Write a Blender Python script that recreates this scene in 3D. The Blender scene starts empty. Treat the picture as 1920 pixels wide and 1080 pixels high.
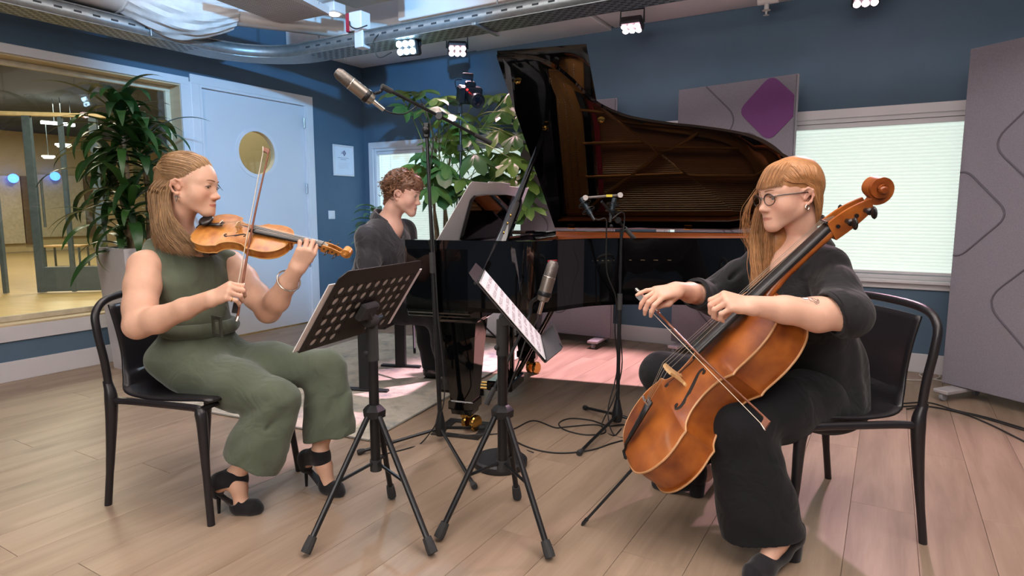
import bpy, bmesh, math, random
import numpy as np
from mathutils import Matrix, Vector

# ------------------------------------------------------------------ camera
F_PX = 1180.0; PITCH = math.radians(7.15); CAM_H = 1.15
sc = bpy.context.scene
col = sc.collection
cam_d = bpy.data.cameras.new('camera'); cam = bpy.data.objects.new('camera', cam_d)
cam_d.sensor_width = 36.0; cam_d.lens = 36.0 * F_PX / 1920.0; cam_d.clip_start = 0.05; cam_d.clip_end = 200
cam.location = (0, 0, CAM_H); cam.rotation_euler = (math.pi / 2 - PITCH, 0, 0)
col.objects.link(cam); sc.camera = cam
sc.view_settings.view_transform = 'Standard'; sc.view_settings.look = 'None'
sc.view_settings.gamma = 1.0; sc.view_settings.use_curve_mapping = False
sc.view_settings.exposure = 0.0
try:
    sc.cycles.sample_clamp_indirect = 4.0; sc.cycles.max_bounces = 8; sc.cycles.caustics_reflective = False
    sc.cycles.caustics_refractive = False
except Exception: pass
wd = bpy.data.worlds.new('world'); sc.world = wd; wd.use_nodes = True
wd.node_tree.nodes['Background'].inputs[0].default_value = (0.55, 0.62, 0.70, 1)
wd.node_tree.nodes['Background'].inputs[1].default_value = 0.35

def V(*a): return np.array(a, dtype=float)
# room axes: E along the back wall to the right, N along the left wall away from the camera
E2 = V(0.859, -0.512, 0); N2 = V(0.512, 0.859, 0); UP = V(0, 0, 1)
CORNER = V(-1.625, 7.05, 0)                     # where left and back wall meet
E_LEFT = float(E2 @ CORNER); N_BACK = float(N2 @ CORNER); E_RIGHT = 3.9; N_FRONT = -2.4
CEIL = 3.05
def R(e, n, z=0.0): return E2 * e + N2 * n + UP * z

LIGHTS = []
def lamp(name, kind, loc, power, color, size=0.3, target=None, spot=60, blend=.3, size_y=None):
    d = bpy.data.lights.new(name, kind); o = bpy.data.objects.new(name, d); col.objects.link(o)
    d.energy = power; d.color = color; o.location = Vector(loc)
    if kind == 'AREA':
        d.size = size
        if size_y: d.shape = 'RECTANGLE'; d.size_y = size_y
    else: d.shadow_soft_size = size
    if kind == 'SPOT': d.spot_size = math.radians(spot); d.spot_blend = blend
    if target is not None:
        o.rotation_euler = (Vector(target) - Vector(loc)).to_track_quat('-Z', 'Y').to_euler()
    LIGHTS.append(o)
    return o
# unseen ceiling panels assumed above and behind the camera, plus added fill lamps
lamp('ceiling_panel_light_a', 'AREA', R(-1.9, 0.3, 2.93), 4, (1.0, 0.90, 0.80), 1.2, R(-1.9, 0.31, 0), size_y=0.6)
lamp('ceiling_panel_light_b', 'AREA', R(0.9, 0.3, 2.93), 20, (1.0, 0.90, 0.80), 1.2, R(0.9, 0.31, 0), size_y=0.6)
lamp('front_fill_light', 'AREA', R(-0.5, -1.9, 2.25), 90, (1.0, 0.93, 0.86), 2.2, R(-0.5, 2.5, 0.8), size_y=1.2)  # added low soft fill behind the camera, brightens the faces
lamp('overhead_fill_light', 'AREA', R(-0.6, 2.0, 2.93), 26, (1.0, 0.93, 0.87), 2.2, R(-0.6, 2.01, 0), size_y=0.9)  # added unseen fill overhead, lifts the floor and its shadows
lamp('ceiling_panel_light_d', 'AREA', R(-3.4, 2.4, 2.93), 4, (0.86, 0.90, 1.0), 0.9, R(-3.4, 2.41, 0), size_y=0.6)
# added unseen fill lamps aimed up, so the ceiling bounces ambient light
lamp('upward_fill_a', 'AREA', R(-2.2, 1.4, 2.40), 108, (1.0, 0.93, 0.88), 1.6, R(-2.2, 1.41, 3.0), size_y=0.4)
lamp('upward_fill_b', 'AREA', R(0.8, 1.4, 2.40), 108, (1.0, 0.92, 0.88), 1.6, R(0.8, 1.41, 3.0), size_y=0.4)
# blue stage spot hung behind the camera, washing the corner
lamp('blue_stage_light', 'SPOT', R(-0.9, 1.1, 2.72), 820, (0.22, 0.58, 1.0), 0.06, R(-5.0, 4.5, 2.05), 46, .6)

# ------------------------------------------------------------------ pixel measuring
def ray(px, py):
    x = (px - 960) / F_PX; y = (540 - py) / F_PX
    c, s = math.cos(PITCH), math.sin(PITCH)
    return V(x, c + y * s, -s + y * c)
def at(px, py, Y):
    d = ray(px, py); return V(0, 0, CAM_H) + d * (Y / d[1])
def onz(px, py, z=0.0):
    d = ray(px, py); return V(0, 0, CAM_H) + d * ((z - CAM_H) / d[2])
def onplane(px, py, p0, n):
    d = ray(px, py); o = V(0, 0, CAM_H); return o + d * (((p0 - o) @ n) / (d @ n))
def onback(px, py, off=0.0): return onplane(px, py, N2 * (N_BACK - off), N2)
def onleft(px, py, off=0.0): return onplane(px, py, E2 * (E_LEFT + off), E2)
def norm(v): v = np.asarray(v, float); return v / (np.linalg.norm(v) + 1e-12)
def lerp(a, b, t): return np.asarray(a, float) * (1 - t) + np.asarray(b, float) * t

# ------------------------------------------------------------------ materials
def lin(h):
    h = h.lstrip('#'); c = [int(h[i:i + 2], 16) / 255 for i in (0, 2, 4)]
    return tuple(x / 12.92 if x <= .04045 else ((x + .055) / 1.055) ** 2.4 for x in c)
MATS = {}
def M(name, c, rough=.5, metal=0., var=.12, scale=14., bump=0., coat=0., emit=None, estr=0., stretch=None, wr=None,
      spec=.5, trans=0., attr=None, sheen=0., bscale=None, sss=0.):
    if name in MATS: return MATS[name]
    m = bpy.data.materials.new(name); m.use_nodes = True; nt = m.node_tree; n = nt.nodes; l = nt.links
    b = n['Principled BSDF']
    c = lin(c) if isinstance(c, str) else c
    b.inputs['Roughness'].default_value = rough; b.inputs['Metallic'].default_value = metal
    b.inputs['Specular IOR Level'].default_value = spec
    b.inputs['Coat Weight'].default_value = coat; b.inputs['Coat Roughness'].default_value = .04
    if sheen: b.inputs['Sheen Weight'].default_value = sheen
    if trans: b.inputs['Transmission Weight'].default_value = trans
    if sss:
        b.inputs['Subsurface Weight'].default_value = sss; b.inputs['Subsurface Radius'].default_value = (.010, .004, .002)
        b.inputs['Subsurface Scale'].default_value = 1.0
    tc = n.new('ShaderNodeTexCoord'); mp = n.new('ShaderNodeMapping'); l.new(tc.outputs['Object'], mp.inputs['Vector'])
    if stretch: mp.inputs['Scale'].default_value = stretch
    nz = n.new('ShaderNodeTexNoise'); nz.inputs['Scale'].default_value = scale; nz.inputs['Detail'].default_value = 4
    l.new(mp.outputs['Vector'], nz.inputs['Vector'])
    mx = n.new('ShaderNodeMix'); mx.data_type = 'RGBA'; mx.blend_type = 'MULTIPLY'; mx.inputs['Factor'].default_value = 1
    if attr:
        at_ = n.new('ShaderNodeAttribute'); at_.attribute_name = attr; l.new(at_.outputs['Color'], mx.inputs['A'])
    else: mx.inputs['A'].default_value = (*c, 1)
    mr = n.new('ShaderNodeMapRange'); mr.inputs['From Min'].default_value = .3; mr.inputs['From Max'].default_value = .7
    mr.inputs['To Min'].default_value = 1 - var; mr.inputs['To Max'].default_value = 1 + var
    l.new(nz.outputs['Fac'], mr.inputs['Value']); l.new(mr.outputs['Result'], mx.inputs['B'])
    l.new(mx.outputs['Result'], b.inputs['Base Color'])
    if bump:
        bp = n.new('ShaderNodeBump'); bp.inputs['Strength'].default_value = bump; bp.inputs['Distance'].default_value = .004
        if bscale:
            n2 = n.new('ShaderNodeTexNoise'); n2.inputs['Scale'].default_value = bscale; n2.inputs['Detail'].default_value = 3
            l.new(mp.outputs['Vector'], n2.inputs['Vector']); l.new(n2.outputs['Fac'], bp.inputs['Height'])
        else: l.new(nz.outputs['Fac'], bp.inputs['Height'])
        if wr:
            n3 = n.new('ShaderNodeTexNoise'); n3.inputs['Scale'].default_value = wr[0]; n3.inputs['Detail'].default_value = 2; n3.inputs['Distortion'].default_value = 1.6; l.new(tc.outputs['Object'], n3.inputs['Vector'])
            b3 = n.new('ShaderNodeBump'); b3.inputs['Strength'].default_value = wr[1]; b3.inputs['Distance'].default_value = .03; l.new(n3.outputs['Fac'], b3.inputs['Height']); l.new(b3.outputs['Normal'], bp.inputs['Normal'])
        l.new(bp.outputs['Normal'], b.inputs['Normal'])
    if emit is not None:
        e = lin(emit) if isinstance(emit, str) else emit
        b.inputs['Emission Color'].default_value = (*e, 1); b.inputs['Emission Strength'].default_value = estr
    MATS[name] = m
    return m

# ------------------------------------------------------------------ objects
def offs(o):
    p = V(0, 0, 0)
    while o is not None: p = p + V(*o.location); o = o.parent
    return p
def tag(o, label=None, cat=None, group=None, kind=None):
    if label: o['label'] = label
    if cat: o['category'] = cat
    if group: o['group'] = group
    if kind: o['kind'] = kind
    return o
def thing(name, label, cat, loc, group=None):
    o = bpy.data.objects.new(name, None); o.empty_display_size = .05; o.location = Vector([float(x) for x in loc]); col.objects.link(o)
    return tag(o, label, cat, group)
def link_mesh(name, me, mat, parent=None, smooth=True):
    o = bpy.data.objects.new(name, me)
    if mat is not None: me.materials.append(mat)
    if smooth is True: me.shade_smooth()
    elif smooth:                                   # angle in degrees
        me.shade_smooth()
        try: me.set_sharp_from_angle(angle=math.radians(smooth))
        except Exception: pass
    col.objects.link(o)
    if parent is not None: o.parent = parent
    return o
def frame(z, x=None):
    z = norm(z)
    if x is None: x = V(1, 0, 0) if abs(z[0]) < .9 else V(0, 1, 0)
    x = norm(np.asarray(x, float) - z * (np.asarray(x, float) @ z)); y = np.cross(z, x)
    return x, y, z

class MB:
    """collects geometry in world space; build() makes ONE mesh object"""
    def __init__(s): s.v = []; s.f = []; s.n = 0
    def add(s, vs, fs):
        vs = np.asarray(vs, float).reshape(-1, 3); s.v.append(vs); k = s.n
        s.f.extend([tuple(int(i) + k for i in f) for f in fs]); s.n += len(vs); return s
    def box(s, c, size, ax=None, bev=0.0):
        ax = ax if ax is not None else (V(1, 0, 0), V(0, 1, 0), V(0, 0, 1))
        h = np.asarray(size, float) / 2; b = min(bev, h.min() * .9)
        if b <= 0:
            vs = [c + ax[0] * h[0] * i + ax[1] * h[1] * j + ax[2] * h[2] * k for i in (-1, 1) for j in (-1, 1) for k in (-1, 1)]
            return s.add(vs, [(0, 1, 3, 2), (4, 6, 7, 5), (0, 4, 5, 1), (2, 3, 7, 6), (0, 2, 6, 4), (1, 5, 7, 3)])
        pts = []
        for i in (-1, 1):
            for j in (-1, 1):
                for k in (-1, 1):
                    for a in range(3):
                        q = [i * (h[0] - b), j * (h[1] - b), k * (h[2] - b)]; q[a] = (i, j, k)[a] * h[a]
                        pts.append(c + ax[0] * q[0] + ax[1] * q[1] + ax[2] * q[2])
        def ix(i, j, k, a): return ((i > 0) * 4 + (j > 0) * 2 + (k > 0)) * 3 + a
        fs = []
        S = (-1, 1)
        for g in S:
            fs.append([ix(g, -1, -1, 0), ix(g, 1, -1, 0), ix(g, 1, 1, 0), ix(g, -1, 1, 0)])
            fs.append([ix(-1, g, -1, 1), ix(-1, g, 1, 1), ix(1, g, 1, 1), ix(1, g, -1, 1)])
            fs.append([ix(-1, -1, g, 2), ix(1, -1, g, 2), ix(1, 1, g, 2), ix(-1, 1, g, 2)])
        for p in S:
            for q in S:
                fs.append([ix(p, q, -1, 0), ix(p, q, 1, 0), ix(p, q, 1, 1), ix(p, q, -1, 1)])
                fs.append([ix(p, -1, q, 0), ix(p, 1, q, 0), ix(p, 1, q, 2), ix(p, -1, q, 2)])
                fs.append([ix(-1, p, q, 1), ix(1, p, q, 1), ix(1, p, q, 2), ix(-1, p, q, 2)])
                for r_ in S: fs.append([ix(p, q, r_, 0), ix(p, q, r_, 1), ix(p, q, r_, 2)])
        return s.add(pts, fs)
    def tube(s, pts, r, n=8, caps=True, flat=None, up=None):
        pts = [np.asarray(p, float) for p in pts]; m = len(pts)
        rs = [r] * m if np.isscalar(r) else list(r)
        vs = []; x = up
        for i, p in enumerate(pts):
            t = pts[min(i + 1, m - 1)] - pts[max(i - 1, 0)]
            x, y, z = frame(t, x if x is not None else None)
            for k in range(n):
                a = 2 * math.pi * k / n
                vs.append(p + (x * math.cos(a) + y * math.sin(a) * (flat or 1.0)) * rs[i])
        fs = [(i * n + k, i * n + (k + 1) % n, (i + 1) * n + (k + 1) % n, (i + 1) * n + k) for i in range(m - 1) for k in range(n)]
        if caps: fs += [tuple(range(n - 1, -1, -1)), tuple((m - 1) * n + k for k in range(n))]
        return s.add(vs, fs)
    def rod(s, a, b, r, r2=None, n=10): return s.tube([a, b], [r, r if r2 is None else r2], n)
    def lathe(s, prof, o, axis, n=20, x=None):
        X, Y, Z = frame(axis, x); vs = []; m = len(prof)
        for (r, h) in prof:
            for k in range(n):
                a = 2 * math.pi * k / n; vs.append(np.asarray(o) + Z * h + (X * math.cos(a) + Y * math.sin(a)) * max(r, 1e-5))
        fs = [(i * n + k, i * n + (k + 1) % n, (i + 1) * n + (k + 1) % n, (i + 1) * n + k) for i in range(m - 1) for k in range(n)]
        fs += [tuple(range(n - 1, -1, -1)), tuple((m - 1) * n + k for k in range(n))]
        return s.add(vs, fs)
    def ball(s, c, r, n=12, ax=None, m=None):
        r = np.ones(3) * r if np.isscalar(r) else np.asarray(r, float); m = m or max(6, n // 2 + 1)
        ax = ax if ax is not None else (V(1, 0, 0), V(0, 1, 0), V(0, 0, 1)); vs = []
        for i in range(m + 1):
            t = math.pi * i / m
            for k in range(n):
                a = 2 * math.pi * k / n
                vs.append(np.asarray(c) + ax[0] * r[0] * max(math.sin(t), 1e-4) * math.cos(a) + ax[1] * r[1] * max(math.sin(t), 1e-4) * math.sin(a) + ax[2] * r[2] * math.cos(t))
        fs = [(i * n + k, (i + 1) * n + k, (i + 1) * n + (k + 1) % n, i * n + (k + 1) % n) for i in range(m) for k in range(n)]
        return s.add(vs, fs)
    def prism(s, poly, th, n_dir=None):
        """poly: list of 3d points (planar), extruded by vector th"""
        k = len(poly); a = [np.asarray(p, float) for p in poly]; b = [p + th for p in a]
        fs = [tuple(range(k - 1, -1, -1)), tuple(range(k, 2 * k))] + [(i, (i + 1) % k, k + (i + 1) % k, k + i) for i in range(k)]
        return s.add(a + b, fs)
    def ring(s, outer, inner, th):
        k = len(outer); o = [np.asarray(p, float) for p in outer]; i_ = [np.asarray(p, float) for p in inner]
        vs = o + i_ + [p + th for p in o] + [p + th for p in i_]; fs = []
        for a in range(k):
            b = (a + 1) % k
            fs += [(a, k + a, k + b, b), (2 * k + a, 2 * k + b, 3 * k + b, 3 * k + a), (a, b, 2 * k + b, 2 * k + a), (k + a, 3 * k + a, 3 * k + b, k + b)]
        return s.add(vs, fs)
    def quad(s, a, b, c, d): return s.add([a, b, c, d], [(0, 1, 2, 3)])
    def grid(s, G):
        G = np.asarray(G, float); a, b = G.shape[:2]
        return s.add(G.reshape(-1, 3), [(i * b + j, i * b + j + 1, (i + 1) * b + j + 1, (i + 1) * b + j) for i in range(a - 1) for j in range(b - 1)])
    def build(s, name, mat, parent=None, smooth=35, fix=True):
        vs = np.concatenate(s.v)
        if parent is not None: vs = vs - offs(parent)
        me = bpy.data.meshes.new(name); me.from_pydata(vs.tolist(), [], s.f)
        if fix:
            bm = bmesh.new(); bm.from_mesh(me); bmesh.ops.recalc_face_normals(bm, faces=bm.faces[:]); bm.to_mesh(me); bm.free()
        me.update()
        return link_mesh(name, me, mat, parent, smooth)
def spline(pts, n=8, closed=False):
    """Catmull-Rom through points"""
    P = [np.asarray(p, float) for p in pts]; m = len(P); out = []
    for i in range(m if closed else m - 1):
        if closed: a, b, c, d = P[(i - 1) % m], P[i], P[(i + 1) % m], P[(i + 2) % m]
        else:
            b, c = P[i], P[i + 1]; a = P[i - 1] if i > 0 else 2 * b - c; d = P[i + 2] if i + 2 < m else 2 * c - b
        for k in range(n):
            t = k / n
            out.append(.5 * ((2 * b) + (c - a) * t + (2 * a - 5 * b + 4 * c - d) * t * t + (3 * b - a - 3 * c + d) * t ** 3))
    if not closed: out.append(P[-1])
    return out
def struct(name, mb, mat, parent=None, label=None, smooth=35):
    o = mb.build(name, mat, parent, smooth)
    if parent is None: o['kind'] = 'structure'
    if label: o['label'] = label
    return o
rnd = random.Random(7)
m_silver = M('silver', '#d8d4cc', .22, 1.0, var=.03); m_gold = M('brass_gold', '#c9a24a', .25, 1.0, var=.06)
m_ebony = M('ebony', '#1a1718', .32, var=.15, scale=40, spec=.5)
m_steelb = M('black_steel', '#232427', .38, .45, var=.08, scale=30); m_rubber = M('grey_rubber', '#2c2d2f', .8, var=.1)
# ================================================================== SETTING
m_wall = M('petrol_blue_paint', '#4d6479', .75, var=.05, scale=3, bump=.05, bscale=300)
m_white = M('white_trim_paint', '#dcdadf', .45, var=.03, scale=5)
m_ceil = M('ceiling_paint', '#d8d2d0', .9, var=.05, scale=4)
m_soff = M('soffit_board', '#eae4e4', .9, var=.04, scale=3)
AX = (E2, N2, UP)

def plank_mat(name, base, dark):
    m = bpy.data.materials.new(name); m.use_nodes = True; nt = m.node_tree; n = nt.nodes; l = nt.links; b = n['Principled BSDF']
    geo = n.new('ShaderNodeNewGeometry'); mp = n.new('ShaderNodeMapping'); mp.vector_type = 'POINT'
    mp.inputs['Rotation'].default_value = (0, 0, math.atan2(0.512, 0.859)); l.new(geo.outputs['Position'], mp.inputs['Vector'])
    oi = n.new('ShaderNodeObjectInfo'); add = n.new('ShaderNodeVectorMath'); add.operation = 'ADD'
    sc_ = n.new('ShaderNodeVectorMath'); sc_.operation = 'SCALE'; sc_.inputs['Scale'].default_value = 37.0
    cmb = n.new('ShaderNodeCombineXYZ'); l.new(oi.outputs['Random'], cmb.inputs[0]); l.new(oi.outputs['Random'], cmb.inputs[1])
    l.new(cmb.outputs[0], sc_.inputs[0]); l.new(mp.outputs[0], add.inputs[0]); l.new(sc_.outputs[0], add.inputs[1])
    m2 = n.new('ShaderNodeMapping'); m2.inputs['Scale'].default_value = (7, .75, 1); l.new(add.outputs[0], m2.inputs['Vector'])
    nz = n.new('ShaderNodeTexNoise'); nz.inputs['Scale'].default_value = 1.6; nz.inputs['Detail'].default_value = 7; nz.inputs['Distortion'].default_value = .6
    l.new(m2.outputs[0], nz.inputs['Vector'])
    m3 = n.new('ShaderNodeMapping'); m3.inputs['Scale'].default_value = (60, 3.0, 1); l.new(add.outputs[0], m3.inputs['Vector'])
    nf = n.new('ShaderNodeTexNoise'); nf.inputs['Scale'].default_value = 2.0; nf.inputs['Detail'].default_value = 3; l.new(m3.outputs[0], nf.inputs['Vector'])
    cr = n.new('ShaderNodeValToRGB'); e = cr.color_ramp.elements
    e[0].position = .28; e[0].color = (*lin(dark), 1); e[1].position = .62; e[1].color = (*lin(base), 1)
    l.new(nz.outputs['Fac'], cr.inputs['Fac'])
    # knots
    vo = n.new('ShaderNodeTexVoronoi'); vo.inputs['Scale'].default_value = .55; m4 = n.new('ShaderNodeMapping'); m4.inputs['Scale'].default_value = (5.5, 2.4, 1)
    l.new(add.outputs[0], m4.inputs['Vector']); l.new(m4.outputs[0], vo.inputs['Vector'])
    kr = n.new('ShaderNodeMapRange'); kr.inputs['From Min'].default_value = .02; kr.inputs['From Max'].default_value = .14
    kr.inputs['To Min'].default_value = .62; kr.inputs['To Max'].default_value = 1; l.new(vo.outputs['Distance'], kr.inputs['Value'])
    mx = n.new('ShaderNodeMix'); mx.data_type = 'RGBA'; mx.blend_type = 'MULTIPLY'; mx.inputs['Factor'].default_value = 1
    l.new(cr.outputs['Color'], mx.inputs['A']); l.new(kr.outputs['Result'], mx.inputs['B'])
    fr = n.new('ShaderNodeMapRange'); fr.inputs['To Min'].default_value = .88; fr.inputs['To Max'].default_value = 1.1; l.new(nf.outputs['Fac'], fr.inputs['Value'])
    rr = n.new('ShaderNodeMapRange'); rr.inputs['To Min'].default_value = .94; rr.inputs['To Max'].default_value = 1.06; l.new(oi.outputs['Random'], rr.inputs['Value'])
    mu = n.new('ShaderNodeMath'); mu.operation = 'MULTIPLY'; l.new(fr.outputs[0], mu.inputs[0]); l.new(rr.outputs[0], mu.inputs[1])
    my = n.new('ShaderNodeMix'); my.data_type = 'RGBA'; my.blend_type = 'MULTIPLY'; my.inputs['Factor'].default_value = 1
    l.new(mx.outputs['Result'], my.inputs['A']); l.new(mu.outputs[0], my.inputs['B']); l.new(my.outputs['Result'], b.inputs['Base Color'])
    b.inputs['Roughness'].default_value = .42; b.inputs['Specular IOR Level'].default_value = .35
    bp = n.new('ShaderNodeBump'); bp.inputs['Strength'].default_value = .12; bp.inputs['Distance'].default_value = .002
    l.new(nf.outputs['Fac'], bp.inputs['Height']); l.new(bp.outputs[0], b.inputs['Normal'])
    return m
m_floor = plank_mat('oak_laminate', '#a08b78', '#857160')
m_gap = M('plank_joint', '#7d6a5b', .8)
# floor slab with planks laid along the left wall direction
fl = struct('floor', MB().box(R((E_LEFT + E_RIGHT) / 2, (N_BACK + N_FRONT) / 2, -.056), (E_RIGHT - E_LEFT, N_BACK - N_FRONT, .1), AX), m_gap, label='light oak plank floor')
PW, PL = .215, 1.38
pm = MB().box(V(0, 0, 0), (PW - .0013, PL - .0013, .008), bev=.0007)
vs = np.concatenate(pm.v); pme = bpy.data.meshes.new('plank'); pme.from_pydata(vs.tolist(), [], pm.f); pme.materials.append(m_floor); pme.update()
rz = math.atan2(-0.512, 0.859); cnt = 0
e = E_LEFT + PW / 2; ci = 0
while e < E_RIGHT:
    n0 = N_BACK - (ci * 0.47 % 1) * PL
    rows = []
    # first (cut) plank against the back wall
    n = N_BACK
    first = (ci * 0.47 % 1) * PL
    segs = []
    if first > .05: segs.append((n - first, n)); n -= first
    while n > 0.1: segs.append((n - PL, n)); n -= PL
    for (a, b) in segs:
        p = R(e, (a + b) / 2, -.004)
        o = bpy.data.objects.new('plank', pme); o.location = Vector(p); o.rotation_euler = (0, 0, rz); o.scale = (1, (b - a) / PL, 1); o.parent = fl
        # keep only planks the view can reach
        zc = p[1]
        if zc < .6 and abs(p[0]) > 3.2: bpy.data.objects.remove(o); continue
        if p[1] > .2 and abs(p[0]) / max(p[1], .3) > 1.55: bpy.data.objects.remove(o); continue
        col.objects.link(o); cnt += 1
    e += PW; ci += 1
# rest of the floor near and behind the camera stays one piece of the same boards
PLANKS = cnt

def wall_box(mb, axis, pos, th, a0, a1, z0, z1):
    if a1 - a0 < 1e-4 or z1 - z0 < 1e-4: return
    if axis == 'n': c = R(pos, (a0 + a1) / 2, (z0 + z1) / 2); s = (th, a1 - a0, z1 - z0)
    else: c = R((a0 + a1) / 2, pos, (z0 + z1) / 2); s = (a1 - a0, th, z1 - z0)
    mb.box(c, s, AX)
def wall(name, axis, pos, th, a0, a1, holes, label):
    mb = MB(); x = a0
    for (h0, h1, z0, z1) in sorted(holes):
        wall_box(mb, axis, pos, th, x, h0, 0, CEIL); wall_box(mb, axis, pos, th, h0, h1, 0, z0); wall_box(mb, axis, pos, th, h0, h1, z1, CEIL); x = h1
    wall_box(mb, axis, pos, th, x, a1, 0, CEIL)
    return struct(name, mb, m_wall, label=label)
T = .16
WL = (-.6, 3.15, .37, 2.155)            # interior window in the left wall (n, z)
DR = (3.30, 4.43, 0.0, 2.175)           # door
W1 = (-4.86, -2.55, .66, 1.80); W2 = (-1.62, 0.95, .655, 1.80)
wall('wall_left', 'n', E_LEFT - T / 2, T, N_FRONT, N_BACK + T, [WL, DR], 'petrol blue left wall with interior window and door')
wall('wall_back', 'e', N_BACK + T / 2, T, E_LEFT, E_RIGHT + T, [W1, W2], 'petrol blue back wall with shaded windows')
wall('wall_right', 'n', E_RIGHT + T / 2, T, N_FRONT, N_BACK + T, [], 'petrol blue right wall')
wall('wall_front', 'e', N_FRONT - T / 2, T, E_LEFT, E_RIGHT + T, [], 'petrol blue wall behind the viewer')
# baseboards
def bb(name, a, b, inward, gaps=()):
    mb = MB(); d = b - a; L = np.linalg.norm(d); d = d / L; x = 0
    for (g0, g1) in list(gaps) + [(L, L)]:
        if g0 - x > .02: mb.box(a + d * (x + g0) / 2 + inward * .008 + UP * .068, (g0 - x, .016, .136), (d, inward, UP), .003)
        x = g1
    struct(name, mb, m_white)
bb('baseboard_left', R(E_LEFT, N_FRONT), R(E_LEFT, N_BACK), E2, [(DR[0] - .14 - N_FRONT, DR[1] + .10 - N_FRONT)])
bb('baseboard_back', R(E_LEFT, N_BACK), R(E_RIGHT, N_BACK), -N2)
# ceiling
struct('ceiling', MB().box(R((E_LEFT + E_RIGHT) / 2, (N_BACK + N_FRONT) / 2, CEIL + .05), (E_RIGHT - E_LEFT + .3, N_BACK - N_FRONT + .3, .1), AX), m_ceil, label='grey painted open ceiling')
mb = MB()
mb.box(R(-4.26, 4.72, 2.86), (1.48, 1.0, .40), AX, .004); mb.box(R(.9, 4.72, 2.86), (6.0, 1.0, .38), AX, .004)
struct('trim_1', mb, m_soff, label='plastered soffit along the back wall')
struct('trim_2', MB().box(R(-2.82, 4.66, 2.83), (1.38, 1.14, .35), AX, .006), m_soff, label='lower soffit board above the piano')

# ---- interior window (window_1) : deep birch reveal, white casing, glass pane
m_birch = M('birch_reveal', '#cdb896', .5, var=.08, scale=3, stretch=(1, 1, 6))
m_glass = bpy.data.materials.new('window_glass'); m_glass.use_nodes = True
_n = m_glass.node_tree.nodes; _l = m_glass.node_tree.links; _n.remove(_n['Principled BSDF'])
_tr = _n.new('ShaderNodeBsdfTransparent'); _tr.inputs[0].default_value = (.95, .98, .98, 1); _gl = _n.new('ShaderNodeBsdfGlossy'); _gl.inputs['Roughness'].default_value = .02
_lw = _n.new('ShaderNodeLayerWeight'); _lw.inputs[0].default_value = .5; _pw = _n.new('ShaderNodeMath'); _pw.operation = 'POWER'; _pw.inputs[1].default_value = 4.0; _l.new(_lw.outputs['Facing'], _pw.inputs[0])
_fr = _n.new('ShaderNodeMapRange'); _fr.inputs['To Min'].default_value = .045; _fr.inputs['To Max'].default_value = .9; _l.new(_pw.outputs[0], _fr.inputs['Value'])
_mx = _n.new('ShaderNodeMixShader')
_l.new(_fr.outputs[0], _mx.inputs[0]); _l.new(_tr.outputs[0], _mx.inputs[1]); _l.new(_gl.outputs[0], _mx.inputs[2]); _l.new(_mx.outputs[0], _n['Material Output'].inputs[0])
def casing(mb, axis, pos, h0, h1, z0, z1, w, th, inward, skip=()):
    for k, (a0, a1, b0, b1) in enumerate([(h0 - w, h1 + w, z1, z1 + w), (h0 - w, h1 + w, z0 - w, z0), (h0 - w, h0, z0, z1), (h1, h1 + w, z0, z1)]):
        if k in skip: continue
        if axis == 'n': mb.box(R(pos, (a0 + a1) / 2, (b0 + b1) / 2) + inward * th / 2, (th, a1 - a0, b1 - b0), AX, .003)
        else: mb.box(R((a0 + a1) / 2, pos, (b0 + b1) / 2) + inward * th / 2, (a1 - a0, th, b1 - b0), AX, .003)
mb = MB(); casing(mb, 'n', E_LEFT, *WL, .062, .018, E2, skip=(1, 3))
mb.box(R(E_LEFT + .009, (WL[0] + WL[1]) / 2, WL[2] - .05), (.018, WL[1] - WL[0] + .1, .10), AX, .003)
w1 = struct('window_1', mb, m_white, label='wide interior window looking into a lit corridor')
mb = MB()
D = .17
mb.box(R(E_LEFT - D / 2, (WL[0] + WL[1]) / 2, WL[3] - .006), (D, WL[1] - WL[0], .012), AX); mb.box(R(E_LEFT - D / 2, (WL[0] + WL[1]) / 2, WL[2] + .006), (D, WL[1] - WL[0], .012), AX)
for a in (WL[0] + .006, WL[1] - .006): mb.box(R(E_LEFT - D / 2, a, (WL[2] + WL[3]) / 2), (D, .012, WL[3] - WL[2] - .024), AX)
mb.build('reveal', m_birch, w1)
mb = MB()
for (a0, a1, b0, b1) in [(WL[0], WL[1], WL[3] - .05, WL[3] - .012), (WL[0], WL[1], WL[2] + .012, WL[2] + .05), (WL[0] + .012, WL[0] + .05, WL[2] + .05, WL[3] - .05), (WL[1] - .05, WL[1] - .012, WL[2] + .05, WL[3] - .05)]:
    mb.box(R(E_LEFT - D + .02, (a0 + a1) / 2, (b0 + b1) / 2), (.03, a1 - a0, b1 - b0), AX, .003)
mb.build('window_frame', M('cream_sash_paint', '#d8cdb4', .5), w1)
MB().box(R(E_LEFT - D + .02, (WL[0] + WL[1]) / 2, (WL[2] + WL[3]) / 2), (.008, WL[1] - WL[0] - .09, WL[3] - WL[2] - .09), AX).build('pane', m_glass, w1)

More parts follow.
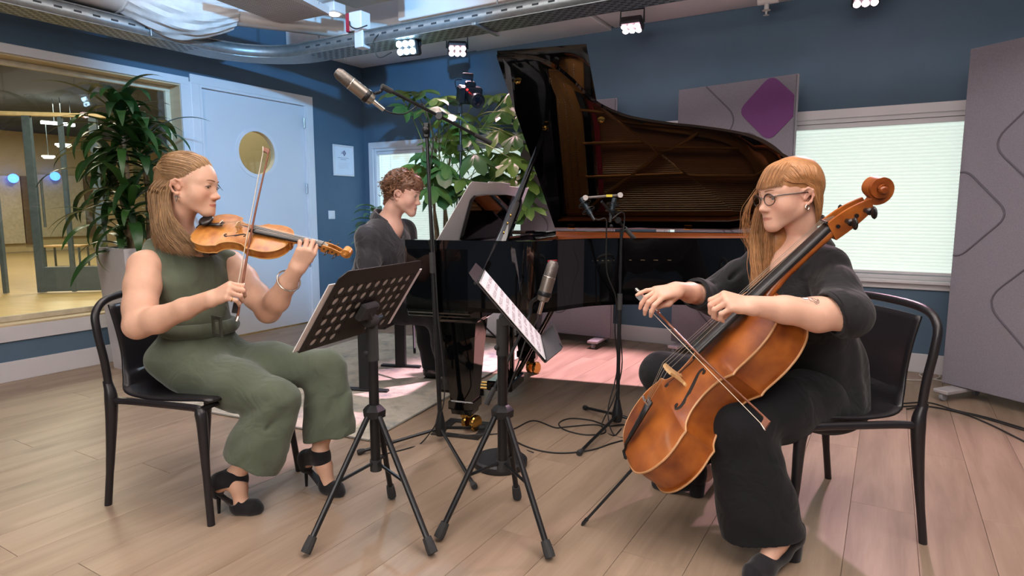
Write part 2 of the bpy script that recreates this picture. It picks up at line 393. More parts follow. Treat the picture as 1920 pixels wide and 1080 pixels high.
# ---- door with porthole (door_1)
mb = MB(); casing(mb, 'n', E_LEFT, DR[0], DR[1], DR[2], DR[3], .075, .02, E2, skip=(1,))
mb.box(R(E_LEFT + .008, 3.2, 1.09), (.016, .12, 2.19), AX)
for (a0, a1, b0, b1) in [(DR[0], DR[1], DR[3] - .02, DR[3]), (DR[0], DR[0] + .02, 0, DR[3] - .02), (DR[1] - .02, DR[1], 0, DR[3] - .02)]:
    mb.box(R(E_LEFT - .06, (a0 + a1) / 2, (b0 + b1) / 2), (.16, a1 - a0, b1 - b0), AX)
d1 = struct('door_1', mb, m_white, label='white flush door with a round porthole')
PC = R(E_LEFT - .014, 3.855, 1.66); PR = .198
nseg = 48
y0, y1, z0, z1 = DR[0] + .024, DR[1] - .024, .012, DR[3] - .024
cn = float(N2 @ PC)
outer = []; inner = []
for k in range(nseg):
    a = 2 * math.pi * k / nseg; dy, dz = math.cos(a), math.sin(a)
    inner.append(PC + N2 * PR * dy + UP * PR * dz)
    ts = []
    if dy > 1e-9: ts.append((y1 - cn) / dy)
    if dy < -1e-9: ts.append((y0 - cn) / dy)
    if dz > 1e-9: ts.append((z1 - PC[2]) / dz)
    if dz < -1e-9: ts.append((z0 - PC[2]) / dz)
    t = min(ts); outer.append(PC + N2 * t * dy + UP * t * dz)
# snap the four nearest rays onto the true corners
for (cy, cz) in ((y0, z0), (y0, z1), (y1, z0), (y1, z1)):
    cpt = R(0, 0, 0) + E2 * float(E2 @ PC) + N2 * cy + UP * cz
    k = min(range(nseg), key=lambda i: np.linalg.norm(outer[i] - cpt)); outer[k] = cpt
leaf = MB().ring(outer, inner, -E2 * .05).build('door_leaf', M('door_paint', '#d5d6dc', .4, var=.02, scale=2), d1)
k = 40
mb = MB(); mk = lambda r, off: [PC + E2 * off + (N2 * math.cos(2 * math.pi * i / k) + UP * math.sin(2 * math.pi * i / k)) * r for i in range(k)]
mb.ring(mk(PR + .028, .007), mk(PR - .004, .007), -E2 * .007)
mb.build('porthole_ring', m_white, leaf)
MB().ring(mk(PR, -.001), mk(PR - .006, -.001), -E2 * .05).build('porthole_liner', m_birch, leaf)
mb = MB(); mb.prism(mk(PR - .004, -.022), -E2 * .006); mb.build('porthole_glass', m_glass, leaf)
for z in (1.99, 1.35, .62): MB().box(R(E_LEFT + .004, DR[1] - .026, z), (.012, .018, .10), AX, .003).build('hinge', M('steel_satin', '#a9adb4', .35, .9), d1)

# ---- shaded windows on the back wall
def blind_window(name, W, label):
    mb = MB(); casing(mb, 'e', N_BACK, *W, .065, .02, -N2)
    mb.box(R((W[0] + W[1]) / 2, N_BACK - .03, W[2] - .012), (W[1] - W[0] + .16, .06, .024), AX, .004)
    w = struct(name, mb, m_white, label=label)
    mb = MB()
    for (a0, a1, b0, b1) in [(W[0], W[1], W[3] - .03, W[3]), (W[0], W[1], W[2], W[2] + .03), (W[0], W[0] + .03, W[2] + .03, W[3] - .03), (W[1] - .03, W[1], W[2] + .03, W[3] - .03)]:
        mb.box(R((a0 + a1) / 2, N_BACK + .06, (b0 + b1) / 2), (a1 - a0, .12, b1 - b0), AX)
    mb.build('window_frame', m_white, w)
    mb = MB(); mb.box(R((W[0] + W[1]) / 2, N_BACK + .03, W[3] - .05), (W[1] - W[0] - .07, .045, .035), AX, .004)
    mb.box(R((W[0] + W[1]) / 2, N_BACK + .035, W[2] + .045), (W[1] - W[0] - .07, .03, .02), AX, .003); mb.build('blind_rail', m_white, w)
    z1, z0 = W[3] - .068, W[2] + .055; k = int((z1 - z0) / .024); G = []
    for i in range(2 * k + 1):
        z = z1 + (z0 - z1) * i / (2 * k); dn = .036 + (.010 if i % 2 else 0)
        G.append([R(W[0] + .036, N_BACK + dn, z), R((W[0] + W[1]) / 2, N_BACK + dn, z), R(W[1] - .036, N_BACK + dn, z)])
    tag(MB().grid(G).build('pleated_blind', M('backlit_blind', '#e4ece4', .8, emit='#dcefe8', estr=.58, var=.01, scale=6), w, smooth=False), 'pale backlit pleated blind')
    mb = MB()
    for f in ((.035, .09, .965) if W[1] - W[0] > 2 else (.08, .92)): x = W[0] + (W[1] - W[0]) * f; mb.rod(R(x, N_BACK + .026, z1 + .02), R(x, N_BACK + .026, z0), .0018, n=5)
    mb.build('blind_cord', m_white, w)
    MB().box(R((W[0] + W[1]) / 2, N_BACK + .10, (W[2] + W[3]) / 2), (W[1] - W[0] - .06, .006, W[3] - W[2] - .06), AX).build('pane', m_glass, w)
blind_window('window_2', W1, 'backlit window behind the pianist with closed blind')
blind_window('window_3', W2, 'wide backlit window behind the cellist with closed blind')

# ---- corridor beyond the interior window
m_cf = M('corridor_floor', '#c4a873', .35, var=.15, scale=3, stretch=(1, 6, 1)); m_cw = M('corridor_wall', '#cbb98f', .8, var=.05, scale=2)
m_steel = M('blue_grey_steel', '#5a6a78', .4, .3); m_dark = M('corridor_ceiling', '#3a434a', .9, var=.3, scale=.8)
EC = E_LEFT - T
struct('floor_corridor', MB().box(R(EC - 8, 5.5, -.06), (16, 22, .1), AX), m_cf, label='pale corridor floor beyond the interior window')
struct('ceiling_corridor', MB().box(R(EC - 8, 5.5, 3.25), (16, 22, .1), AX), m_dark, label='dark open corridor ceiling')
struct('wall_corridor_far', MB().box(R(EC - 15, 5.5, 1.6), (.1, 22, 3.2), AX), m_cw, label='cream far wall of the corridor')
struct('wall_corridor_end', MB().box(R(EC - 8, 16.4, 1.6), (16, .1, 3.2), AX), m_cw, label='cream end wall of the corridor')
struct('wall_corridor_near', MB().box(R(EC - 8, -5, 1.6), (16, .1, 3.2), AX), m_cw, label='cream corridor wall towards the viewer')
struct('wall_corridor_stub', MB().box(R(EC - 1.7, 6.0, 1.6), (.1, 3.0, 3.2), AX), m_cw, label='cream corridor wall seen through the porthole')
for (a, b) in ((1.0, 2.2), (5.0, 3.1), (8.6, 3.1), (11.5, 5.0), (3.0, 1.0)):
    lamp('corridor_light', 'AREA', R(EC - a, b + 2.5, 3.1), 34 if a < 2 else 110, (1.0, .87, .62), 1.2, R(EC - a, b + 2.51, 0))
def fl(px, py, z=0.0): return onz(px, py, z)
gp = thing('glass_partition', 'glazed steel partition with swing door in the corridor', 'partition', onz(140, 545))
A = onz(80, 548); B = onz(200, 545); du = norm(B - A); dn = np.cross(du, UP)
for t, w_ in ((0.0, .10), (.50, .05), (1.0, .10), (-.55, .05)):
    p = A + (B - A) * t; MB().box(p + UP * 1.2, (w_, .07, 2.4), (du, dn, UP), .004).build('post', m_steel, gp)
MB().box((A + B) / 2 + UP * 2.42 - du * .2, (1.6, .08, .05), (du, dn, UP), .004).build('head_rail', M('partition_rail', '#d8c39a', .4), gp)
MB().box((A + B) / 2 + UP * .18, (.9, .05, .34), (du, dn, UP), .004).build('kick_panel', m_steel, gp)
MB().box((A + B) / 2 + UP * 1.35, (.9, .012, 2.0), (du, dn, UP)).build('pane', m_glass, gp)
MB().tube([A + du * .08 + UP * z - dn * .06 for z in (.9, 1.05, 1.4, 1.55)], .016).build('door_pull', M('steel_satin', '#a9adb4', .35, .9), gp)
m_led = M('corridor_led', '#ffffff', .4, emit='#ffffff', estr=9)
for i, ((x0, y0_), (x1, y1_)) in enumerate((((77, 229), (126, 233)), ((128, 234), (139, 235)), ((174, 238), (192, 240)))):
    z = 2.75; a = onz(x0, y0_, z); b = onz(x1, y1_, z); mbx = MB().box((a + b) / 2 - UP * .0, (np.linalg.norm(b - a), .10, .05), frame(b - a, UP)[::-1] if False else (norm(b - a), np.cross(UP, norm(b - a)), UP))
    lt_ = thing('linear_light', ['longest white corridor light strip', 'short middle white corridor light strip', 'short right white corridor light strip beside the plant'][i], 'light', (a + b) / 2, 'corridor strip lights'); mbx.build('light_tube', m_led, lt_); MB().rod((a + b) / 2, (a + b) / 2 * V(1, 1, 0) + UP * 3.2, .005, n=6).build('hanger', m_steel, lt_)
m_spotlamp = M('corridor_downlight', '#fff2d8', .4, emit='#fff0d0', estr=8)
for i, (x, y) in enumerate(((119, 276), (91, 297))):
    p = onz(x, y, 2.3); lt_ = thing('downlight', ['upper of two round corridor downlights', 'lower of two round corridor downlights above the glass door'][i], 'light', p, 'corridor downlights'); MB().lathe([(.10, 0), (.10, .03), (.13, .03), (.13, .06)], p, UP, 14).build('lamp', m_spotlamp, lt_); MB().rod(p + UP * .05, p * V(1, 1, 0) + UP * 3.2, .006, n=6).build('stem', m_steel, lt_)
FW = E2 * (EC - 14.94)
def onfar(px, py): return onplane(px, py, FW, E2) + E2 * .06
for i, (xa, xb, ya, yb) in enumerate(((0, 34, 330, 458), (75, 152, 330, 445))):
    a = onfar(xa, yb); b = onfar(xb, ya); a[2] = max(a[2], 0.02)
    nm = thing('corridor_door', ['cream far corridor door with dark edge at the left', 'cream far corridor door panel seen through the glass'][i], 'door', a * V(1, 1, 0), 'far corridor doors')
    cx = (a + b) / 2; wdt = abs((b - a) @ N2); MB().box(cx, (.06, wdt, abs(b[2] - a[2])), AX, .01).build('leaf', M('corridor_door_paint', '#c7bda6', .5), nm)
    MB().box(cx + N2 * (wdt / 2 + .12) + E2 * .03, (.05, .22, abs(b[2] - a[2])), AX).build('door_edge', M('corridor_dark', '#6b5a48', .6), nm)
for i, (x, y) in enumerate(((15, 335), (93, 331))):
    p = onfar(x, y) + E2 * .25; tag(MB().ball(p, .12, 12).build('indicator_lamp', M('blue_indicator', '#3366ff', .4, emit='#4a7dff', estr=5)), ['small blue lamp left of the glass door post', 'small blue lamp behind the glass door'][i], 'light', 'blue indicator lamps')
tb = thing('corridor_table', 'small wooden table behind the glass door in the corridor', 'table', onz(125, 500))
c = onz(128, 500); MB().box(c + UP * .42, (.7, .5, .03), (du, dn, UP), .004).build('table_top', M('table_oak', '#c99f68', .5), tb)
for sx in (-.3, .3):
    for sy in (-.2, .2): MB().box(c + du * sx + dn * sy + UP * .2, (.03, .03, .40), (du, dn, UP)).build('leg', m_steel, tb)

# ---- framed certificate and switch on the left wall
OL = E2 * (E_LEFT + .012)
def lw(n, z, off=.0): return R(E_LEFT + off, n, z)
pc = thing('certificate', 'framed white certificate with diamond emblem on blue wall', 'picture', lw(4.90, 1.49))
mb = MB(); casing(mb, 'n', E_LEFT + .001, 4.775, 5.03, 1.515, 1.80, .018, .018, E2); mb.build('picture_frame', m_white, pc)
MB().box(lw(4.9025, 1.6575, .006), (.008, .257, .287), AX).build('paper', M('certificate_paper', '#dfe4f0', .6, var=.02), pc)
def text(name, s, p, size, xdir, ydir, mat, parent, ext=.0006, align='CENTER', bold=False):
    cu = bpy.data.curves.new(name, 'FONT'); cu.body = s; cu.size = size; cu.extrude = ext; cu.align_x = align; cu.align_y = 'CENTER'
    tmp = bpy.data.objects.new(name + '_tmp', cu); col.objects.link(tmp); bpy.context.view_layer.update()
    me = bpy.data.meshes.new_from_object(tmp); bpy.data.objects.remove(tmp); bpy.data.curves.remove(cu)
    x = norm(xdir); y = norm(ydir); z = np.cross(x, y); mtx = Matrix(((x[0], y[0], z[0], 0), (x[1], y[1], z[1], 0), (x[2], y[2], z[2], 0), (0, 0, 0, 1)))
    me.transform(mtx); q = np.asarray(p) - (offs(parent) if parent is not None else 0); me.transform(Matrix.Translation(Vector(q)))
    return link_mesh(name, me, mat, parent, False)
m_ink = M('ink_purple', '#4a3a66', .6)
mb = MB(); c = lw(4.915, 1.735, .0115)
for (w_, h_, o_) in ((.024, .030, 0),):
    dia = lambda s: [c + N2 * w_ * s, c + UP * h_ * s, c - N2 * w_ * s, c - UP * h_ * s]
    mb.ring(dia(1), dia(.62), E2 * .001)
mb.prism([c + N2 * .006, c + UP * .008, c - N2 * .006, c - UP * .008], E2 * .001); mb.build('emblem', m_ink, pc)
c2 = c - N2 * .032 + UP * .004
MB().prism([c2 + N2 * .014 + UP * .016, c2 + N2 * .010 + UP * .020, c2 - N2 * .014 - UP * .010, c2 - N2 * .006 - UP * .016], E2 * .001).build('emblem_mark', M('ink_grey', '#9aa0b4', .6), pc)
mb = MB()
for z_, w_ in ((1.685, .15), (1.668, .08)): mb.box(lw(4.90, z_, .0108), (.001, w_, .005), AX)
mb.build('caption_lines', M('ink_grey', '#9aa0b4', .6), pc)
mb = MB()
for z_ in (1.63, 1.617, 1.604, 1.591, 1.578): mb.box(lw(4.90, z_, .0108), (.0008, .16, .002), AX)
mb.build('text_lines', M('ink_faint', '#c2c8d8', .6), pc)
sw = thing('light_switch', 'white square light switch on the blue wall below certificate', 'switch', lw(4.715, 1.05))
MB().box(lw(4.715, 1.09, .005), (.01, .088, .088), AX, .003).build('plate', m_white, sw); MB().box(lw(4.715, 1.09, .012), (.006, .058, .062), AX, .002).build('rocker', m_white, sw)
# ================================================================== GRAND PIANO
PU = norm(V(.954, -.30, 0)); PV = norm(V(.30, .954, 0)); PO = V(-.53, 3.12, 0)
def pp(u, v, z=0.0): return PO + PU * u + PV * v + UP * z
PAX = (PU, PV, UP)
m_gloss = M('piano_black_gloss', '#060607', .035, var=0, spec=.6, coat=.3)
m_inner = M('inner_rim_mahogany', '#a5582e', .3, var=.15, scale=6, stretch=(1, 1, 8), coat=.3); m_plate = M('piano_plate_bronze', '#b87a3c', .32, .55, var=.06, scale=20)
m_sound = M('soundboard_spruce', '#a8683a', .4, var=.1, scale=8, stretch=(1, 14, 1)); m_felt = M('red_felt', '#8c1420', .9, var=.1)
piano = thing('grand_piano', 'glossy black grand piano with its lid propped open', 'piano', pp(1.0, .75))
OUTL = [V(0, 0, 0), V(.54, 0, 0)] + spline([V(.54, 0, 0), V(.61, .022, 0), V(.68, .075, 0), V(.75, .170, 0), V(.80, .258, 0), V(.864, .347, 0), V(.954, .420, 0), V(1.046, .466, 0), V(1.22, .517, 0), V(1.37, .550, 0), V(1.55, .601, 0), V(1.66, .652, 0), V(1.76, .742, 0), V(1.84, .87, 0), V(1.88, 1.03, 0), V(1.88, 1.20, 0), V(1.82, 1.37, 0), V(1.71, 1.465, 0), V(1.56, 1.50, 0)], 5)[1:] + [V(.42, 1.5, 0), V(0, 1.5, 0)]
def inset(poly, d):
    out = []; k = len(poly); ctr = V(1.0, .85, 0)
    for i in range(k):
        a, b, c = poly[i - 1], poly[i], poly[(i + 1) % k]; t1, t2 = norm(b - a), norm(c - b); n1, n2 = V(-t1[1], t1[0], 0), V(-t2[1], t2[0], 0); n_ = norm(n1 + n2); out.append(b + n_ * d / max(.4, n_ @ n1))
    return out
W3 = lambda q, z: pp(q[0], q[1], z)
ZB, ZT = .655, 1.0
k0 = len(OUTL)
inn = inset(OUTL, .042)
# open rim: outer wall from near arm round the tail to the far arm
mb = MB(); o_ = OUTL; idx = list(range(k0))
A_ = [W3(p, ZB) for p in o_]; B_ = [W3(p, ZT) for p in o_]; C_ = [W3(p, ZB) for p in inn]; D_ = [W3(p, ZT) for p in inn]
vs = A_ + B_ + C_ + D_; fs = []
for i in range(k0 - 1):
    j = i + 1; fs += [(i, j, k0 + j, k0 + i), (2 * k0 + i, 3 * k0 + i, 3 * k0 + j, 2 * k0 + j), (k0 + i, k0 + j, 3 * k0 + j, 3 * k0 + i), (i, 2 * k0 + i, 2 * k0 + j, j)]
fs += [(0, k0, 3 * k0, 2 * k0), (k0 - 1, 2 * k0 - 1 + 0, 4 * k0 - 1, 3 * k0 - 1)]
MB().add(vs, fs).build('rim', m_gloss, piano, smooth=30)
inn2 = inset(OUTL, .048); in3 = inset(OUTL, .0422)
mb = MB(); vs = [W3(p, .90) for p in inn2[1:-1]] + [W3(p, ZT - .004) for p in inn2[1:-1]]; k1 = len(inn2) - 2; mb.add(vs, [(i, i + 1, k1 + i + 1, k1 + i) for i in range(k1 - 1)]); o = mb.build('inner_rim', m_inner, piano); md = o.modifiers.new('t', 'SOLIDIFY'); md.thickness = .006
MB().prism([W3(p, .80) for p in inset(OUTL, .045)[1:-1]] + [], UP * .01).build('soundboard', m_sound, piano, smooth=False)
MB().prism([W3(p, ZB) for p in OUTL], UP * .02).build('bottom_board', m_gloss, piano, smooth=False)
# iron plate: ring plus bars
po = [p for p in inset(OUTL, .055)[1:-1]]; po = [V(.46, .055, 0)] + [p for p in po if p[0] > .5] + [V(.46, 1.445, 0)]
pi_ = inset(po, .085)
MB().ring([W3(p, .870) for p in po], [W3(p, .870) for p in pi_], UP * .012).build('iron_plate', m_plate, piano, smooth=30)
MB().box(pp(.56, .75, .878), (.20, 1.36, .020), PAX, .004).build('pin_block', m_plate, piano)
for (a, b) in (((.62, .50), (1.36, .63)), ((.62, .80), (1.66, .82)), ((.62, 1.10), (1.78, 1.08)), ((.64, 1.36), (1.40, .66))):
    A = pp(a[0], a[1], .905); B = pp(b[0], b[1], .900); d = norm(B - A); MB().box((A + B) / 2, (np.linalg.norm(B - A), .026, .040), (d, np.cross(UP, d), UP), .006).build('plate_strut', m_plate, piano)
mb = MB()
for i in range(72):
    v = .10 + 1.30 * i / 71; ue = np.interp(v, [.1, .3, .45, .52, .6, .7, .9, 1.1, 1.3, 1.4], [.66, .80, 1.0, 1.25, 1.5, 1.66, 1.76, 1.80, 1.78, 1.66]); mb.rod(pp(.62, v, .894), pp(ue, v, .888), .0009 if i < 50 else .0018, n=4)
tag(mb.build('strings', M('piano_string', '#c8b08a', .3, .9), piano), 'fine steel and copper strings', kind='stuff')
mb = MB()
for i in range(60):
    for j in range(3): mb.rod(pp(.48 + .045 * j, .12 + 1.26 * i / 59 + .006 * j, .888), pp(.48 + .045 * j, .12 + 1.26 * i / 59 + .006 * j, .912), .0032, n=6)
tag(mb.build('tuning_pins', m_silver, piano), 'rows of tuning pins', kind='stuff')
MB().box(pp(.72, .75, .902), (.035, 1.30, .010), PAX, .002).build('felt_strip', m_felt, piano); MB().box(pp(.66, .75, .906), (.05, 1.3, .03), PAX, .006).build('damper_rail', m_gloss, piano)
# keyboard end
for v in (.026, 1.474): MB().box(pp(.17, v, .80), (.34, .052, .33), PAX, .008).build('arm', m_gloss, piano)
MB().box(pp(.19, .75, .640), (.40, 1.44, .05), PAX, .006).build('keybed', m_gloss, piano); MB().box(pp(.02, .75, .685), (.03, 1.40, .06), PAX, .006).build('key_slip', m_gloss, piano); MB().box(pp(.205, .75, .80), (.02, 1.40, .16), PAX, .006).build('fallboard', m_gloss, piano)
MB().box(pp(.325, .75, .955), (.22, 1.41, .022), PAX, .004).build('music_shelf', m_gloss, piano)
MB().box(pp(.12, .75, .715), (.15, 1.22, .022), PAX, .003).build('white_keys', M('key_white', '#e9e6de', .3), piano); mb = MB()
for i in range(36): mb.box(pp(.15, .165 + 1.17 * (i + (i // 5) * .25) / 43.5, .733), (.09, .011, .014), PAX, .002)
mb.build('black_keys', m_ebony if 'm_ebony' in globals() else m_gloss, piano)
# legs with brass casters
m_brass = M('polished_brass', '#b8904a', .18, 1.0, var=.05)
for i, (u, v) in enumerate(((.25, .155), (.25, 1.36), (1.58, 1.10))):
    c = pp(u, v); mb = MB()
    sec = [(.655, .115, .105), (.60, .112, .102), (.585, .095, .088), (.20, .062, .058), (.17, .060, .056), (.165, .068, .064), (.125, .068, .064), (.12, .058, .056), (.095, .055, .05)]
    vs = [c + PU * sx * w_ + PV * sy * h_ + UP * z for (z, w_, h_) in sec for sx, sy in ((-1, -1), (1, -1), (1, 1), (-1, 1))]
    fs = [(q * 4 + a, q * 4 + (a + 1) % 4, (q + 1) * 4 + (a + 1) % 4, (q + 1) * 4 + a) for q in range(len(sec) - 1) for a in range(4)] + [(0, 1, 2, 3), tuple(len(vs) - 4 + a for a in range(4))]
    lg = mb.add(vs, fs).build('leg', m_gloss, piano, smooth=20)
    ca = c + PU * .03; mb = MB().lathe([(.018, .095), (.024, .09), (.024, .07)], c, UP, 14); mb.box(c + UP * .075 + PU * .01, (.07, .03, .02), PAX, .006); mb.build('caster_fork', m_brass, lg)
    cd_ = norm(V(.8, -.6, 0)); mb = MB()
    for s_ in (-.026, .026): mb.lathe([(.010, -.014), (.038, -.013), (.043, -.006), (.043, .006), (.038, .013), (.010, .014)], c * V(1, 1, 0) + PU * .035 + UP * .044 + cd_ * s_, cd_, 22)
    mb.build('caster_wheel', m_brass, lg)
    if i == 0:
        fa = [c * V(1, 1, 0) + PU * a + PV * b for a, b in ((-.14, -.13), (.12, -.13), (.12, .13), (-.14, .13))]; fb = [c * V(1, 1, 0) + PU * a + PV * b for a, b in ((-.09, -.085), (.08, -.085), (.08, .085), (-.09, .085))]
        ff = MB().ring(fa, fb, UP * .006).build('caster_plate', M('floor_plate_black', '#222020', .5), lg)
# pedal lyre
for v in (.70, .80): MB().box(pp(.30, v, .36), (.035, .026, .58), PAX, .004).build('lyre_post', m_gloss, piano)
MB().box(pp(.28, .75, .105), (.16, .26, .06), PAX, .008).build('lyre_box', m_gloss, piano); MB().box(pp(.30, .75, .635), (.10, .24, .04), PAX, .004).build('lyre_head', m_gloss, piano)
for v in (.69, .75, .81): MB().box(pp(.17, v, .068), (.14, .026, .012), PAX, .004).build('pedal', m_brass, piano)
for v in (.70, .80): MB().rod(pp(.34, v, .13), pp(.62, v, .655), .008, n=8).build('lyre_brace', m_gloss, piano)
# lid: main panel hinged along the far side, front flap folded back on top of it
LA = math.radians(35.0); HV0, HZ0 = 1.505, 1.012
def lid(u, v, w): r = HV0 - v; return pp(u, HV0 - r * math.cos(LA) - w * math.sin(LA) * 1, HZ0 + r * math.sin(LA) - w * math.cos(LA) * -1)
FL = .40
lo = [V(FL, -.012, 0)] + [p for p in OUTL if p[0] > FL] + [V(FL, 1.505, 0)]
lo = [V(p[0] + (.012 if p[0] > 1.8 else 0), p[1] - (.012 if p[1] < .9 else 0), 0) for p in lo]
ldn = lid(0, 0, .022) - lid(0, 0, 0)
lidp = MB().prism([lid(p[0], p[1], 0) for p in lo], ldn).build('lid', m_gloss, piano, smooth=25)
fp_ = [(FL + .004, -.012), (.85, -.012), (.85, 1.46), (FL + .004, 1.46)]
MB().prism([lid(a, b, .028) for a, b in fp_], ldn).build('front_flap', m_gloss, lidp, smooth=25)
for (u, v) in ((.47, .12), (.86, .43)): MB().lathe([(.020, 0), (.022, -.004), (.016, -.014), (.004, -.018)], lid(u, v, 0), norm(ldn), 16).build('lid_knob', m_brass, lidp)
for u in (.52, 1.30): 
    MB().box(pp(u, 1.478, .965), (.048, .010, .062), PAX, .003).build('hinge', m_brass, piano); MB().box(lid(u, 1.47, -.004), (.05, .05, .005), (PU, norm(lid(0, 0, 0) - lid(0, 1, 0)), norm(ldn)), .002).build('hinge_leaf', m_brass, lidp)
# prop stick
pb_ = pp(.47, .060, .965); pt = lid(.55, .46, -.006); d = pt - pb_; X, Y, Z = frame(d, PU)
prop = MB().tube([pb_, lerp(pb_, pt, .30), lerp(pb_, pt, .36), lerp(pb_, pt, .98)], [.034, .030, .020, .011], 10, flat=.55, up=PU).build('lid_prop', m_gloss, piano)
MB().lathe([(.016, 0), (.018, .012), (.012, .02), (.006, .024)], lerp(pb_, pt, .965), d, 14).build('prop_tip', m_brass, prop)
for s_ in (.10, .17, .23): MB().ball(lerp(pb_, pt, s_) - PV * .018 + PU * .004, (.006, .006, .014), 8).build('prop_rivet', m_brass, prop)
# music desk with sheets leaning on it
def desk(u, v, h, off=0.0): t_ = math.radians(22); return pp(u + h * math.sin(t_) + off * math.cos(t_), v, .975 + h * math.cos(t_) - off * math.sin(t_))
dz_ = [(.30, .0), (.24, .24), (.27, .265), (.40, .275), (.75, .285), (1.02, .275), (1.10, .26), (1.16, .22), (1.18, .0)]
dsk = MB().prism([desk(.165, v, h) for v, h in dz_], (desk(0, 0, 0, .016) - desk(0, 0, 0, 0))).build('music_desk', m_gloss, piano, smooth=25)
MB().box(pp(.21, .74, .978), (.16, 1.0, .016), PAX, .004).build('desk_base', m_gloss, piano)
m_paper = M('sheet_paper', '#ece9ec', .75, var=.02)
for i, (v0, v1, h1, lb) in enumerate(((.10, .50, .335, 'near white music sheet leaning on the piano desk'), (.42, .82, .345, 'middle white music sheet leaning on the piano desk'), (.76, 1.24, .330, 'far white music sheet leaning on the piano desk'))):
    pr = [(v0, .012), (v0 + .005, h1 - .02), (v0 + .012, h1), (v1, h1 + .004), (v1, .012)]
    if i == 0: pr = [(v0 - .10, .012), (v0 + .06, h1 - .02), (v0 + .085, h1), (v1, h1 + .004), (v1, .012)]
    tag(MB().prism([desk(.165, v, h, -.004 - .003 * i) for v, h in pr], (desk(0, 0, 0, -.002) - desk(0, 0, 0, 0))).build('sheet_music', m_paper, None, smooth=False), lb, 'sheet music', 'sheets on the piano desk')
# ---- bench
bench = thing('piano_bench', 'black adjustable piano bench with steel T legs', 'bench', V(-.95, 4.16, 0))
m_pad = M('bench_vinyl', '#151416', .4, var=.1, scale=20); m_bst = M('bench_steel', '#2a2c30', .45, .5)
bn, bf = onz(686, 735), onz(752, 690); by = norm(bf - bn); bx = V(by[1], -by[0], 0); bc_ = (bn + bf) / 2
BAX = (bx, by, UP)
for p in (bn, bf):
    MB().box(p + UP * .012, (.30, .045, .024), BAX, .004).build('foot', m_bst, bench); MB().box(p + UP * .22, (.075, .04, .41), BAX, .004).build('leg', m_bst, bench)
MB().box(bc_ + UP * .43, (.30, .66, .04), BAX, .006).build('seat_frame', m_bst, bench); MB().box(bc_ + UP * .475, (.34, .74, .06), BAX, .02).build('seat_pad', m_pad, bench)
MB().rod(bc_ + bx * .10 + by * .31 + UP * .43, bc_ + bx * .2 + by * .05 + UP * .18, .009, n=8).build('brace', m_bst, bench)
# ---- rug
rc = onz(692, 828) + V(0, .0, .0); ra_, rb_ = norm(V(.40, .917, 0)), norm(V(-.917, .40, 0))
m_rug = bpy.data.materials.new('faded_rug'); m_rug.use_nodes = True; n = m_rug.node_tree.nodes; l = m_rug.node_tree.links; b = n['Principled BSDF']; tc = n.new('ShaderNodeTexCoord')
n1 = n.new('ShaderNodeTexNoise'); n1.inputs['Scale'].default_value = 3.2; n1.inputs['Detail'].default_value = 8; n1.inputs['Roughness'].default_value = .7; l.new(tc.outputs['Object'], n1.inputs['Vector'])
cr = n.new('ShaderNodeValToRGB'); e = cr.color_ramp.elements; e[0].position = .34; e[0].color = (*lin('#7e8690'), 1); e[1].position = .5; e[1].color = (*lin('#c9c2b2'), 1)
for ps, c_ in ((.42, '#a9a79f'), (.58, '#d6d0c2'), (.68, '#a7a293')): x_ = cr.color_ramp.elements.new(ps); x_.color = (*lin(c_), 1)
l.new(n1.outputs['Fac'], cr.inputs[0]); l.new(cr.outputs[0], b.inputs['Base Color']); b.inputs['Roughness'].default_value = .95
n2 = n.new('ShaderNodeTexNoise'); n2.inputs['Scale'].default_value = 220; l.new(tc.outputs['Object'], n2.inputs['Vector']); bp_ = n.new('ShaderNodeBump'); bp_.inputs['Strength'].default_value = .4; bp_.inputs['Distance'].default_value = .004; l.new(n2.outputs['Fac'], bp_.inputs['Height']); l.new(bp_.outputs[0], b.inputs['Normal'])
rug = thing('rug', 'faded cream and grey patterned rug under the piano bench', 'rug', rc + ra_ * 1.1 + rb_ * .8)
MB().box(rc + ra_ * 1.15 + rb_ * .80 + UP * .005, (2.3, 1.6, .010), (ra_, rb_, UP), .003).build('pile', m_rug, rug)
mb = MB(); cs = [rc + ra_ * a + rb_ * c_ + UP * .006 for a, c_ in ((0, 0), (2.3, 0), (2.3, 1.6), (0, 1.6), (0, 0))]; mb.tube(cs, .0055, 6); mb.build('binding', M('rug_binding', '#8d8a84', .9), rug)
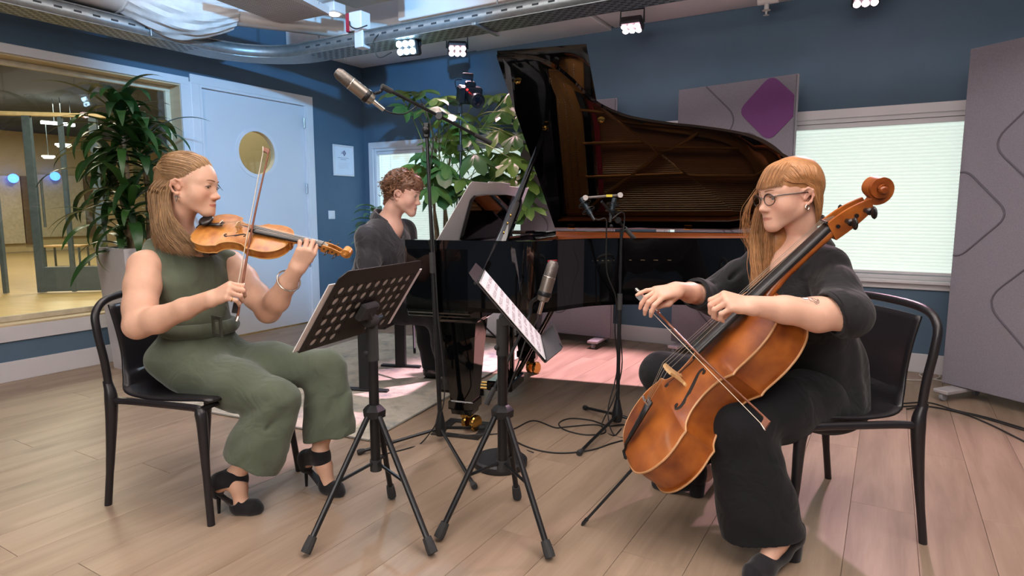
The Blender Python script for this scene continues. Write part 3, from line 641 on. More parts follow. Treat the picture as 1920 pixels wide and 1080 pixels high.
# ================================================================== CHAIRS
m_chair = M('chair_plastic_black', '#1d1b1f', .38, var=.05, scale=20, bump=.05, bscale=500, spec=.5)
def chair(label, c, f, wd=.49, dp=.47):
    f = norm(f); l = V(-f[1], f[0], 0); t = thing('side_chair', label, 'chair', c * V(1, 1, 0), 'black shell chairs of the string players')
    L = lambda a, b, z: c * V(1, 1, 0) + f * a + l * b + UP * z
    w = wd / 2; d = dp / 2
    for s in (-1, 1):
        MB().tube(spline([L(-d - .015, s * w, 0), L(-d + .015, s * (w - .005), .22), L(-d + .03, s * (w - .012), .42), L(-d + .015, s * (w - .014), .50)], 5), [.0135] * 4 + [.015, .016, .0175, .019, .0205, .022, .023, .022, .020, .018, .017, .016], 12).build('rear_leg', m_chair, t)
        MB().tube(spline([L(d + .012, s * (w + .005), 0), L(d - .01, s * (w - .008), .22), L(d - .022, s * (w - .016), .385), L(d - .034, s * (w - .018), .428)], 5), [.0135] * 5 + [.015, .016, .017, .018, .019, .020, .021, .021, .020, .018, .016], 12).build('front_leg', m_chair, t)
        MB().tube(spline([L(-d + .026, s * (w - .013), .41), L(-d + .07, s * (w - .016), .424), L(0, s * (w - .018), .428), L(d - .06, s * (w - .018), .430), L(d - .025, s * (w - .018), .424)], 5), .0135, 10).build('side_rail', m_chair, t)
    MB().tube([L(d - .034, -w + .03, .425), L(d - .034, w - .03, .425)], .011, 8).build('front_rail', m_chair, t)
    hoop = spline([L(-d + .022, -w + .014, .47), L(-d + .016, -w + .008, .58), L(-d + .005, -w - .002, .69), L(-d - .006, -w + .008, .765), L(-d - .014, -w + .078, .810), L(-d - .020, 0, .820), L(-d - .014, w - .078, .810), L(-d - .006, w - .008, .765), L(-d + .005, w + .002, .69), L(-d + .016, w - .008, .58), L(-d + .022, w - .014, .47)], 6)
    MB().tube(hoop, .0145, 12).build('back_hoop', m_chair, t)
    prof = spline([V(d - .005, .440, .215), V(d - .03, .448, .222), V(.08, .438, .226), V(-.05, .432, .224), V(-d + .075, .446, .215), V(-d + .036, .50, .185), V(-d + .018, .58, .168), V(-d + .014, .68, .180), V(-d - .002, .785, .192)], 5); G = []
    for q in prof:
        G.append([L(q[0] - .018 * (1 - (k / 6) ** 2) * (q[1] > .5), q[2] * k / 6, q[1] + (.010 * (k / 6) ** 2 if q[1] < .46 else 0)) for k in range(-6, 7)])
    o = MB().grid(G).build('seat_shell', m_chair, t); md = o.modifiers.new('t', 'SOLIDIFY'); md.thickness = .009; md.offset = 0
    return t
chair('black plastic shell chair under the violinist in olive', V(-1.262, 2.50, 0), V(.95, -.31, 0), .50, .48)
chair('black plastic shell chair under the cellist in black', V(1.142, 2.29, 0), V(-.993, -.12, 0), .535, .475)

# ================================================================== MUSIC STANDS
def tripod_stand(t, c, feet, hubz, botz, topz, r=.0185):
    MB().rod(c + UP * botz, c + UP * topz, r, r, 14).build('pole', m_steelb, t); MB().rod(c + UP * (botz - .012), c + UP * (botz + .03), r * 1.18, r * 1.18, 14).build('pole_foot', m_rubber, t)
    MB().rod(c + UP * (topz - .13), c + UP * topz, r * 1.2, r * 1.15, 14).build('upper_sleeve', m_rubber, t)
    hub = MB().lathe([(.030, 0), (.040, .004), (.042, .03), (.032, .042), (.022, .05)], c + UP * (hubz - .02), UP, 6).build('hub', m_steelb, t)
    for fo in feet:
        d = norm((fo - c) * V(1, 1, 0)); a = c + d * .034 + UP * (hubz - .01); e = fo + UP * .012; L = norm(e - a)
        lg = MB().rod(a, e - L * .03, .0105, .0105, 10).build('leg', m_steelb, t); MB().tube([e - L * .055, e - L * .02, e], [.0155, .0180, .0175], 10).build('foot_cap', m_rubber, lg)
        mid = lerp(a, e, .50); MB().rod(mid, c + d * .014 + UP * (botz + .02), .006, .006, 6).build('strut', m_steelb, t)
    MB().ball(c + V(-.02, -.015, topz - .10), (.010, .010, .010), 10).build('clamp_knob', m_rubber, t)
m_desk = M('desk_sheet_metal', '#2b2726', .45, .4, var=.05)
def music_stand(label, c, feet, BL_, BR, TL, TR, front, topz, rows=6, colsn=9, led=.03):
    t = thing('music_stand', label, 'music stand', c * V(1, 1, 0), 'perforated orchestra music stands')
    tripod_stand(t, c, feet, .41, .20, topz)
    ux = norm(BR - BL_); W_ = np.linalg.norm(BR - BL_); uy = norm(TL - BL_ - ux * ((TL - BL_) @ ux)); Hh = abs((TL - BL_) @ uy); nf = norm(front - ux * (np.asarray(front) @ ux) - uy * (np.asarray(front) @ uy))
    Q_ = lambda a, b, o=0: BL_ + ux * a + uy * b + nf * o
    # plate with real round holes: grid of cells, each a square ring round a 12-gon hole
    mb = MB(); cw = W_ / (colsn + 1); chh = (Hh - .05) / (rows + .4); x0 = cw / 2; y0 = chh * .2; rh = min(cw, chh) * .345; NS = 12
    def cell(cx, cy, hw, hh, hole):
        if not hole:
            mb.add([Q_(cx - hw, cy - hh), Q_(cx + hw, cy - hh), Q_(cx + hw, cy + hh), Q_(cx - hw, cy + hh)], [(0, 1, 2, 3)]); return
        inn_, out_ = [], []
        for k in range(NS):
            a = 2 * math.pi * (k + .5) / NS; dx, dy = math.cos(a), math.sin(a); inn_.append(Q_(cx + rh * dx, cy + rh * dy)); s_ = min(hw / max(abs(dx), 1e-6), hh / max(abs(dy), 1e-6)); out_.append(Q_(cx + dx * s_, cy + dy * s_))
        cr_ = [Q_(cx + hw, cy + hh), Q_(cx - hw, cy + hh), Q_(cx - hw, cy - hh), Q_(cx + hw, cy - hh)]
        mb.add(out_ + inn_, [(k, (k + 1) % NS, NS + (k + 1) % NS, NS + k) for k in range(NS)])
        for q_, k in ((0, 1), (1, 4), (2, 7), (3, 10)): mb.add([out_[k], cr_[q_], out_[(k + 1) % NS]], [(0, 1, 2)])
    for i in range(rows):
        for j in range(colsn):
            mid = (i in (2, 3) and j in (4, 5)) or (i < 2 and 3 <= j <= 5)
            cell(x0 + cw * (j + .5), y0 + chh * (i + .5), cw / 2, chh / 2, not mid)
    cell(W_ / 2, y0 / 2, W_ / 2, y0 / 2, False); yt = y0 + chh * rows; mb.add([Q_(0, yt), Q_(W_, yt), Q_(W_, Hh - .025), Q_(W_ - .03, Hh), Q_(.03, Hh), Q_(0, Hh - .025)], [(0, 1, 2, 3, 4, 5)])
    for xa in (x0 / 2, W_ - x0 / 2): cell(xa, y0 + chh * rows / 2, x0 / 2, chh * rows / 2, False)
    o = mb.build('desk', m_desk, t, smooth=False, fix=False); md = o.modifiers.new('t', 'SOLIDIFY'); md.thickness = .0025
    MB().prism([Q_(0, 0), Q_(W_, 0), Q_(W_, 0, led - .008), Q_(W_ - .02, 0, led), Q_(.02, 0, led), Q_(0, 0, led - .008)], -uy * .002).build('ledge', m_desk, t)
    MB().box(Q_(W_ / 2, 0, led) + uy * .008, (W_ - .03, .002, .016), (ux, nf, uy)).build('ledge_lip', m_desk, t)
    top = c + UP * topz; bk = Q_(W_ / 2, Hh * .42, -.02)
    MB().box(Q_(W_ / 2, Hh * .42, -.016), (.085, .065, .028), (ux, uy, nf), .006).build('desk_bracket', m_rubber, t)
    MB().lathe([(.020, -.026), (.022, -.02), (.022, .02), (.020, .026)], lerp(top, bk, .35), ux, 14).build('tilt_joint', m_rubber, t); MB().tube([top - UP * .01, lerp(top, bk, .5), bk], [.016, .014, .012], 10).build('neck', m_rubber, t)
    MB().box(lerp(top, bk, .4) + ux * .045, (.05, .012, .022), (ux, nf, uy), .004).build('wing_nut', M('wing_nut_blue', '#3b4a58', .4), t)
    return t, Q_, W_, Hh, ux, uy, nf
s1 = onz(706, 990 - 38); c1 = V(-.505, 2.235, 0) * V(1, 1, 0)
st1 = music_stand('black music stand seen from behind with round holes', c1, [onz(573, 1043), onz(812, 1044), onz(735, 936)], V(-.672, 1.945, .700), V(-.487, 2.40, .700), V(-.465, 1.985, .962), V(-.275, 2.43, .962), V(-1, 0, .3), .735)
c2 = V(-.035, 2.235, 0)
st2 = music_stand('black music stand seen from its side with ledge', c2, [onz(822, 1014), onz(1032, 1052), onz(970, 938)], at(1022, 680, 1.99), at(1022, 680, 1.99) + V(.0, .43, 0), at(879, 513, 1.99), at(879, 513, 1.99) + V(0, .43, 0), V(1, 0, .5), .755, 6, 8, .075)
m_ink2 = M('staff_ink', '#8f8890', .8)
def score(label, st, xa, xb, ya, yb, lines):
    _, Q_, W_, Hh, ux, uy, nf = st; t = thing('sheet_music', label, 'sheet music', (Q_(W_ / 2, .02, .006)))
    MB().box(Q_((xa + xb) / 2, (ya + yb) / 2, .006), (xb - xa, yb - ya, .003), (ux, uy, nf)).build('pages', m_paper, t)
    mb = MB(); mb2 = MB(); rg_ = random.Random(3)
    for i in range(9):
        yy = ya + (yb - ya) * (.07 + .10 * i)
        for pg in (0, 1):
            a = xa + (xb - xa) * (.04 + .5 * pg); b_ = a + (xb - xa) * .42
            for k in range(5): mb.box(Q_((a + b_) / 2, yy + k * .0035, .0079), (b_ - a, .0006, .0004), (ux, uy, nf))
            for k in range(16): mb2.box(Q_(a + (b_ - a) * (k + rg_.random()) / 16, yy + rg_.random() * .014, .008), (.0035, .0028, .0004), (ux, uy, nf))
    mb.build('staves', m_ink2, t); mb2.build('notes', M('note_ink', '#5a545c', .8), t)
    return t, Q_, ux, uy, nf
score('white music pages on the stand facing the violinist', st1, -.025, st1[2] + .03, .004, .268, True)
sc2 = score('white printed music pages on the stand facing the cellist', st2, .015, st2[2] - .02, .004, .335, True)
_, Q_, ux, uy, nf = sc2
mb = MB()
for i in range(10):
    p = Q_(.02 + .04 * i, .338, .006); mb.tube([p + uy * .006 * math.sin(a) + nf * .006 * math.cos(a) for a in np.linspace(0, 6.283, 9)], .0008, 5)
mb.build('spiral_binding', M('binding_wire', '#3a3a3c', .4, .5), sc2[0])

# ================================================================== MICROPHONES
m_mic = M('mic_nickel', '#8d8780', .34, .85, var=.06); m_mesh = M('mic_grille', '#6f6a66', .45, .8, var=.35, scale=260)
def large_mic(name, label, cpt, axis, length, parent_loc, side):
    t = thing(name, label, 'microphone', parent_loc); r = .0275; h = length
    MB().lathe([(.012, 0), (r * .84, .004), (r * .95, .02), (r, .045), (r, h * .60), (r * .97, h * .605)], cpt, axis, 22).build('mic_body', m_mic, t)
    MB().lathe([(r * .95, h * .60), (r * .96, h * .66), (r * .90, h * .90), (r * .62, h * .985), (.004, h)], cpt, axis, 18).build('grille', m_mesh, t)
    MB().lathe([(r * 1.0, h * .585), (r * 1.02, h * .59), (r * 1.02, h * .61), (r * 1.0, h * .615)], cpt, axis, 22).build('ring', m_silver, t)
    z = norm(axis); x = norm(side - z * (np.asarray(side) @ z))
    MB().lathe([(r * 1.06, .024), (r * 1.1, .026), (r * 1.1, .042), (r * 1.06, .044)], cpt, axis, 20).build('swivel_mount', m_steelb, t)
    MB().rod(cpt - z * .055, cpt + z * .002, .0095, .0105, 12).build('connector', m_silver, t)
    return t
def cable(name, label, pts, r=.0035, mat=None, cat='cable', n=6):
    o = MB().tube(spline(pts, n), r, 7).build(name, mat or m_cable); return tag(o, label, cat)
m_cable = M('black_cable', '#1a1a1c', .55)
# A: tall boom stand
A0 = onz(826, 826); 
def mic_tripod(t, c, feet, hub_r=.030):
    MB().lathe([(.012, .035), (.022, .028), (hub_r, .055), (hub_r * .98, .075), (hub_r * .7, .11), (.013, .15)], c, UP, 18).build('hub', m_steelb, t)
    for fo in feet:
        d = norm((fo - c) * V(1, 1, 0)); a = c + UP * .062 + d * .02; e = fo + UP * .013
        lg = MB().rod(a, e, .008, .008, 10).build('leg', m_steelb, t); L = norm(e - a); MB().tube([e - L * .03, e - L * .008, e + L * .004], [.0105, .0145, .012], 10).build('foot_cap', m_rubber, lg)
bs = thing('microphone_stand', 'tall black boom stand in front of the piano', 'stand', A0)
mic_tripod(bs, A0, [onz(905, 806), onz(890, 918), onz(672, 853)])
topA = at(807, 232, 3.02); topA = A0 * V(1, 1, 0) + V(topA[0] - A0[0], topA[1] - A0[1], topA[2]) * V(1, 1, 1); topA = V(A0[0] - .045, A0[1], topA[2])
MB().rod(A0 + UP * .1, lerp(A0, topA, .58), .0115, .0115, 12).build('lower_tube', m_steelb, bs); MB().rod(lerp(A0, topA, .55), topA, .0080, .0080, 10).build('upper_tube', m_steelb, bs)
MB().rod(lerp(A0, topA, .545), lerp(A0, topA, .61), .0155, .0145, 12).build('height_clutch', m_rubber, bs); MB().box(topA - UP * .03, (.03, .03, .07), None, .006).build('swivel', m_steelb, bs); MB().ball(topA - UP * .03 + V(.0, -.025, 0), (.018, .014, .018), 10).build('swivel_knob', m_steelb, bs)
bl_, br_ = at(718, 163, 2.78), at(920, 268, 3.16)
MB().rod(br_, bl_, .0075, .0075, 10).build('boom', m_steelb, bs); MB().rod(br_, lerp(br_, bl_, .17), .0115, .0105, 12).build('boom_grip', m_rubber, bs); MB().rod(lerp(br_, bl_, .93), lerp(br_, bl_, 1.01), .0125, .0125, 10).build('boom_end', m_rubber, bs)
bq = lerp(br_, bl_, float(np.clip((topA - br_) @ (bl_ - br_) / ((bl_ - br_) @ (bl_ - br_)), 0, 1))); MB().lathe([(.016, -.018), (.018, -.014), (.018, .014), (.016, .018)], bq, V(0, 1, 0), 14).build('boom_clamp', m_steelb, bs)
mb0 = at(700, 190, 2.76); mt = at(634, 137, 2.70)
largeA = large_mic('condenser_microphone', 'large nickel microphone on the high boom end', mb0, mt - mb0, .190, mb0, V(0, -1, 0))
MB().tube(spline([bl_, bl_ + V(-.012, 0, -.02), mb0 + norm(mt - mb0) * .03 + V(.028, 0, .012)], 4), .007, 8).build('mic_clip', m_steelb, bs)
cable('microphone_cable', 'black cable looping from the high boom microphone down its stand', [mb0 - norm(mt - mb0) * .05, at(735, 212, 2.8), at(760, 213, 2.9), at(790, 195, 3.0), at(800, 212, 3.0), at(812, 260, 3.0), at(806, 330, 3.0), at(812, 430, 3.0), at(817, 520, 3.0), at(822, 600, 2.99), at(830, 680, 2.98), at(833, 745, 2.97), at(820, 790, 2.95), onz(790, 832) + UP * .004, onz(765, 842) + UP * .004, onz(700, 858) + UP * .004], .0032)
# B: round-base stand with a short boom
B0 = onz(938, 872)
rs_ = thing('microphone_stand', 'low black stand on a heavy round base', 'stand', B0)
MB().lathe([(.116, 0), (.122, .006), (.122, .030), (.112, .038), (.03, .042), (.014, .07)], B0, UP, 36).build('base', M('cast_iron_black', '#26262a', .5, .3, var=.15, scale=60), rs_)
tb_ = B0 + UP * .60; MB().rod(B0 + UP * .04, tb_, .0095, .0095, 12).build('pole', m_steelb, rs_); MB().box(tb_, (.03, .03, .06), None, .005).build('swivel', m_steelb, rs_)
ba, bb_ = at(912, 758, 2.58), at(994, 590, 2.66)
MB().rod(ba, bb_, .0068, .0068, 10).build('boom', m_steelb, rs_); MB().rod(ba, lerp(ba, bb_, .18), .0115, .0105, 12).build('boom_grip', m_rubber, rs_)
m2b, m2t = at(1017, 565, 2.62), at(1038, 492, 2.62)
large_mic('condenser_microphone', 'large dark nickel microphone between the two music stands', m2b, m2t - m2b, .178, m2b, V(0, -1, 0))
MB().tube(spline([bb_, at(996, 568, 2.66), at(1006, 560, 2.64), m2b + norm(m2t - m2b) * .03 + V(-.02, 0, 0)], 4), .0085, 8).build('mic_clip', m_steelb, rs_)
cable('microphone_cable', 'black cable hanging from the low microphone', [m2b - norm(m2t - m2b) * .055, at(1012, 590, 2.62), at(1002, 610, 2.62), at(985, 640, 2.62), at(972, 680, 2.6), at(950, 740, 2.6), at(935, 800, 2.62), onz(960, 835) + UP * .004, onz(1000, 850) + UP * .004], .0034)
# C: stereo pair
C0 = onz(1157, 800)
ss = thing('microphone_stand', 'slim black stand holding the stereo pair', 'stand', C0)
mic_tripod(ss, C0, [onz(1085, 855), onz(1096, 768), onz(1245, 812)])
tC = at(1158, 428, 3.27); tC = V(C0[0], C0[1], tC[2]); MB().rod(C0 + UP * .1, lerp(C0, tC, .6), .0105, .0105, 12).build('lower_tube', m_steelb, ss); MB().rod(lerp(C0, tC, .6), tC, .0075, .0075, 10).build('upper_tube', m_steelb, ss); MB().rod(lerp(C0, tC, .60), lerp(C0, tC, .68), .0145, .0135, 12).build('height_clutch', m_rubber, ss)
ca_, cb_ = at(1193, 452, 3.35), at(1128, 378, 3.15); MB().rod(ca_, cb_, .0070, .0070, 10).build('boom', m_steelb, ss); MB().rod(ca_, lerp(ca_, cb_, .34), .0120, .0110, 12).build('boom_grip', M('grip_grey', '#4c4e50', .6), ss); MB().lathe([(.015, -.016), (.017, 0), (.015, .016)], lerp(ca_, cb_, .55), V(0, 1, 0), 12).build('boom_clamp', m_steelb, ss); MB().ball(at(1146, 424, 3.2), (.010, .010, .010), 10).build('clamp_knob', m_steelb, ss)
sb = thing('stereo_bar', 'grey stereo bar with two small shock mounted microphones', 'microphone', cb_)
s0, s1_ = at(1097, 371, 3.12), at(1162, 366, 3.16); sd = norm(s1_ - s0); MB().box((s0 + s1_) / 2, (np.linalg.norm(s1_ - s0), .022, .012), (sd, np.cross(UP, sd), UP), .003).build('bar', M('bar_grey', '#77716f', .4, .6), sb)
for p in (s0, s1_): MB().lathe([(.012, -.012), (.0135, -.008), (.0135, .008), (.012, .012)], p - V(0, .012, 0), V(0, 1, 0), 14).build('bar_knob', M('knob_white', '#b8b2b0', .5), sb)
MB().box(at(1142, 367, 3.12) - V(0, .004, 0), (.03, .004, .012), None).build('yellow_label', M('label_yellow', '#c9b93c', .6), sb)
for (p, q) in ((at(1090, 372, 3.14), at(1108, 402, 3.10)), (at(1152, 372, 3.24), at(1146, 404, 3.22))):
    MB().rod(p, q, .0125, .0125, 14).build('small_microphone', M('mic_blue_black', '#1d2a33', .35, .4), sb)
    mb = MB(); d = norm(q - p); X, Y, Z = frame(d)
    for s_ in (.35, .75): cc_ = lerp(p, q, s_); mb.tube([cc_ + (X * math.cos(a) + Y * math.sin(a)) * .032 for a in np.linspace(0, 6.283, 19)], .0028, 6); [mb.rod(cc_ + (X * math.cos(a) + Y * math.sin(a)) * .032, cc_ + (X * math.cos(a) + Y * math.sin(a)) * .012, .0014, n=5) for a in (0, 1.57, 3.14, 4.71)]
    mb.build('shock_mount', m_steelb, sb); MB().rod(q, q + d * .035, .009, .008, 10).build('connector', m_steelb, sb)
cable('microphone_cable', 'black cable from the left stereo microphone winding down the slim stand', [at(1111, 408, 3.09), at(1122, 412, 3.1), at(1136, 411, 3.12), at(1137, 440, 3.15), at(1138, 510, 3.18), at(1155, 560, 3.22), at(1153, 620, 3.26), at(1158, 680, 3.26), at(1152, 720, 3.24), at(1140, 770, 3.2), onz(1150, 815) + UP * .004, onz(1180, 822) + UP * .004, onz(1240, 815) + UP * .004], .0035)
cable('microphone_cable', 'black cable along the right side of the slim stand', [at(1148, 410, 3.2), at(1165, 398, 3.22), at(1171, 410, 3.24), at(1164, 470, 3.24), at(1160, 540, 3.25), at(1163, 620, 3.25), at(1166, 690, 3.25), at(1150, 750, 3.22), onz(1128, 800) + UP * .004, onz(1150, 818) + UP * .004, onz(1165, 805) + UP * .004], .0035)
fz = lambda x, y: onz(x, y) + UP * .0045
cable('floor_cable', 'black cable coiled on the floor beside the slim stand', [fz(860, 818), fz(930, 815), fz(965, 805), fz(1000, 790), fz(1040, 803), fz(1060, 802), fz(1120, 798), fz(1135, 812), fz(1100, 817), fz(1060, 808), fz(1048, 795), fz(1070, 786), fz(1110, 790), fz(1140, 800), fz(1170, 798), fz(1200, 806)], .0038)
cable('floor_cable', 'black cable curving behind the right music stand to the cello', [fz(950, 820), fz(985, 838), fz(1020, 848), fz(1060, 851), fz(1110, 845), fz(1150, 832), fz(1180, 827), fz(1240, 835)], .0038)
m_wcab = M('white_cable', '#d9d4d0', .5)
cable('floor_cable', 'white cable loop on the floor behind the cellist chair', [fz(1680, 712), fz(1720, 714), fz(1752, 712), fz(1762, 706), fz(1745, 700), fz(1725, 702), fz(1730, 708), fz(1760, 714), fz(1790, 718)], .004, m_wcab)
for i, (lb, pts) in enumerate((('uppermost of the black cables below the right grey panel', [(1690, 758), (1740, 756), (1790, 770), (1850, 784), (1925, 806)]), ('middle black cable below the right grey panel', [(1690, 764), (1735, 763), (1800, 774), (1860, 790), (1925, 810)]), ('lowest black cable running out of frame at the right', [(1700, 769), (1740, 764), (1800, 776), (1850, 795), (1925, 832)]))):
    cable('floor_cable', lb, [fz(*p) + UP * .001 * i for p in pts], .0042)

# ================================================================== ACOUSTIC PANELS
m_feltg = M('grey_felt', '#7f7c87', .95, var=.10, scale=160, bump=.25, bscale=300); m_feltd = M('felt_groove', '#5f5c66', .95, var=.05); m_feltp = M('purple_felt', '#6d3f74', .95, var=.06, scale=120)
def rdia(c, u, s, k=.22, n=6):
    """rounded diamond outline around c in the u/UP plane"""
    pts = []; co = [u * s, UP * s, -u * s, -UP * s]
    for i in range(4):
        a = co[i] + (co[i - 1] - co[i]) * k; b = co[i] + (co[(i + 1) % 4] - co[i]) * k
        for j in range(n + 1): t_ = j / n; pts.append(c + a * (1 - t_) ** 2 + co[i] * 2 * t_ * (1 - t_) + b * t_ ** 2)
    return pts
def clip_poly(pts, inside):
    out = []
    for i, p in enumerate(pts):
        q = pts[(i + 1) % len(pts)]; a, b = inside(p), inside(q)
        if a >= 0: out.append(p)
        if a * b < 0: out.append(p + (q - p) * (a / (a - b)))
    return out
def apanel(label, A, B, z0, z1, groove, purple=(), casters=True, th=.05):
    u = norm(B - A); W_ = float(np.linalg.norm(B - A)); nr = np.cross(UP, u) * -1
    if nr @ (V(0, 0, 0) - A) < 0: nr = -nr
    t = thing('acoustic_panel', label, 'panel', (A + B) / 2 * V(1, 1, 0), 'grey felt acoustic panels')
    c = (A + B) / 2 * V(1, 1, 0)
    MB().box(c + UP * (z0 + z1) / 2, (W_, th, z1 - z0), (u, nr, UP), .004).build('panel', m_feltg, t)
    MB().ring([A * V(1, 1, 0) + u * a + UP * z for a, z in ((-.004, z0 - .004), (W_ + .004, z0 - .004), (W_ + .004, z1 + .004), (-.004, z1 + .004))], [A * V(1, 1, 0) + u * a + UP * z for a, z in ((.004, z0 + .004), (W_ - .004, z0 + .004), (W_ - .004, z1 - .004), (.004, z1 - .004))], nr * .001 - nr * th * .55).build('edge_band', M('panel_edge', '#a9a5ae', .8), t)
    P_ = lambda a, z, o=0: A * V(1, 1, 0) + u * a + UP * z + nr * (th / 2 + o)
    ins = [lambda p: (p - A) @ u - .006, lambda p: W_ - .006 - (p - A) @ u, lambda p: p[2] - z0 - .006, lambda p: z1 - .006 - p[2]]
    for (a, z, s_) in groove:
        o_, i_ = rdia(P_(a, z, .002), u, s_), rdia(P_(a, z, .002), u, s_ - .016)
        for f_ in ins: o_ = clip_poly(o_, f_)
        if len(o_) < 3: continue
        # the groove as a narrow dark channel bead following the clipped outline
        pts = o_; seg = [[]]
        for p in pts + [pts[0]]:
            edge_ = min((p - A) @ u, W_ - (p - A) @ u, p[2] - z0, z1 - p[2]) < .009
            seg[-1].append(p)
            if edge_ and len(seg[-1]) > 1: seg.append([p])
        mb = MB(); ok = False
        for sg in seg:
            if len(sg) > 2: mb.tube(sg, .0055, 6, flat=1); ok = True
        if ok: mb.build('groove', m_feltd, t)
    for (a, z, s_) in purple:
        o_ = rdia(P_(a, z, .0005), u, s_)
        for f_ in ins: o_ = clip_poly(o_, f_)
        MB().prism(o_, nr * .006).build('purple_diamond', m_feltp, t)
    if casters:
        for a in (.10, W_ - .10):
            ft = MB().box(A * V(1, 1, 0) + u * a + UP * (z0 - .016) + nr * .0, (.09, .36, .022), (u, nr, UP), .004).build('foot', M('caster_plate_grey', '#b5b0b4', .5), t)
            for o_ in (-.15, .15):
                cc_ = A * V(1, 1, 0) + u * a + nr * o_ + UP * .0262; MB().lathe([(.010, -.012), (.024, -.011), (.026, -.006), (.026, .006), (.024, .011), (.010, .012)], cc_, u, 16).build('caster', M('caster_wheel_grey', '#8d8f96', .4), ft)
    return t
apanel('grey acoustic panel standing directly behind the piano lid', V(.085, 5.62, 0), V(.835, 5.20, 0), .075, 2.03, [(.38, .55, .33), (.80, 1.02, .33), (-.02, 1.0, .33), (.40, 1.45, .33)])
apanel('grey acoustic panel with a purple diamond behind the cellist', V(1.322, 5.10, 0), V(1.975, 4.50, 0), .075, 2.075, [(.08, 1.80, .42), (.55, 1.33, .42), (.05, .95, .42), (.55, .45, .42)], [(.72, 1.86, .235)])
P4a, P4b = onz(1768, 738), onz(1768, 738) + norm(onz(1920, 779) - onz(1768, 738)) * 1.3
apanel('tall grey acoustic panel at the right edge', P4a, P4b, .075, 2.08, [(.02, 1.12, .28), (.52, 1.52, .36), (.62, .62, .42), (.9, 2.05, .30)])
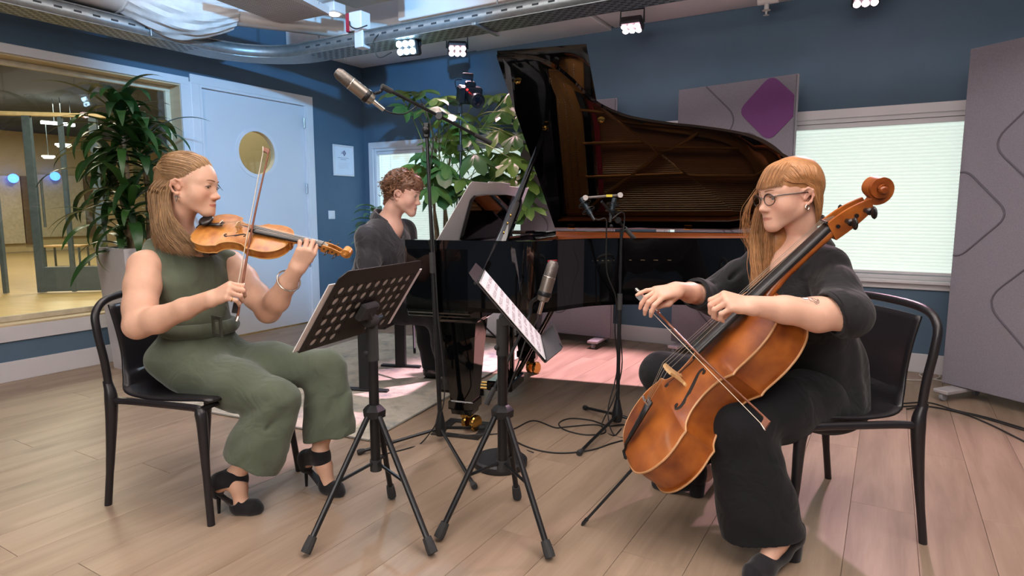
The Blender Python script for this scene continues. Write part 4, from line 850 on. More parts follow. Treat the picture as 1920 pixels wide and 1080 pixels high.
# ================================================================== implicit-surface modeller for bodies and cloth
class Sdf:
    def __init__(s): s.p = []; s.disp = None
    def cone(s, a, b, ra, rb, k=.012, op='u', sq=None):
        a = np.asarray(a, np.float32); b = np.asarray(b, np.float32); r = max(ra, rb) * (max(1, sq[1]) if sq else 1)
        s.p.append(('cone', op, k, np.minimum(a, b) - r, np.maximum(a, b) + r, (a, b, ra, rb, (norm(sq[0]).astype(np.float32), sq[1]) if sq else None))); return s
    def chain(s, pts, rs, k=.012, sq=None, op='u'):
        for i in range(len(pts) - 1): s.cone(pts[i], pts[i + 1], rs[i], rs[i + 1], k, op, sq)
        return s
    def ell(s, c, r, ax=None, k=.012, op='u'):
        c = np.asarray(c, np.float32); r = np.ones(3) * r if np.isscalar(r) else np.asarray(r, float)
        A = np.array(ax if ax is not None else np.eye(3), np.float32)          # rows = axes
        m = float(r.max()); s.p.append(('ell', op, k, c - m, c + m, (c, r.astype(np.float32), A))); return s
    def cut(s, c, n, rad=9., k=0.004):
        c = np.asarray(c, np.float32); s.p.append(('plane', 'i', k, c - rad, c + rad, (c, norm(n).astype(np.float32), rad))); return s
    def _prim(s, pr, P):
        kd, d = pr[0], pr[5]
        if kd == 'cone':
            a, b, ra, rb, sq = d; ba = b - a; l2 = float(ba @ ba) + 1e-12; pa = P - a
            t = np.clip((pa @ ba) / l2, 0, 1); v = pa - t[..., None] * ba
            if sq is None: L = np.sqrt(np.einsum('...i,...i', v, v)); g = 1.0
            else:
                w, f = sq; vw = v @ w; L = np.sqrt(np.maximum(np.einsum('...i,...i', v, v) + vw * vw * (1 / (f * f) - 1), 0)); g = min(1.0, f)
            return (L - (ra + (rb - ra) * t)) * g
        if kd == 'ell':
            c, r, A = d; q = (P - c) @ A.T; q1 = q / r; q2 = q1 / r
            k0 = np.sqrt(np.einsum('...i,...i', q1, q1)); k1 = np.sqrt(np.einsum('...i,...i', q2, q2)) + 1e-9
            return k0 * (k0 - 1) / k1
        c, n, rad = d; return (P - c) @ n
    def eval(s, P, cull=None, half=0.):
        D = np.full(P.shape[:-1], .25, np.float32)
        for pr in s.p:
            op, k = pr[1], pr[2]
            if cull is not None:
                m = half + .035 + k
                if pr[0] == 'plane':
                    msk = (np.abs(cull - pr[5][0]).max(-1) < pr[5][2] + half)
                else: msk = ((cull > pr[3] - m) & (cull < pr[4] + m)).all(-1)
                idx = np.nonzero(msk)[0]
                if len(idx) == 0: continue
                Q = P[idx]; D0 = D[idx]
            else: Q = P; D0 = D; idx = None
            d2 = s._prim(pr, Q)
            if pr[0] == 'plane':
                ins = np.einsum('...i,...i', Q - pr[5][0], Q - pr[5][0]) < pr[5][2] ** 2
                h = np.clip(.5 - .5 * (d2 - D0) / k, 0, 1); nd = np.where(ins, d2 * (1 - h) + D0 * h + k * h * (1 - h), D0)
            elif op == 'u':
                h = np.clip(.5 + .5 * (d2 - D0) / k, 0, 1); nd = d2 * (1 - h) + D0 * h - k * h * (1 - h)
            else:
                h = np.clip(.5 - .5 * (D0 + d2) / k, 0, 1); nd = D0 * (1 - h) - d2 * h + k * h * (1 - h)
            if idx is None: D = nd.astype(np.float32)
            else: D[idx] = nd
        if s.disp is not None: D = D + s.disp(P).astype(np.float32)
        return D
    def mesh(s, h, B=8):
        us = [p for p in s.p if p[1] == 'u']; lo = np.min([p[3] for p in us], 0) - 3 * h; hi = np.max([p[4] for p in us], 0) + 3 * h
        nb = np.ceil((hi - lo) / (h * B)).astype(int); bs = h * B
        gi = np.stack(np.meshgrid(*[np.arange(n) for n in nb], indexing='ij'), -1).reshape(-1, 3)
        ctr = (lo + (gi + .5) * bs).astype(np.float32)
        D = s.eval(ctr[:, None, :], ctr, bs)[:, 0]
        act = np.abs(D) < bs * 1.25; gi = gi[act]; ctr = ctr[act]
        o = np.arange(B + 1); off = np.stack(np.meshgrid(o, o, o, indexing='ij'), -1).reshape(-1, 3)
        vals = []
        for i in range(0, len(gi), 600):
            g = gi[i:i + 600]; P = (lo + (g[:, None, :] * B + off[None]) * h).astype(np.float32)
            vals.append(s.eval(P, ctr[i:i + 600], bs / 2))
        Vv = np.concatenate(vals).reshape(-1, B + 1, B + 1, B + 1)
        ins = Vv < 0
        N = nb * B + 2
        # cells with a sign change
        c8 = [ins[:, i:B + i, j:B + j, k:B + k] for i in (0, 1) for j in (0, 1) for k in (0, 1)]
        any_ = np.logical_or.reduce(c8); all_ = np.logical_and.reduce(c8); cell = any_ & ~all_
        bi, ci, cj, ck = np.nonzero(cell)
        G = gi[bi] * B + np.stack([ci, cj, ck], -1)
        ids = (G[:, 0].astype(np.int64) * N[1] + G[:, 1]) * N[2] + G[:, 2]
        acc = np.zeros((len(bi), 3)); cnt = np.zeros(len(bi))
        cor = [(i, j, k) for i in (0, 1) for j in (0, 1) for k in (0, 1)]
        va = {c: Vv[bi, ci + c[0], cj + c[1], ck + c[2]] for c in cor}
        for c in cor:
            for a in range(3):
                if c[a] == 0:
                    d = list(c); d[a] = 1; d = tuple(d); v0, v1 = va[c], va[d]; x = (v0 < 0) != (v1 < 0)
                    t = np.where(x, v0 / np.where(np.abs(v0 - v1) < 1e-12, 1, v0 - v1), 0)
                    p = np.tile(np.array(c, float), (len(bi), 1)); p[:, a] += t
                    acc += np.where(x[:, None], p, 0); cnt += x
        vert = lo + (G + acc / cnt[:, None]) * h
        order = np.argsort(ids); sid = ids[order]
        quads = []
        for a in range(3):
            b, c = (a + 1) % 3, (a + 2) % 3
            v0 = ins[:, :B, :B, :B]; sl = [slice(0, B)] * 3; sl[a] = slice(1, B + 1); v1 = ins[:, sl[0], sl[1], sl[2]]
            x = v0 != v1; qi, i, j, k = np.nonzero(x); flip = v0[qi, i, j, k]
            g = gi[qi] * B + np.stack([i, j, k], -1)
            cells = []
            for (db, dc) in ((0, 0), (-1, 0), (-1, -1), (0, -1)):
                gg = g.copy(); gg[:, b] += db; gg[:, c] += dc
                cells.append((gg[:, 0].astype(np.int64) * N[1] + gg[:, 1]) * N[2] + gg[:, 2])
            cells = np.stack(cells, -1); pos = np.searchsorted(sid, cells); pos = np.clip(pos, 0, len(sid) - 1)
            ok = (sid[pos] == cells).all(-1); q = order[pos]; q = np.where(flip[:, None], q, q[:, ::-1]); quads.append(q[ok])
        return vert, np.concatenate(quads)
    def build(s, name, mat, h, parent=None, paint=None, relax=1):
        v, q = s.mesh(h)
        for _ in range(relax):                                   # one light Laplacian pass
            a = np.zeros_like(v); n = np.zeros(len(v))
            for i in range(4):
                np.add.at(a, q[:, i], v[q[:, (i + 1) % 4]]); np.add.at(n, q[:, i], 1)
                np.add.at(a, q[:, (i + 1) % 4], v[q[:, i]]); np.add.at(n, q[:, (i + 1) % 4], 1)
            v = v * .5 + .5 * a / np.maximum(n, 1)[:, None]
        me = bpy.data.meshes.new(name); w = v - (offs(parent) if parent is not None else 0)
        me.vertices.add(len(w)); me.vertices.foreach_set('co', w.astype(np.float32).ravel())
        me.loops.add(len(q) * 4); me.loops.foreach_set('vertex_index', q.astype(np.int32).ravel())
        me.polygons.add(len(q)); me.polygons.foreach_set('loop_start', (np.arange(len(q)) * 4).astype(np.int32)); me.polygons.foreach_set('loop_total', np.full(len(q), 4, np.int32))
        me.update(calc_edges=True); me.validate()
        if paint is not None:
            c = paint(v); at_ = me.color_attributes.new('Col', 'FLOAT_COLOR', 'POINT')
            at_.data.foreach_set('color', np.concatenate([c, np.ones((len(c), 1))], 1).astype(np.float32).ravel())
        return link_mesh(name, me, mat, parent, True)

def sstep(x, a, b): t = np.clip((x - a) / (b - a), 0, 1); return t * t * (3 - 2 * t)
def rotm(axis, deg):
    return np.array(Matrix.Rotation(math.radians(deg), 3, Vector(axis)))
class Head:
    """head frame: x to the person's left, y forward, z up; origin between the eyes' level and the ears"""
    def __init__(s, c, fwd, up=UP, size=1.0, stretch=(1, 1, 1)):
        s.c = np.asarray(c, float); s.y = norm(fwd); z = np.asarray(up, float); s.x = norm(np.cross(s.y, z)) * -1; s.z = norm(np.cross(s.y, s.x)) * -1
        if s.z @ z < 0: s.z = -s.z
        s.k = size; s.st = np.asarray(stretch, float); s.A = np.stack([s.x, s.y, s.z])
    def w(s, p): p = np.asarray(p, float) * s.k * s.st; return s.c + p @ s.A
    def loc(s, P): return ((P - s.c) @ s.A.T) / (s.k * s.st)
    def r(s, r): return np.asarray(r, float) * s.k * s.st
    def sculpt(s, S, male=False, lid=.0045, lipz=0.0):
        e = lambda c, r, k=.012, op='u': S.ell(s.w(c), s.r(np.ones(3) * r if np.isscalar(r) else r), s.A, k, op)
        cn = lambda a, b, ra, rb, k=.01, op='u': S.cone(s.w(a), s.w(b), ra * s.k, rb * s.k, k, op)
        e((0, -.012, .028), (.0725, .094, .088)); e((0, .022, .016), (.062, .064, .074), .03); e((0, .030, -.038), (.052, .055, .060), .03)
        for m in (-1, 1):
            cn((.048 * m, .004, -.058), (.016 * m, .072, -.098), .021 + .003 * male, .0165 + .002 * male, .028)
            e((.038 * m, .052, -.036), (.026, .026, .030), .030)
            cn((.046 * m, .058, .020), (.013 * m, .079, .0175), .0085, .0085, .020)
            e((.0310 * m, .0925, .0015), (.0185, .0110, .0115), .012, 's')
        e((0, .078, -.101), (.020, .0165, .0155), .022)
        e((0, .072, -.069), (.028, .021, .024), .024)
        cn((0, .079, .010), (0, .0950, -.028), .0082, .0098, .014); e((0, .1010, -.035), (.0115, .0115, .0100), .010)
        for m in (-1, 1):
            e((.0115 * m, .0905, -.0400), (.0080, .0115, .0075), .007)
            e((.0060 * m, .0975, -.0470), (.0036, .0045, .0030), .003, 's')
            cn((.0215 * m, .0815, -.0695 + lipz), (.005 * m, .0925, -.0640), .0026, .0052, .005); cn((.020 * m, .0815, -.0715 + lipz), (0, .0915, -.0765), .003, .0060, .005)
            e((.0310 * m, .0710, 0), (.0165, .0150, .0150), .005)
            e((.0315 * m, .0880, -.0020), (.0168, .0090, lid), .0025, 's')
        cn((-.018, .0975, -.0702), (.018, .0975, -.0702), .0016, .0016, .003, 's')
        for m in (-1, 1):                                         # ears
            ear = [(.071, .010, -.002), (.076, .005, .016), (.0815, -.008, .021), (.0840, -.020, .011), (.0825, -.022, -.008), (.0775, -.014, -.026), (.0735, -.003, -.036)]
            ear = [(a * m, b, c - .010) for (a, b, c) in ear]
            for i in range(len(ear) - 1): cn(ear[i], ear[i + 1], .0042, .0042, .005)
            cn((.072 * m, .002, -.022), (.0755 * m, -.013, -.004), .008, .0105, .006); e((.084 * m, -.003, -.016), (.0075, .008, .012), .005, 's'); e((.0745 * m, .001, -.042), (.0045, .0068, .0075), .006)
        return S
    def surf(s, d, f=1.0, c0=(0, .0, .02)):
        """point on the skull in direction d from c0, pushed out by factor f"""
        d = norm(d); c0 = np.asarray(c0, float); best = 0
        for (c, r) in (((0, -.012, .028), (.0725, .094, .088)), ((0, .022, .016), (.063, .066, .076)), ((0, .030, -.038), (.053, .056, .061))):
            c = np.asarray(c); r = np.asarray(r); o = (c0 - c) / r; q = d / r; A_ = q @ q; B_ = o @ q; C_ = o @ o - 1; D_ = B_ * B_ - A_ * C_
            if D_ > 0: best = max(best, (-B_ + math.sqrt(D_)) / A_)
        return c0 + d * best * f
    def paint(s, base, lip, blush):
        def f(P):
            q = s.loc(P); c = np.tile(np.asarray(base, float), (len(P), 1)); x, y, z = np.abs(q[:, 0]), q[:, 1], q[:, 2]
            hd = (np.abs(z) < .14) & (y < .14) & (y > -.14) & (x < .1)
            w = np.exp(-(((x - .04) / .02) ** 2 + ((z + .035) / .02) ** 2)) * (y > .04) * hd * .55 + np.exp(-((x / .014) ** 2 + ((z + .037) / .012) ** 2)) * (y > .085) * hd * .35
            w += np.exp(-(((x - .08) / .02) ** 2 + ((z + .015) / .03) ** 2)) * hd * (y < .03) * .4
            c = c * (1 - w[:, None]) + np.asarray(blush) * w[:, None]
            lw = sstep(.0265 - x, 0, .006) * sstep(.0085 - np.abs(z + .0702 + .02 * x * 0), 0, .0035) * (y > .070) * hd
            lw = lw * sstep((.0085 - .24 * x * .9) - np.abs(z + .0702), -.0015, .002)
            c = c * (1 - .8 * lw[:, None]) + np.asarray(lip) * .8 * lw[:, None]
            return c
        return f
    def eyes(s, parent, iris, look=(0, .9, -.35), lz=.0002):
        d = norm(np.asarray(look, float)); 
        for m in (-1, 1):
            c0 = s.w((.0310 * m, .0715, 0)); g = norm(d @ s.A); r = .0146 * s.k
            e = MB().ball(c0, r, 20, frame(g)).build('eye', M('eye_white', '#c9c0ba', .2, var=.02), parent)
            X, Y, Z = frame(g); mb = MB(); mb.lathe([(.0068 * s.k, r * .875), (.0062 * s.k, r * .93), (.003 * s.k, r * 1.0), (0, r * 1.015)], c0, g, 16); mb.build('iris', M('iris_' + iris.strip('#'), iris, .15), e)
            # upper lash line
            pts = [s.w((m * (.0312 + .0170 * t), .0712 + .0162 * math.sqrt(max(0, 1 - (t * .86) ** 2)), lz + .0034 * (1 - t * t) - .0010 * t)) for t in np.linspace(-1, 1, 11)]
            MB().tube(pts, [.0006] + [.0014] * 9 + [.0006], 6).build('eyelashes', M('lash_dark', '#3a2a22', .7), parent)
    def brows(s, parent, mat, th=.0028, z0=.0205):
        for m in (-1, 1):
            P = [s.surf(norm(np.asarray(q) - V(0, 0, .02)), 1.0) for q in spline([(.012 * m, .085, z0 + .0030), (.023 * m, .083, z0 + .0055), (.036 * m, .076, z0 + .0045), (.050 * m, .060, z0 - .004)], 5)]; P = [q + V(0, .0068, 0) * (1 - (abs(q[0]) / .075) ** 2) for q in P]; mb = MB()
            mb.tube([s.w(p) for p in P], [th * (.6 + .5 * math.sin(math.pi * min(1, .25 + .75 * i / (len(P) - 1)))) for i in range(len(P))], 6, flat=.6); mb.build('eyebrow', mat, parent)

def hand(S, wrist, fdir, back, side, curls, k=1.0, spread=(6, 1, -4, -10), thumb=None, thick=1.0):
    """side -1 right hand, +1 left hand; curls: 4x(a1,a2,a3) degrees, index first"""
    y = norm(fdir); z = norm(np.asarray(back, float) - y * (np.asarray(back, float) @ y)); x = np.cross(y, z) * side
    L = lambda p: np.asarray(wrist) + (x * p[0] + y * p[1] + z * p[2]) * k
    kn = [(.030, .088, .002), (.010, .092, .005), (-.010, .087, .003), (-.028, .077, -.002)]
    ln = [(.043, .025, .020), (.047, .029, .021), (.043, .027, .020), (.033, .020, .018)]; rr = [.0098, .0100, .0094, .0082]
    for i in range(4):
        b = ((kn[i][0] * .62), .008, -.004)
        S.cone(L(b), L(kn[i]), .0155 * k * thick, .0118 * k * thick, .014 * k, 'u')
    S.cone(L((.012, .03, -.012)), L((-.014, .05, -.010)), .013 * k, .013 * k, .014)
    tips = []; segs = []
    for i in range(4):
        p = L(kn[i]); sp = math.radians(spread[i]); d = norm(y * math.cos(sp) + x * math.sin(sp)); ax = norm(np.cross(z, d)); a = 0; prev = rr[i] * k
        for j in range(3):
            a = curls[i][j]; d = rotm(ax, a) @ d
            q = p + d * ln[i][j] * k; r2 = prev * (.93 if j < 2 else .80); S.cone(p, q, prev * 1.04, r2, .0035); segs.append((p, q, r2)); p = q; prev = r2
        tips.append(p)
    th = thumb or [(.016, .018, -.008), (.040, .048, -.022), (.046, .076, -.030), (.042, .100, -.034)]
    P = [L(t) for t in th]; S.cone(P[0], P[1], .0165 * k, .0128 * k, .014); S.cone(P[1], P[2], .0118 * k, .0105 * k, .005); S.cone(P[2], P[3], .0108 * k, .0082 * k, .004)
    return L, segs

def strands(guides, n, seed, r=.0011, jit=.004, wav=0.0, wl=.05, closed=False, seg=14, taper=.45, sides=3, curl=None, cutp=.35):
    """hair locks interpolated between neighbouring guide curves (each an Nx3 list)"""
    rg = np.random.default_rng(seed); G = np.array([resample(g, seg) for g in guides]); m = len(G); out_v = []; out_f = []; cols = []; k = 0
    for s_ in range(n):
        u = rg.random() * (m if closed else m - 1); i = int(u); t = u - i; a, b = G[i % m], G[(i + 1) % m]; P = a * (1 - t) + b * t
        j = rg.normal(0, jit, 3); f = np.linspace(.35, 1, seg)[:, None]; P = P + j * f
        if wav:
            ph = rg.random() * 6.28; T = np.linspace(0, 1, seg); D = P[-1] - P[0]; Lh = np.linalg.norm(np.diff(P, axis=0), axis=1).sum()
            sv = norm(np.cross(D, rg.normal(0, 1, 3))); P = P + sv * (np.sin(T * Lh / wl * 6.28 + ph) * wav * T)[:, None]
        if rg.random() < cutp: P = P[:max(5, int(seg * (.6 + .4 * rg.random())))]
        q = len(P); tan = np.gradient(P, axis=0); tan /= np.linalg.norm(tan, axis=1)[:, None] + 1e-9
        ref = np.array([.3, .5, .81]); X = np.cross(tan, ref); X /= np.linalg.norm(X, axis=1)[:, None] + 1e-9; Y = np.cross(tan, X)
        rad = r * (.7 + .6 * rg.random()) * (1 - (1 - taper) * np.linspace(0, 1, q) ** 2); rad[-1] *= .3
        for c in range(sides):
            an = 6.283 * c / sides; out_v.append(P + (X * math.cos(an) + Y * math.sin(an)) * rad[:, None])
        base = k
        for c in range(sides):
            c2 = (c + 1) % sides
            ii = np.arange(q - 1); out_f.append(np.stack([base + c * q + ii, base + c2 * q + ii, base + c2 * q + ii + 1, base + c * q + ii + 1], -1))
        k += q * sides; cols.append(np.full(q * sides, np.clip(rg.normal(.5, .22) + .25 * math.sin(u * 9.0), 0, 1)))
    return np.concatenate(out_v), np.concatenate(out_f), np.concatenate(cols)
def resample(g, n):
    g = np.asarray(spline(g, 6)); d = np.concatenate([[0], np.cumsum(np.linalg.norm(np.diff(g, axis=0), axis=1))]); t = np.linspace(0, d[-1], n)
    return np.stack([np.interp(t, d, g[:, i]) for i in range(3)], -1)
def hair_object(name, parts, colA, colB, parent, mat):
    v = []; f = []; c = []; k = 0
    for (a, b, d) in parts: v.append(a); f.append(b + k); c.append(d); k += len(a)
    v = np.concatenate(v); f = np.concatenate(f); c = np.concatenate(c); w = v - offs(parent)
    me = bpy.data.meshes.new(name); me.vertices.add(len(w)); me.vertices.foreach_set('co', w.astype(np.float32).ravel())
    me.loops.add(len(f) * 4); me.loops.foreach_set('vertex_index', f.astype(np.int32).ravel()); me.polygons.add(len(f))
    me.polygons.foreach_set('loop_start', (np.arange(len(f)) * 4).astype(np.int32)); me.polygons.foreach_set('loop_total', np.full(len(f), 4, np.int32)); me.update(calc_edges=True)
    A, B = np.array(lin(colA)), np.array(lin(colB)); cc = A * (1 - c[:, None]) + B * c[:, None]
    a_ = me.color_attributes.new('Col', 'FLOAT_COLOR', 'POINT'); a_.data.foreach_set('color', np.concatenate([cc, np.ones((len(cc), 1))], 1).astype(np.float32).ravel())
    o = link_mesh(name, me, mat, parent, True); return o
SKIN1 = lin('#d6aa92'); LIP1 = lin('#a8584f'); BLU1 = lin('#d08f78')
m_skin = M('skin', '#d9a98c', .48, var=.05, scale=30, bump=.06, bscale=180, attr='Col', sss=.12, spec=.4)
m_hair = M('hair', '#8a6a48', .42, var=.18, scale=60, attr='Col', spec=.45)
m_olive = M('olive_cloth', '#535b4c', .88, var=.10, scale=6, bump=.18, bscale=700, wr=(7, .4), sheen=.25, spec=.25)
m_suede = M('black_suede', '#17151a', .85, var=.2, scale=80, sheen=.2, spec=.25)
m_silver = M('silver', '#d8d4cc', .22, 1.0, var=.03); m_gold = M('brass_gold', '#c9a24a', .25, 1.0, var=.06)
def P3(px, py, Y): return at(px, py, Y)

def arm(S, s, e, w, up_r, el_r, fo_r, wr_r, hang):
    S.chain([s, lerp(s, e, .35), lerp(s, e, .7), e], [up_r * 1.08, up_r, up_r * .92, el_r], .03)
    S.chain([e, lerp(e, w, .28) + hang, lerp(e, w, .65) + hang * .4, w], [el_r, fo_r, fo_r * .78, wr_r], .02)
def shoe_frame(toe, heel): y = norm((toe - heel) * V(1, 1, 0)); return y, np.cross(y, UP)
def leg(S, h, kn, an, rr, hem, r_h, dirv, tilt=V(0, 0, 0)):
    S.chain([h, lerp(h, kn, .5) + UP * .004, kn], rr, .05)
    kb = kn; S.chain([kb, lerp(kb, hem, .35), lerp(kb, hem, .7), hem + (hem - kb) * .10], [rr[2] * .98, r_h * .80, r_h * .93, r_h * 1.06], .035, sq=(dirv, .80))
    S.cut(hem, norm(norm(hem - kb) + tilt), .20, .003)
m_blk = M('black_cloth', '#1b1b1e', .85, var=.15, scale=7, bump=.2, bscale=600, wr=(8, .38), sheen=.12, spec=.25)
m_blk2 = M('black_trouser_cloth', '#18181c', .9, var=.12, scale=7, bump=.15, bscale=700, wr=(7, .32), sheen=.1, spec=.2)
# ================================================================== VIOLINIST
vio = thing('person', 'person in a sleeveless olive jumpsuit playing the violin', 'person', V(-1.25, 2.5, 0))
J = {k: P3(*v) for k, v in dict(neck=(336, 452, 2.52), rs=(272, 500, 2.38), ls=(432, 494, 2.67), re=(258, 610, 2.24), rw=(395, 560, 2.19), le=(503, 583, 2.47), lw=(557, 503, 2.37),
     pel=(368, 668, 2.53), rh=(368, 697, 2.44), lh=(402, 684, 2.61), rk=(522, 752, 2.33), lk=(612, 692, 2.50), ra=(442, 892, 2.30), la=(600, 852, 2.46)).items()}
HV = Head(P3(355, 346, 2.50), norm(V(1.0, -.06, -.13)), norm(V(-.13, .08, 1)), .99, (1.02, 1.16, 1.0))
S = Sdf(); HV.sculpt(S, lid=.0050)
sh = (J['rs'] + J['ls']) / 2
S.chain([HV.w((0, -.018, -.045)), HV.w((0, -.022, -.10)), J['neck'] + V(.0, 0, .0)], [.052, .047, .054], .03)
S.cone(J['neck'] + V(0, 0, .005), J['rs'] + V(.01, .03, .0), .046, .050, .04); S.cone(J['neck'] + V(0, 0, .005), J['ls'] + V(0, -.03, .0), .046, .048, .04)
S.cone(J['neck'] + V(.03, 0, -.06), J['pel'] + V(0, 0, .1), .085, .085, .05)
# arms
arm(S, J['rs'], J['re'], J['rw'], .058, .047, .047, .029, V(0, 0, -.006))
arm(S, J['ls'], J['le'], J['lw'], .053, .046, .045, .028, V(0.004, 0, -.004))
# right hand on the bow
fd = norm(P3(440, 541, 2.175) - J['rw'])
_, RSEG = hand(S, J['rw'] - fd * .005, fd, V(-.05, -.72, .70), -1, [(52, 62, 30), (58, 62, 30), (60, 58, 30), (52, 50, 25)], .96, spread=(4, 1, -2, -8),
     thumb=[(.016, .018, -.010), (.030, .05, -.030), (.024, .078, -.040), (.010, .098, -.044)])
# left hand round the violin neck
ldir = norm(P3(576, 468, 2.365) - J['lw'])
hand(S, J['lw'] - ldir * .006, ldir, V(.42, -.88, -.16), 1, [(50, 66, 40), (44, 68, 45), (40, 66, 45), (36, 62, 40)], .95, spread=(8, 2, -4, -10),
     thumb=[(.016, .018, -.012), (.036, .050, -.030), (.040, .078, -.040), (.034, .102, -.044)])
# lower legs and feet
RT, RH_ = onz(492, 962), onz(405, 962); LT, LH_ = onz(643, 932), onz(571, 910)
FEET = []
for (kn, an, toe, heel) in ((J['rk'], J['ra'], RT, RH_), (J['lk'], J['la'], LT, LH_)):
    y, x = shoe_frame(toe, heel); hp = heel + UP * .095; ball = toe - y * .075 + UP * .026
    S.chain([kn, lerp(kn, an, .35), lerp(kn, an, .75), an], [.05, .052, .036, .031], .03)
    S.chain([an, lerp(an, ball, .45) + UP * .012, ball, toe - y * .03 + UP * .02], [.033, .030, .026, .016], .02, sq=None)
    S.cone(an, hp + y * .02 + UP * .01, .032, .024, .02); FEET.append((an, hp, ball, toe, heel, y, x))
_pf = HV.paint(SKIN1, LIP1, BLU1)
S.build('body', m_skin, .0030, vio, _pf)
HV.eyes(vio, '#5a4a38', (-.12, .86, -.42)); HV.brows(vio, M('brow_brown', '#7a573f', .8), .0031)
# ---- jumpsuit
S = Sdf()
ch = J['neck'] + V(.02, .0, -.15); wa = P3(385, 618, 2.52)
ax_l = norm((J['ls'] - J['rs']) * V(1, 1, 0)); fx = np.cross(ax_l, UP) * 1.0
if fx[0] < 0: fx = -fx
A3 = np.stack([ax_l, fx, UP])
S.ell(J['neck'] + V(.022, .0, -.135), (.172, .102, .150), A3, .03)
for m in (-1, 1): S.ell(J['neck'] + V(.025, 0, -.175) + ax_l * .068 * m + fx * .062, (.066, .052, .062), A3, .05)
S.cone(J['neck'] + V(-.015, 0, -.022) - ax_l * .085, J['rs'] + V(.01, .03, .012), .040, .050, .03); S.cone(J['neck'] + V(-.015, 0, -.022) + ax_l * .085, J['ls'] + V(.0, -.03, .010), .040, .050, .03)
S.cone(ch, wa + V(-.03, 0, .03), .115, .118, .05, sq=(fx, .80)); S.cone(wa + V(-.03, 0, .03), J['pel'] + V(.015, 0, .03), .118, .158, .05, sq=(fx, .88))
S.ell(J['pel'] + V(-.015, 0, .0), (.178, .150, .115), A3, .05)
hR, hL = P3(470, 868, 2.30), P3(618, 820, 2.46)
leg(S, J['rh'], J['rk'], J['ra'], (.102, .094, .078), hR, .112, V(.3, 1, 0), V(-.05, 0, -.1)); leg(S, J['lh'], J['lk'], J['la'], (.100, .092, .076), hL, .108, V(.3, 1, 0), V(.15, 0, -.1))
# neckline and folds
S.ell(J['neck'] + V(.075, .0, .0), (.085, .078, .052), A3, .010, 's'); S.ell(J['neck'] + V(-.01, 0, .03), (.066, .066, .07), A3, .010, 's')
# armholes
S.ell(J['rs'] + V(-.005, -.058, -.045), (.062, .085, .085), A3, .010, 's'); S.ell(J['ls'] + V(.0, .055, -.045), (.062, .085, .085), A3, .010, 's')
for (a, b, r) in ((P3(402, 655, 2.34), P3(440, 700, 2.27), .007), (P3(428, 660, 2.36), P3(480, 700, 2.28), .006), (P3(372, 640, 2.37), P3(352, 700, 2.32), .008), (P3(500, 805, 2.24), P3(545, 762, 2.25), .008), (P3(482, 785, 2.23), P3(525, 785, 2.23), .007), (P3(470, 690, 2.3), P3(540, 665, 2.42), .008), (P3(565, 740, 2.42), P3(588, 700, 2.42), .007)):
    S.cone(a, b, r * .8, r * .4, .014, 's')
def folds(P):
    x, y, z = P[..., 0], P[..., 1], P[..., 2]
    w = np.sin(22 * x + 9 * z + 6 * np.sin(7 * z + 3 * y)) * np.sin(31 * z - 14 * x + 5 * np.sin(9 * y))
    low = np.exp(-((z - .30) / .25) ** 2)
    return .0034 * w + .0030 * np.sin(58 * x + 20 * y + 3 * np.sin(8 * z)) * low * (z < .42)
S.disp = folds
js = S.build('jumpsuit', m_olive, .0048, vio)
# belt and buckle
S = Sdf(); bc = wa + V(-.022, 0, .012); S.ell(bc, (.158, .132, .060), A3, .01); S.cut(bc + UP * .028, UP); S.cut(bc - UP * .028, -UP)
S.cone(bc, bc + UP * .001, .100, .100, .01, 's')
belt = S.build('belt', m_olive, .004, vio)
cb = P3(409, 612, 2.383); X, Y, Z = norm(V(.80, -.60, 0)), UP, norm(V(-.6, -.8, 0.1))
rect = lambda w, h, o=0: [cb + Z * o + X * a * w + Y * b * h for a, b in ((-1, -1), (1, -1), (1, 1), (-1, 1))]
MB().ring(rect(.033, .040), rect(.021, .027), Z * .008).build('buckle', M('buckle_dark', '#3c4038', .4), belt)
# ---- shoes with straps and heels
for i, (an, hp, ball, toe, heel, y, x) in enumerate(FEET):
    S = Sdf()
    S.chain([ball - y * .012, toe - y * .030 + UP * .022, toe - y * .012 + UP * .016], [.034, .029, .015], .02)
    S.cone(an + UP * .005, hp + y * .022 + UP * .022, .040, .034, .02); S.cone(hp + y * .018 + UP * .03, hp + y * .012 - UP * .012, .034, .026, .02)
    S.cone(an + y * .012 - UP * .02, ball - y * .02 + UP * .02, .034, .026, .02)
    S.cut(an + UP * .026, norm(UP + y * .10), .12); S.ell(lerp(hp, ball, .52) + UP * .016, (.06, .050, .030), np.stack([x, norm(ball - hp), np.cross(x, norm(ball - hp))]), .006, 's')
    S.cone(an + UP * .06, an - UP * .005, .026, .026, .008, 's')
    so = S.build('shoe', m_suede, .003, vio); so['label'] = 'black suede high heel with open side'
    hb = heel + y * .012
    mb = MB(); mb.tube([hp + y * .018 - UP * .005, lerp(hp + y * .014, hb, .35), hb + UP * .002, hb], [.020, .0085, .0058, .0062], 10); mb.build('heel', m_suede, so)
    MB().tube([hp + y * .01 - UP * .012, lerp(hp, ball, .4) - UP * .012, ball - UP * .019, toe - y * .03 + UP * .005, toe - y * .008 + UP * .006], [.017, .017, .030, .026, .010], 10, flat=.25, up=x).build('sole', M('shoe_sole', '#231c1c', .6), so)
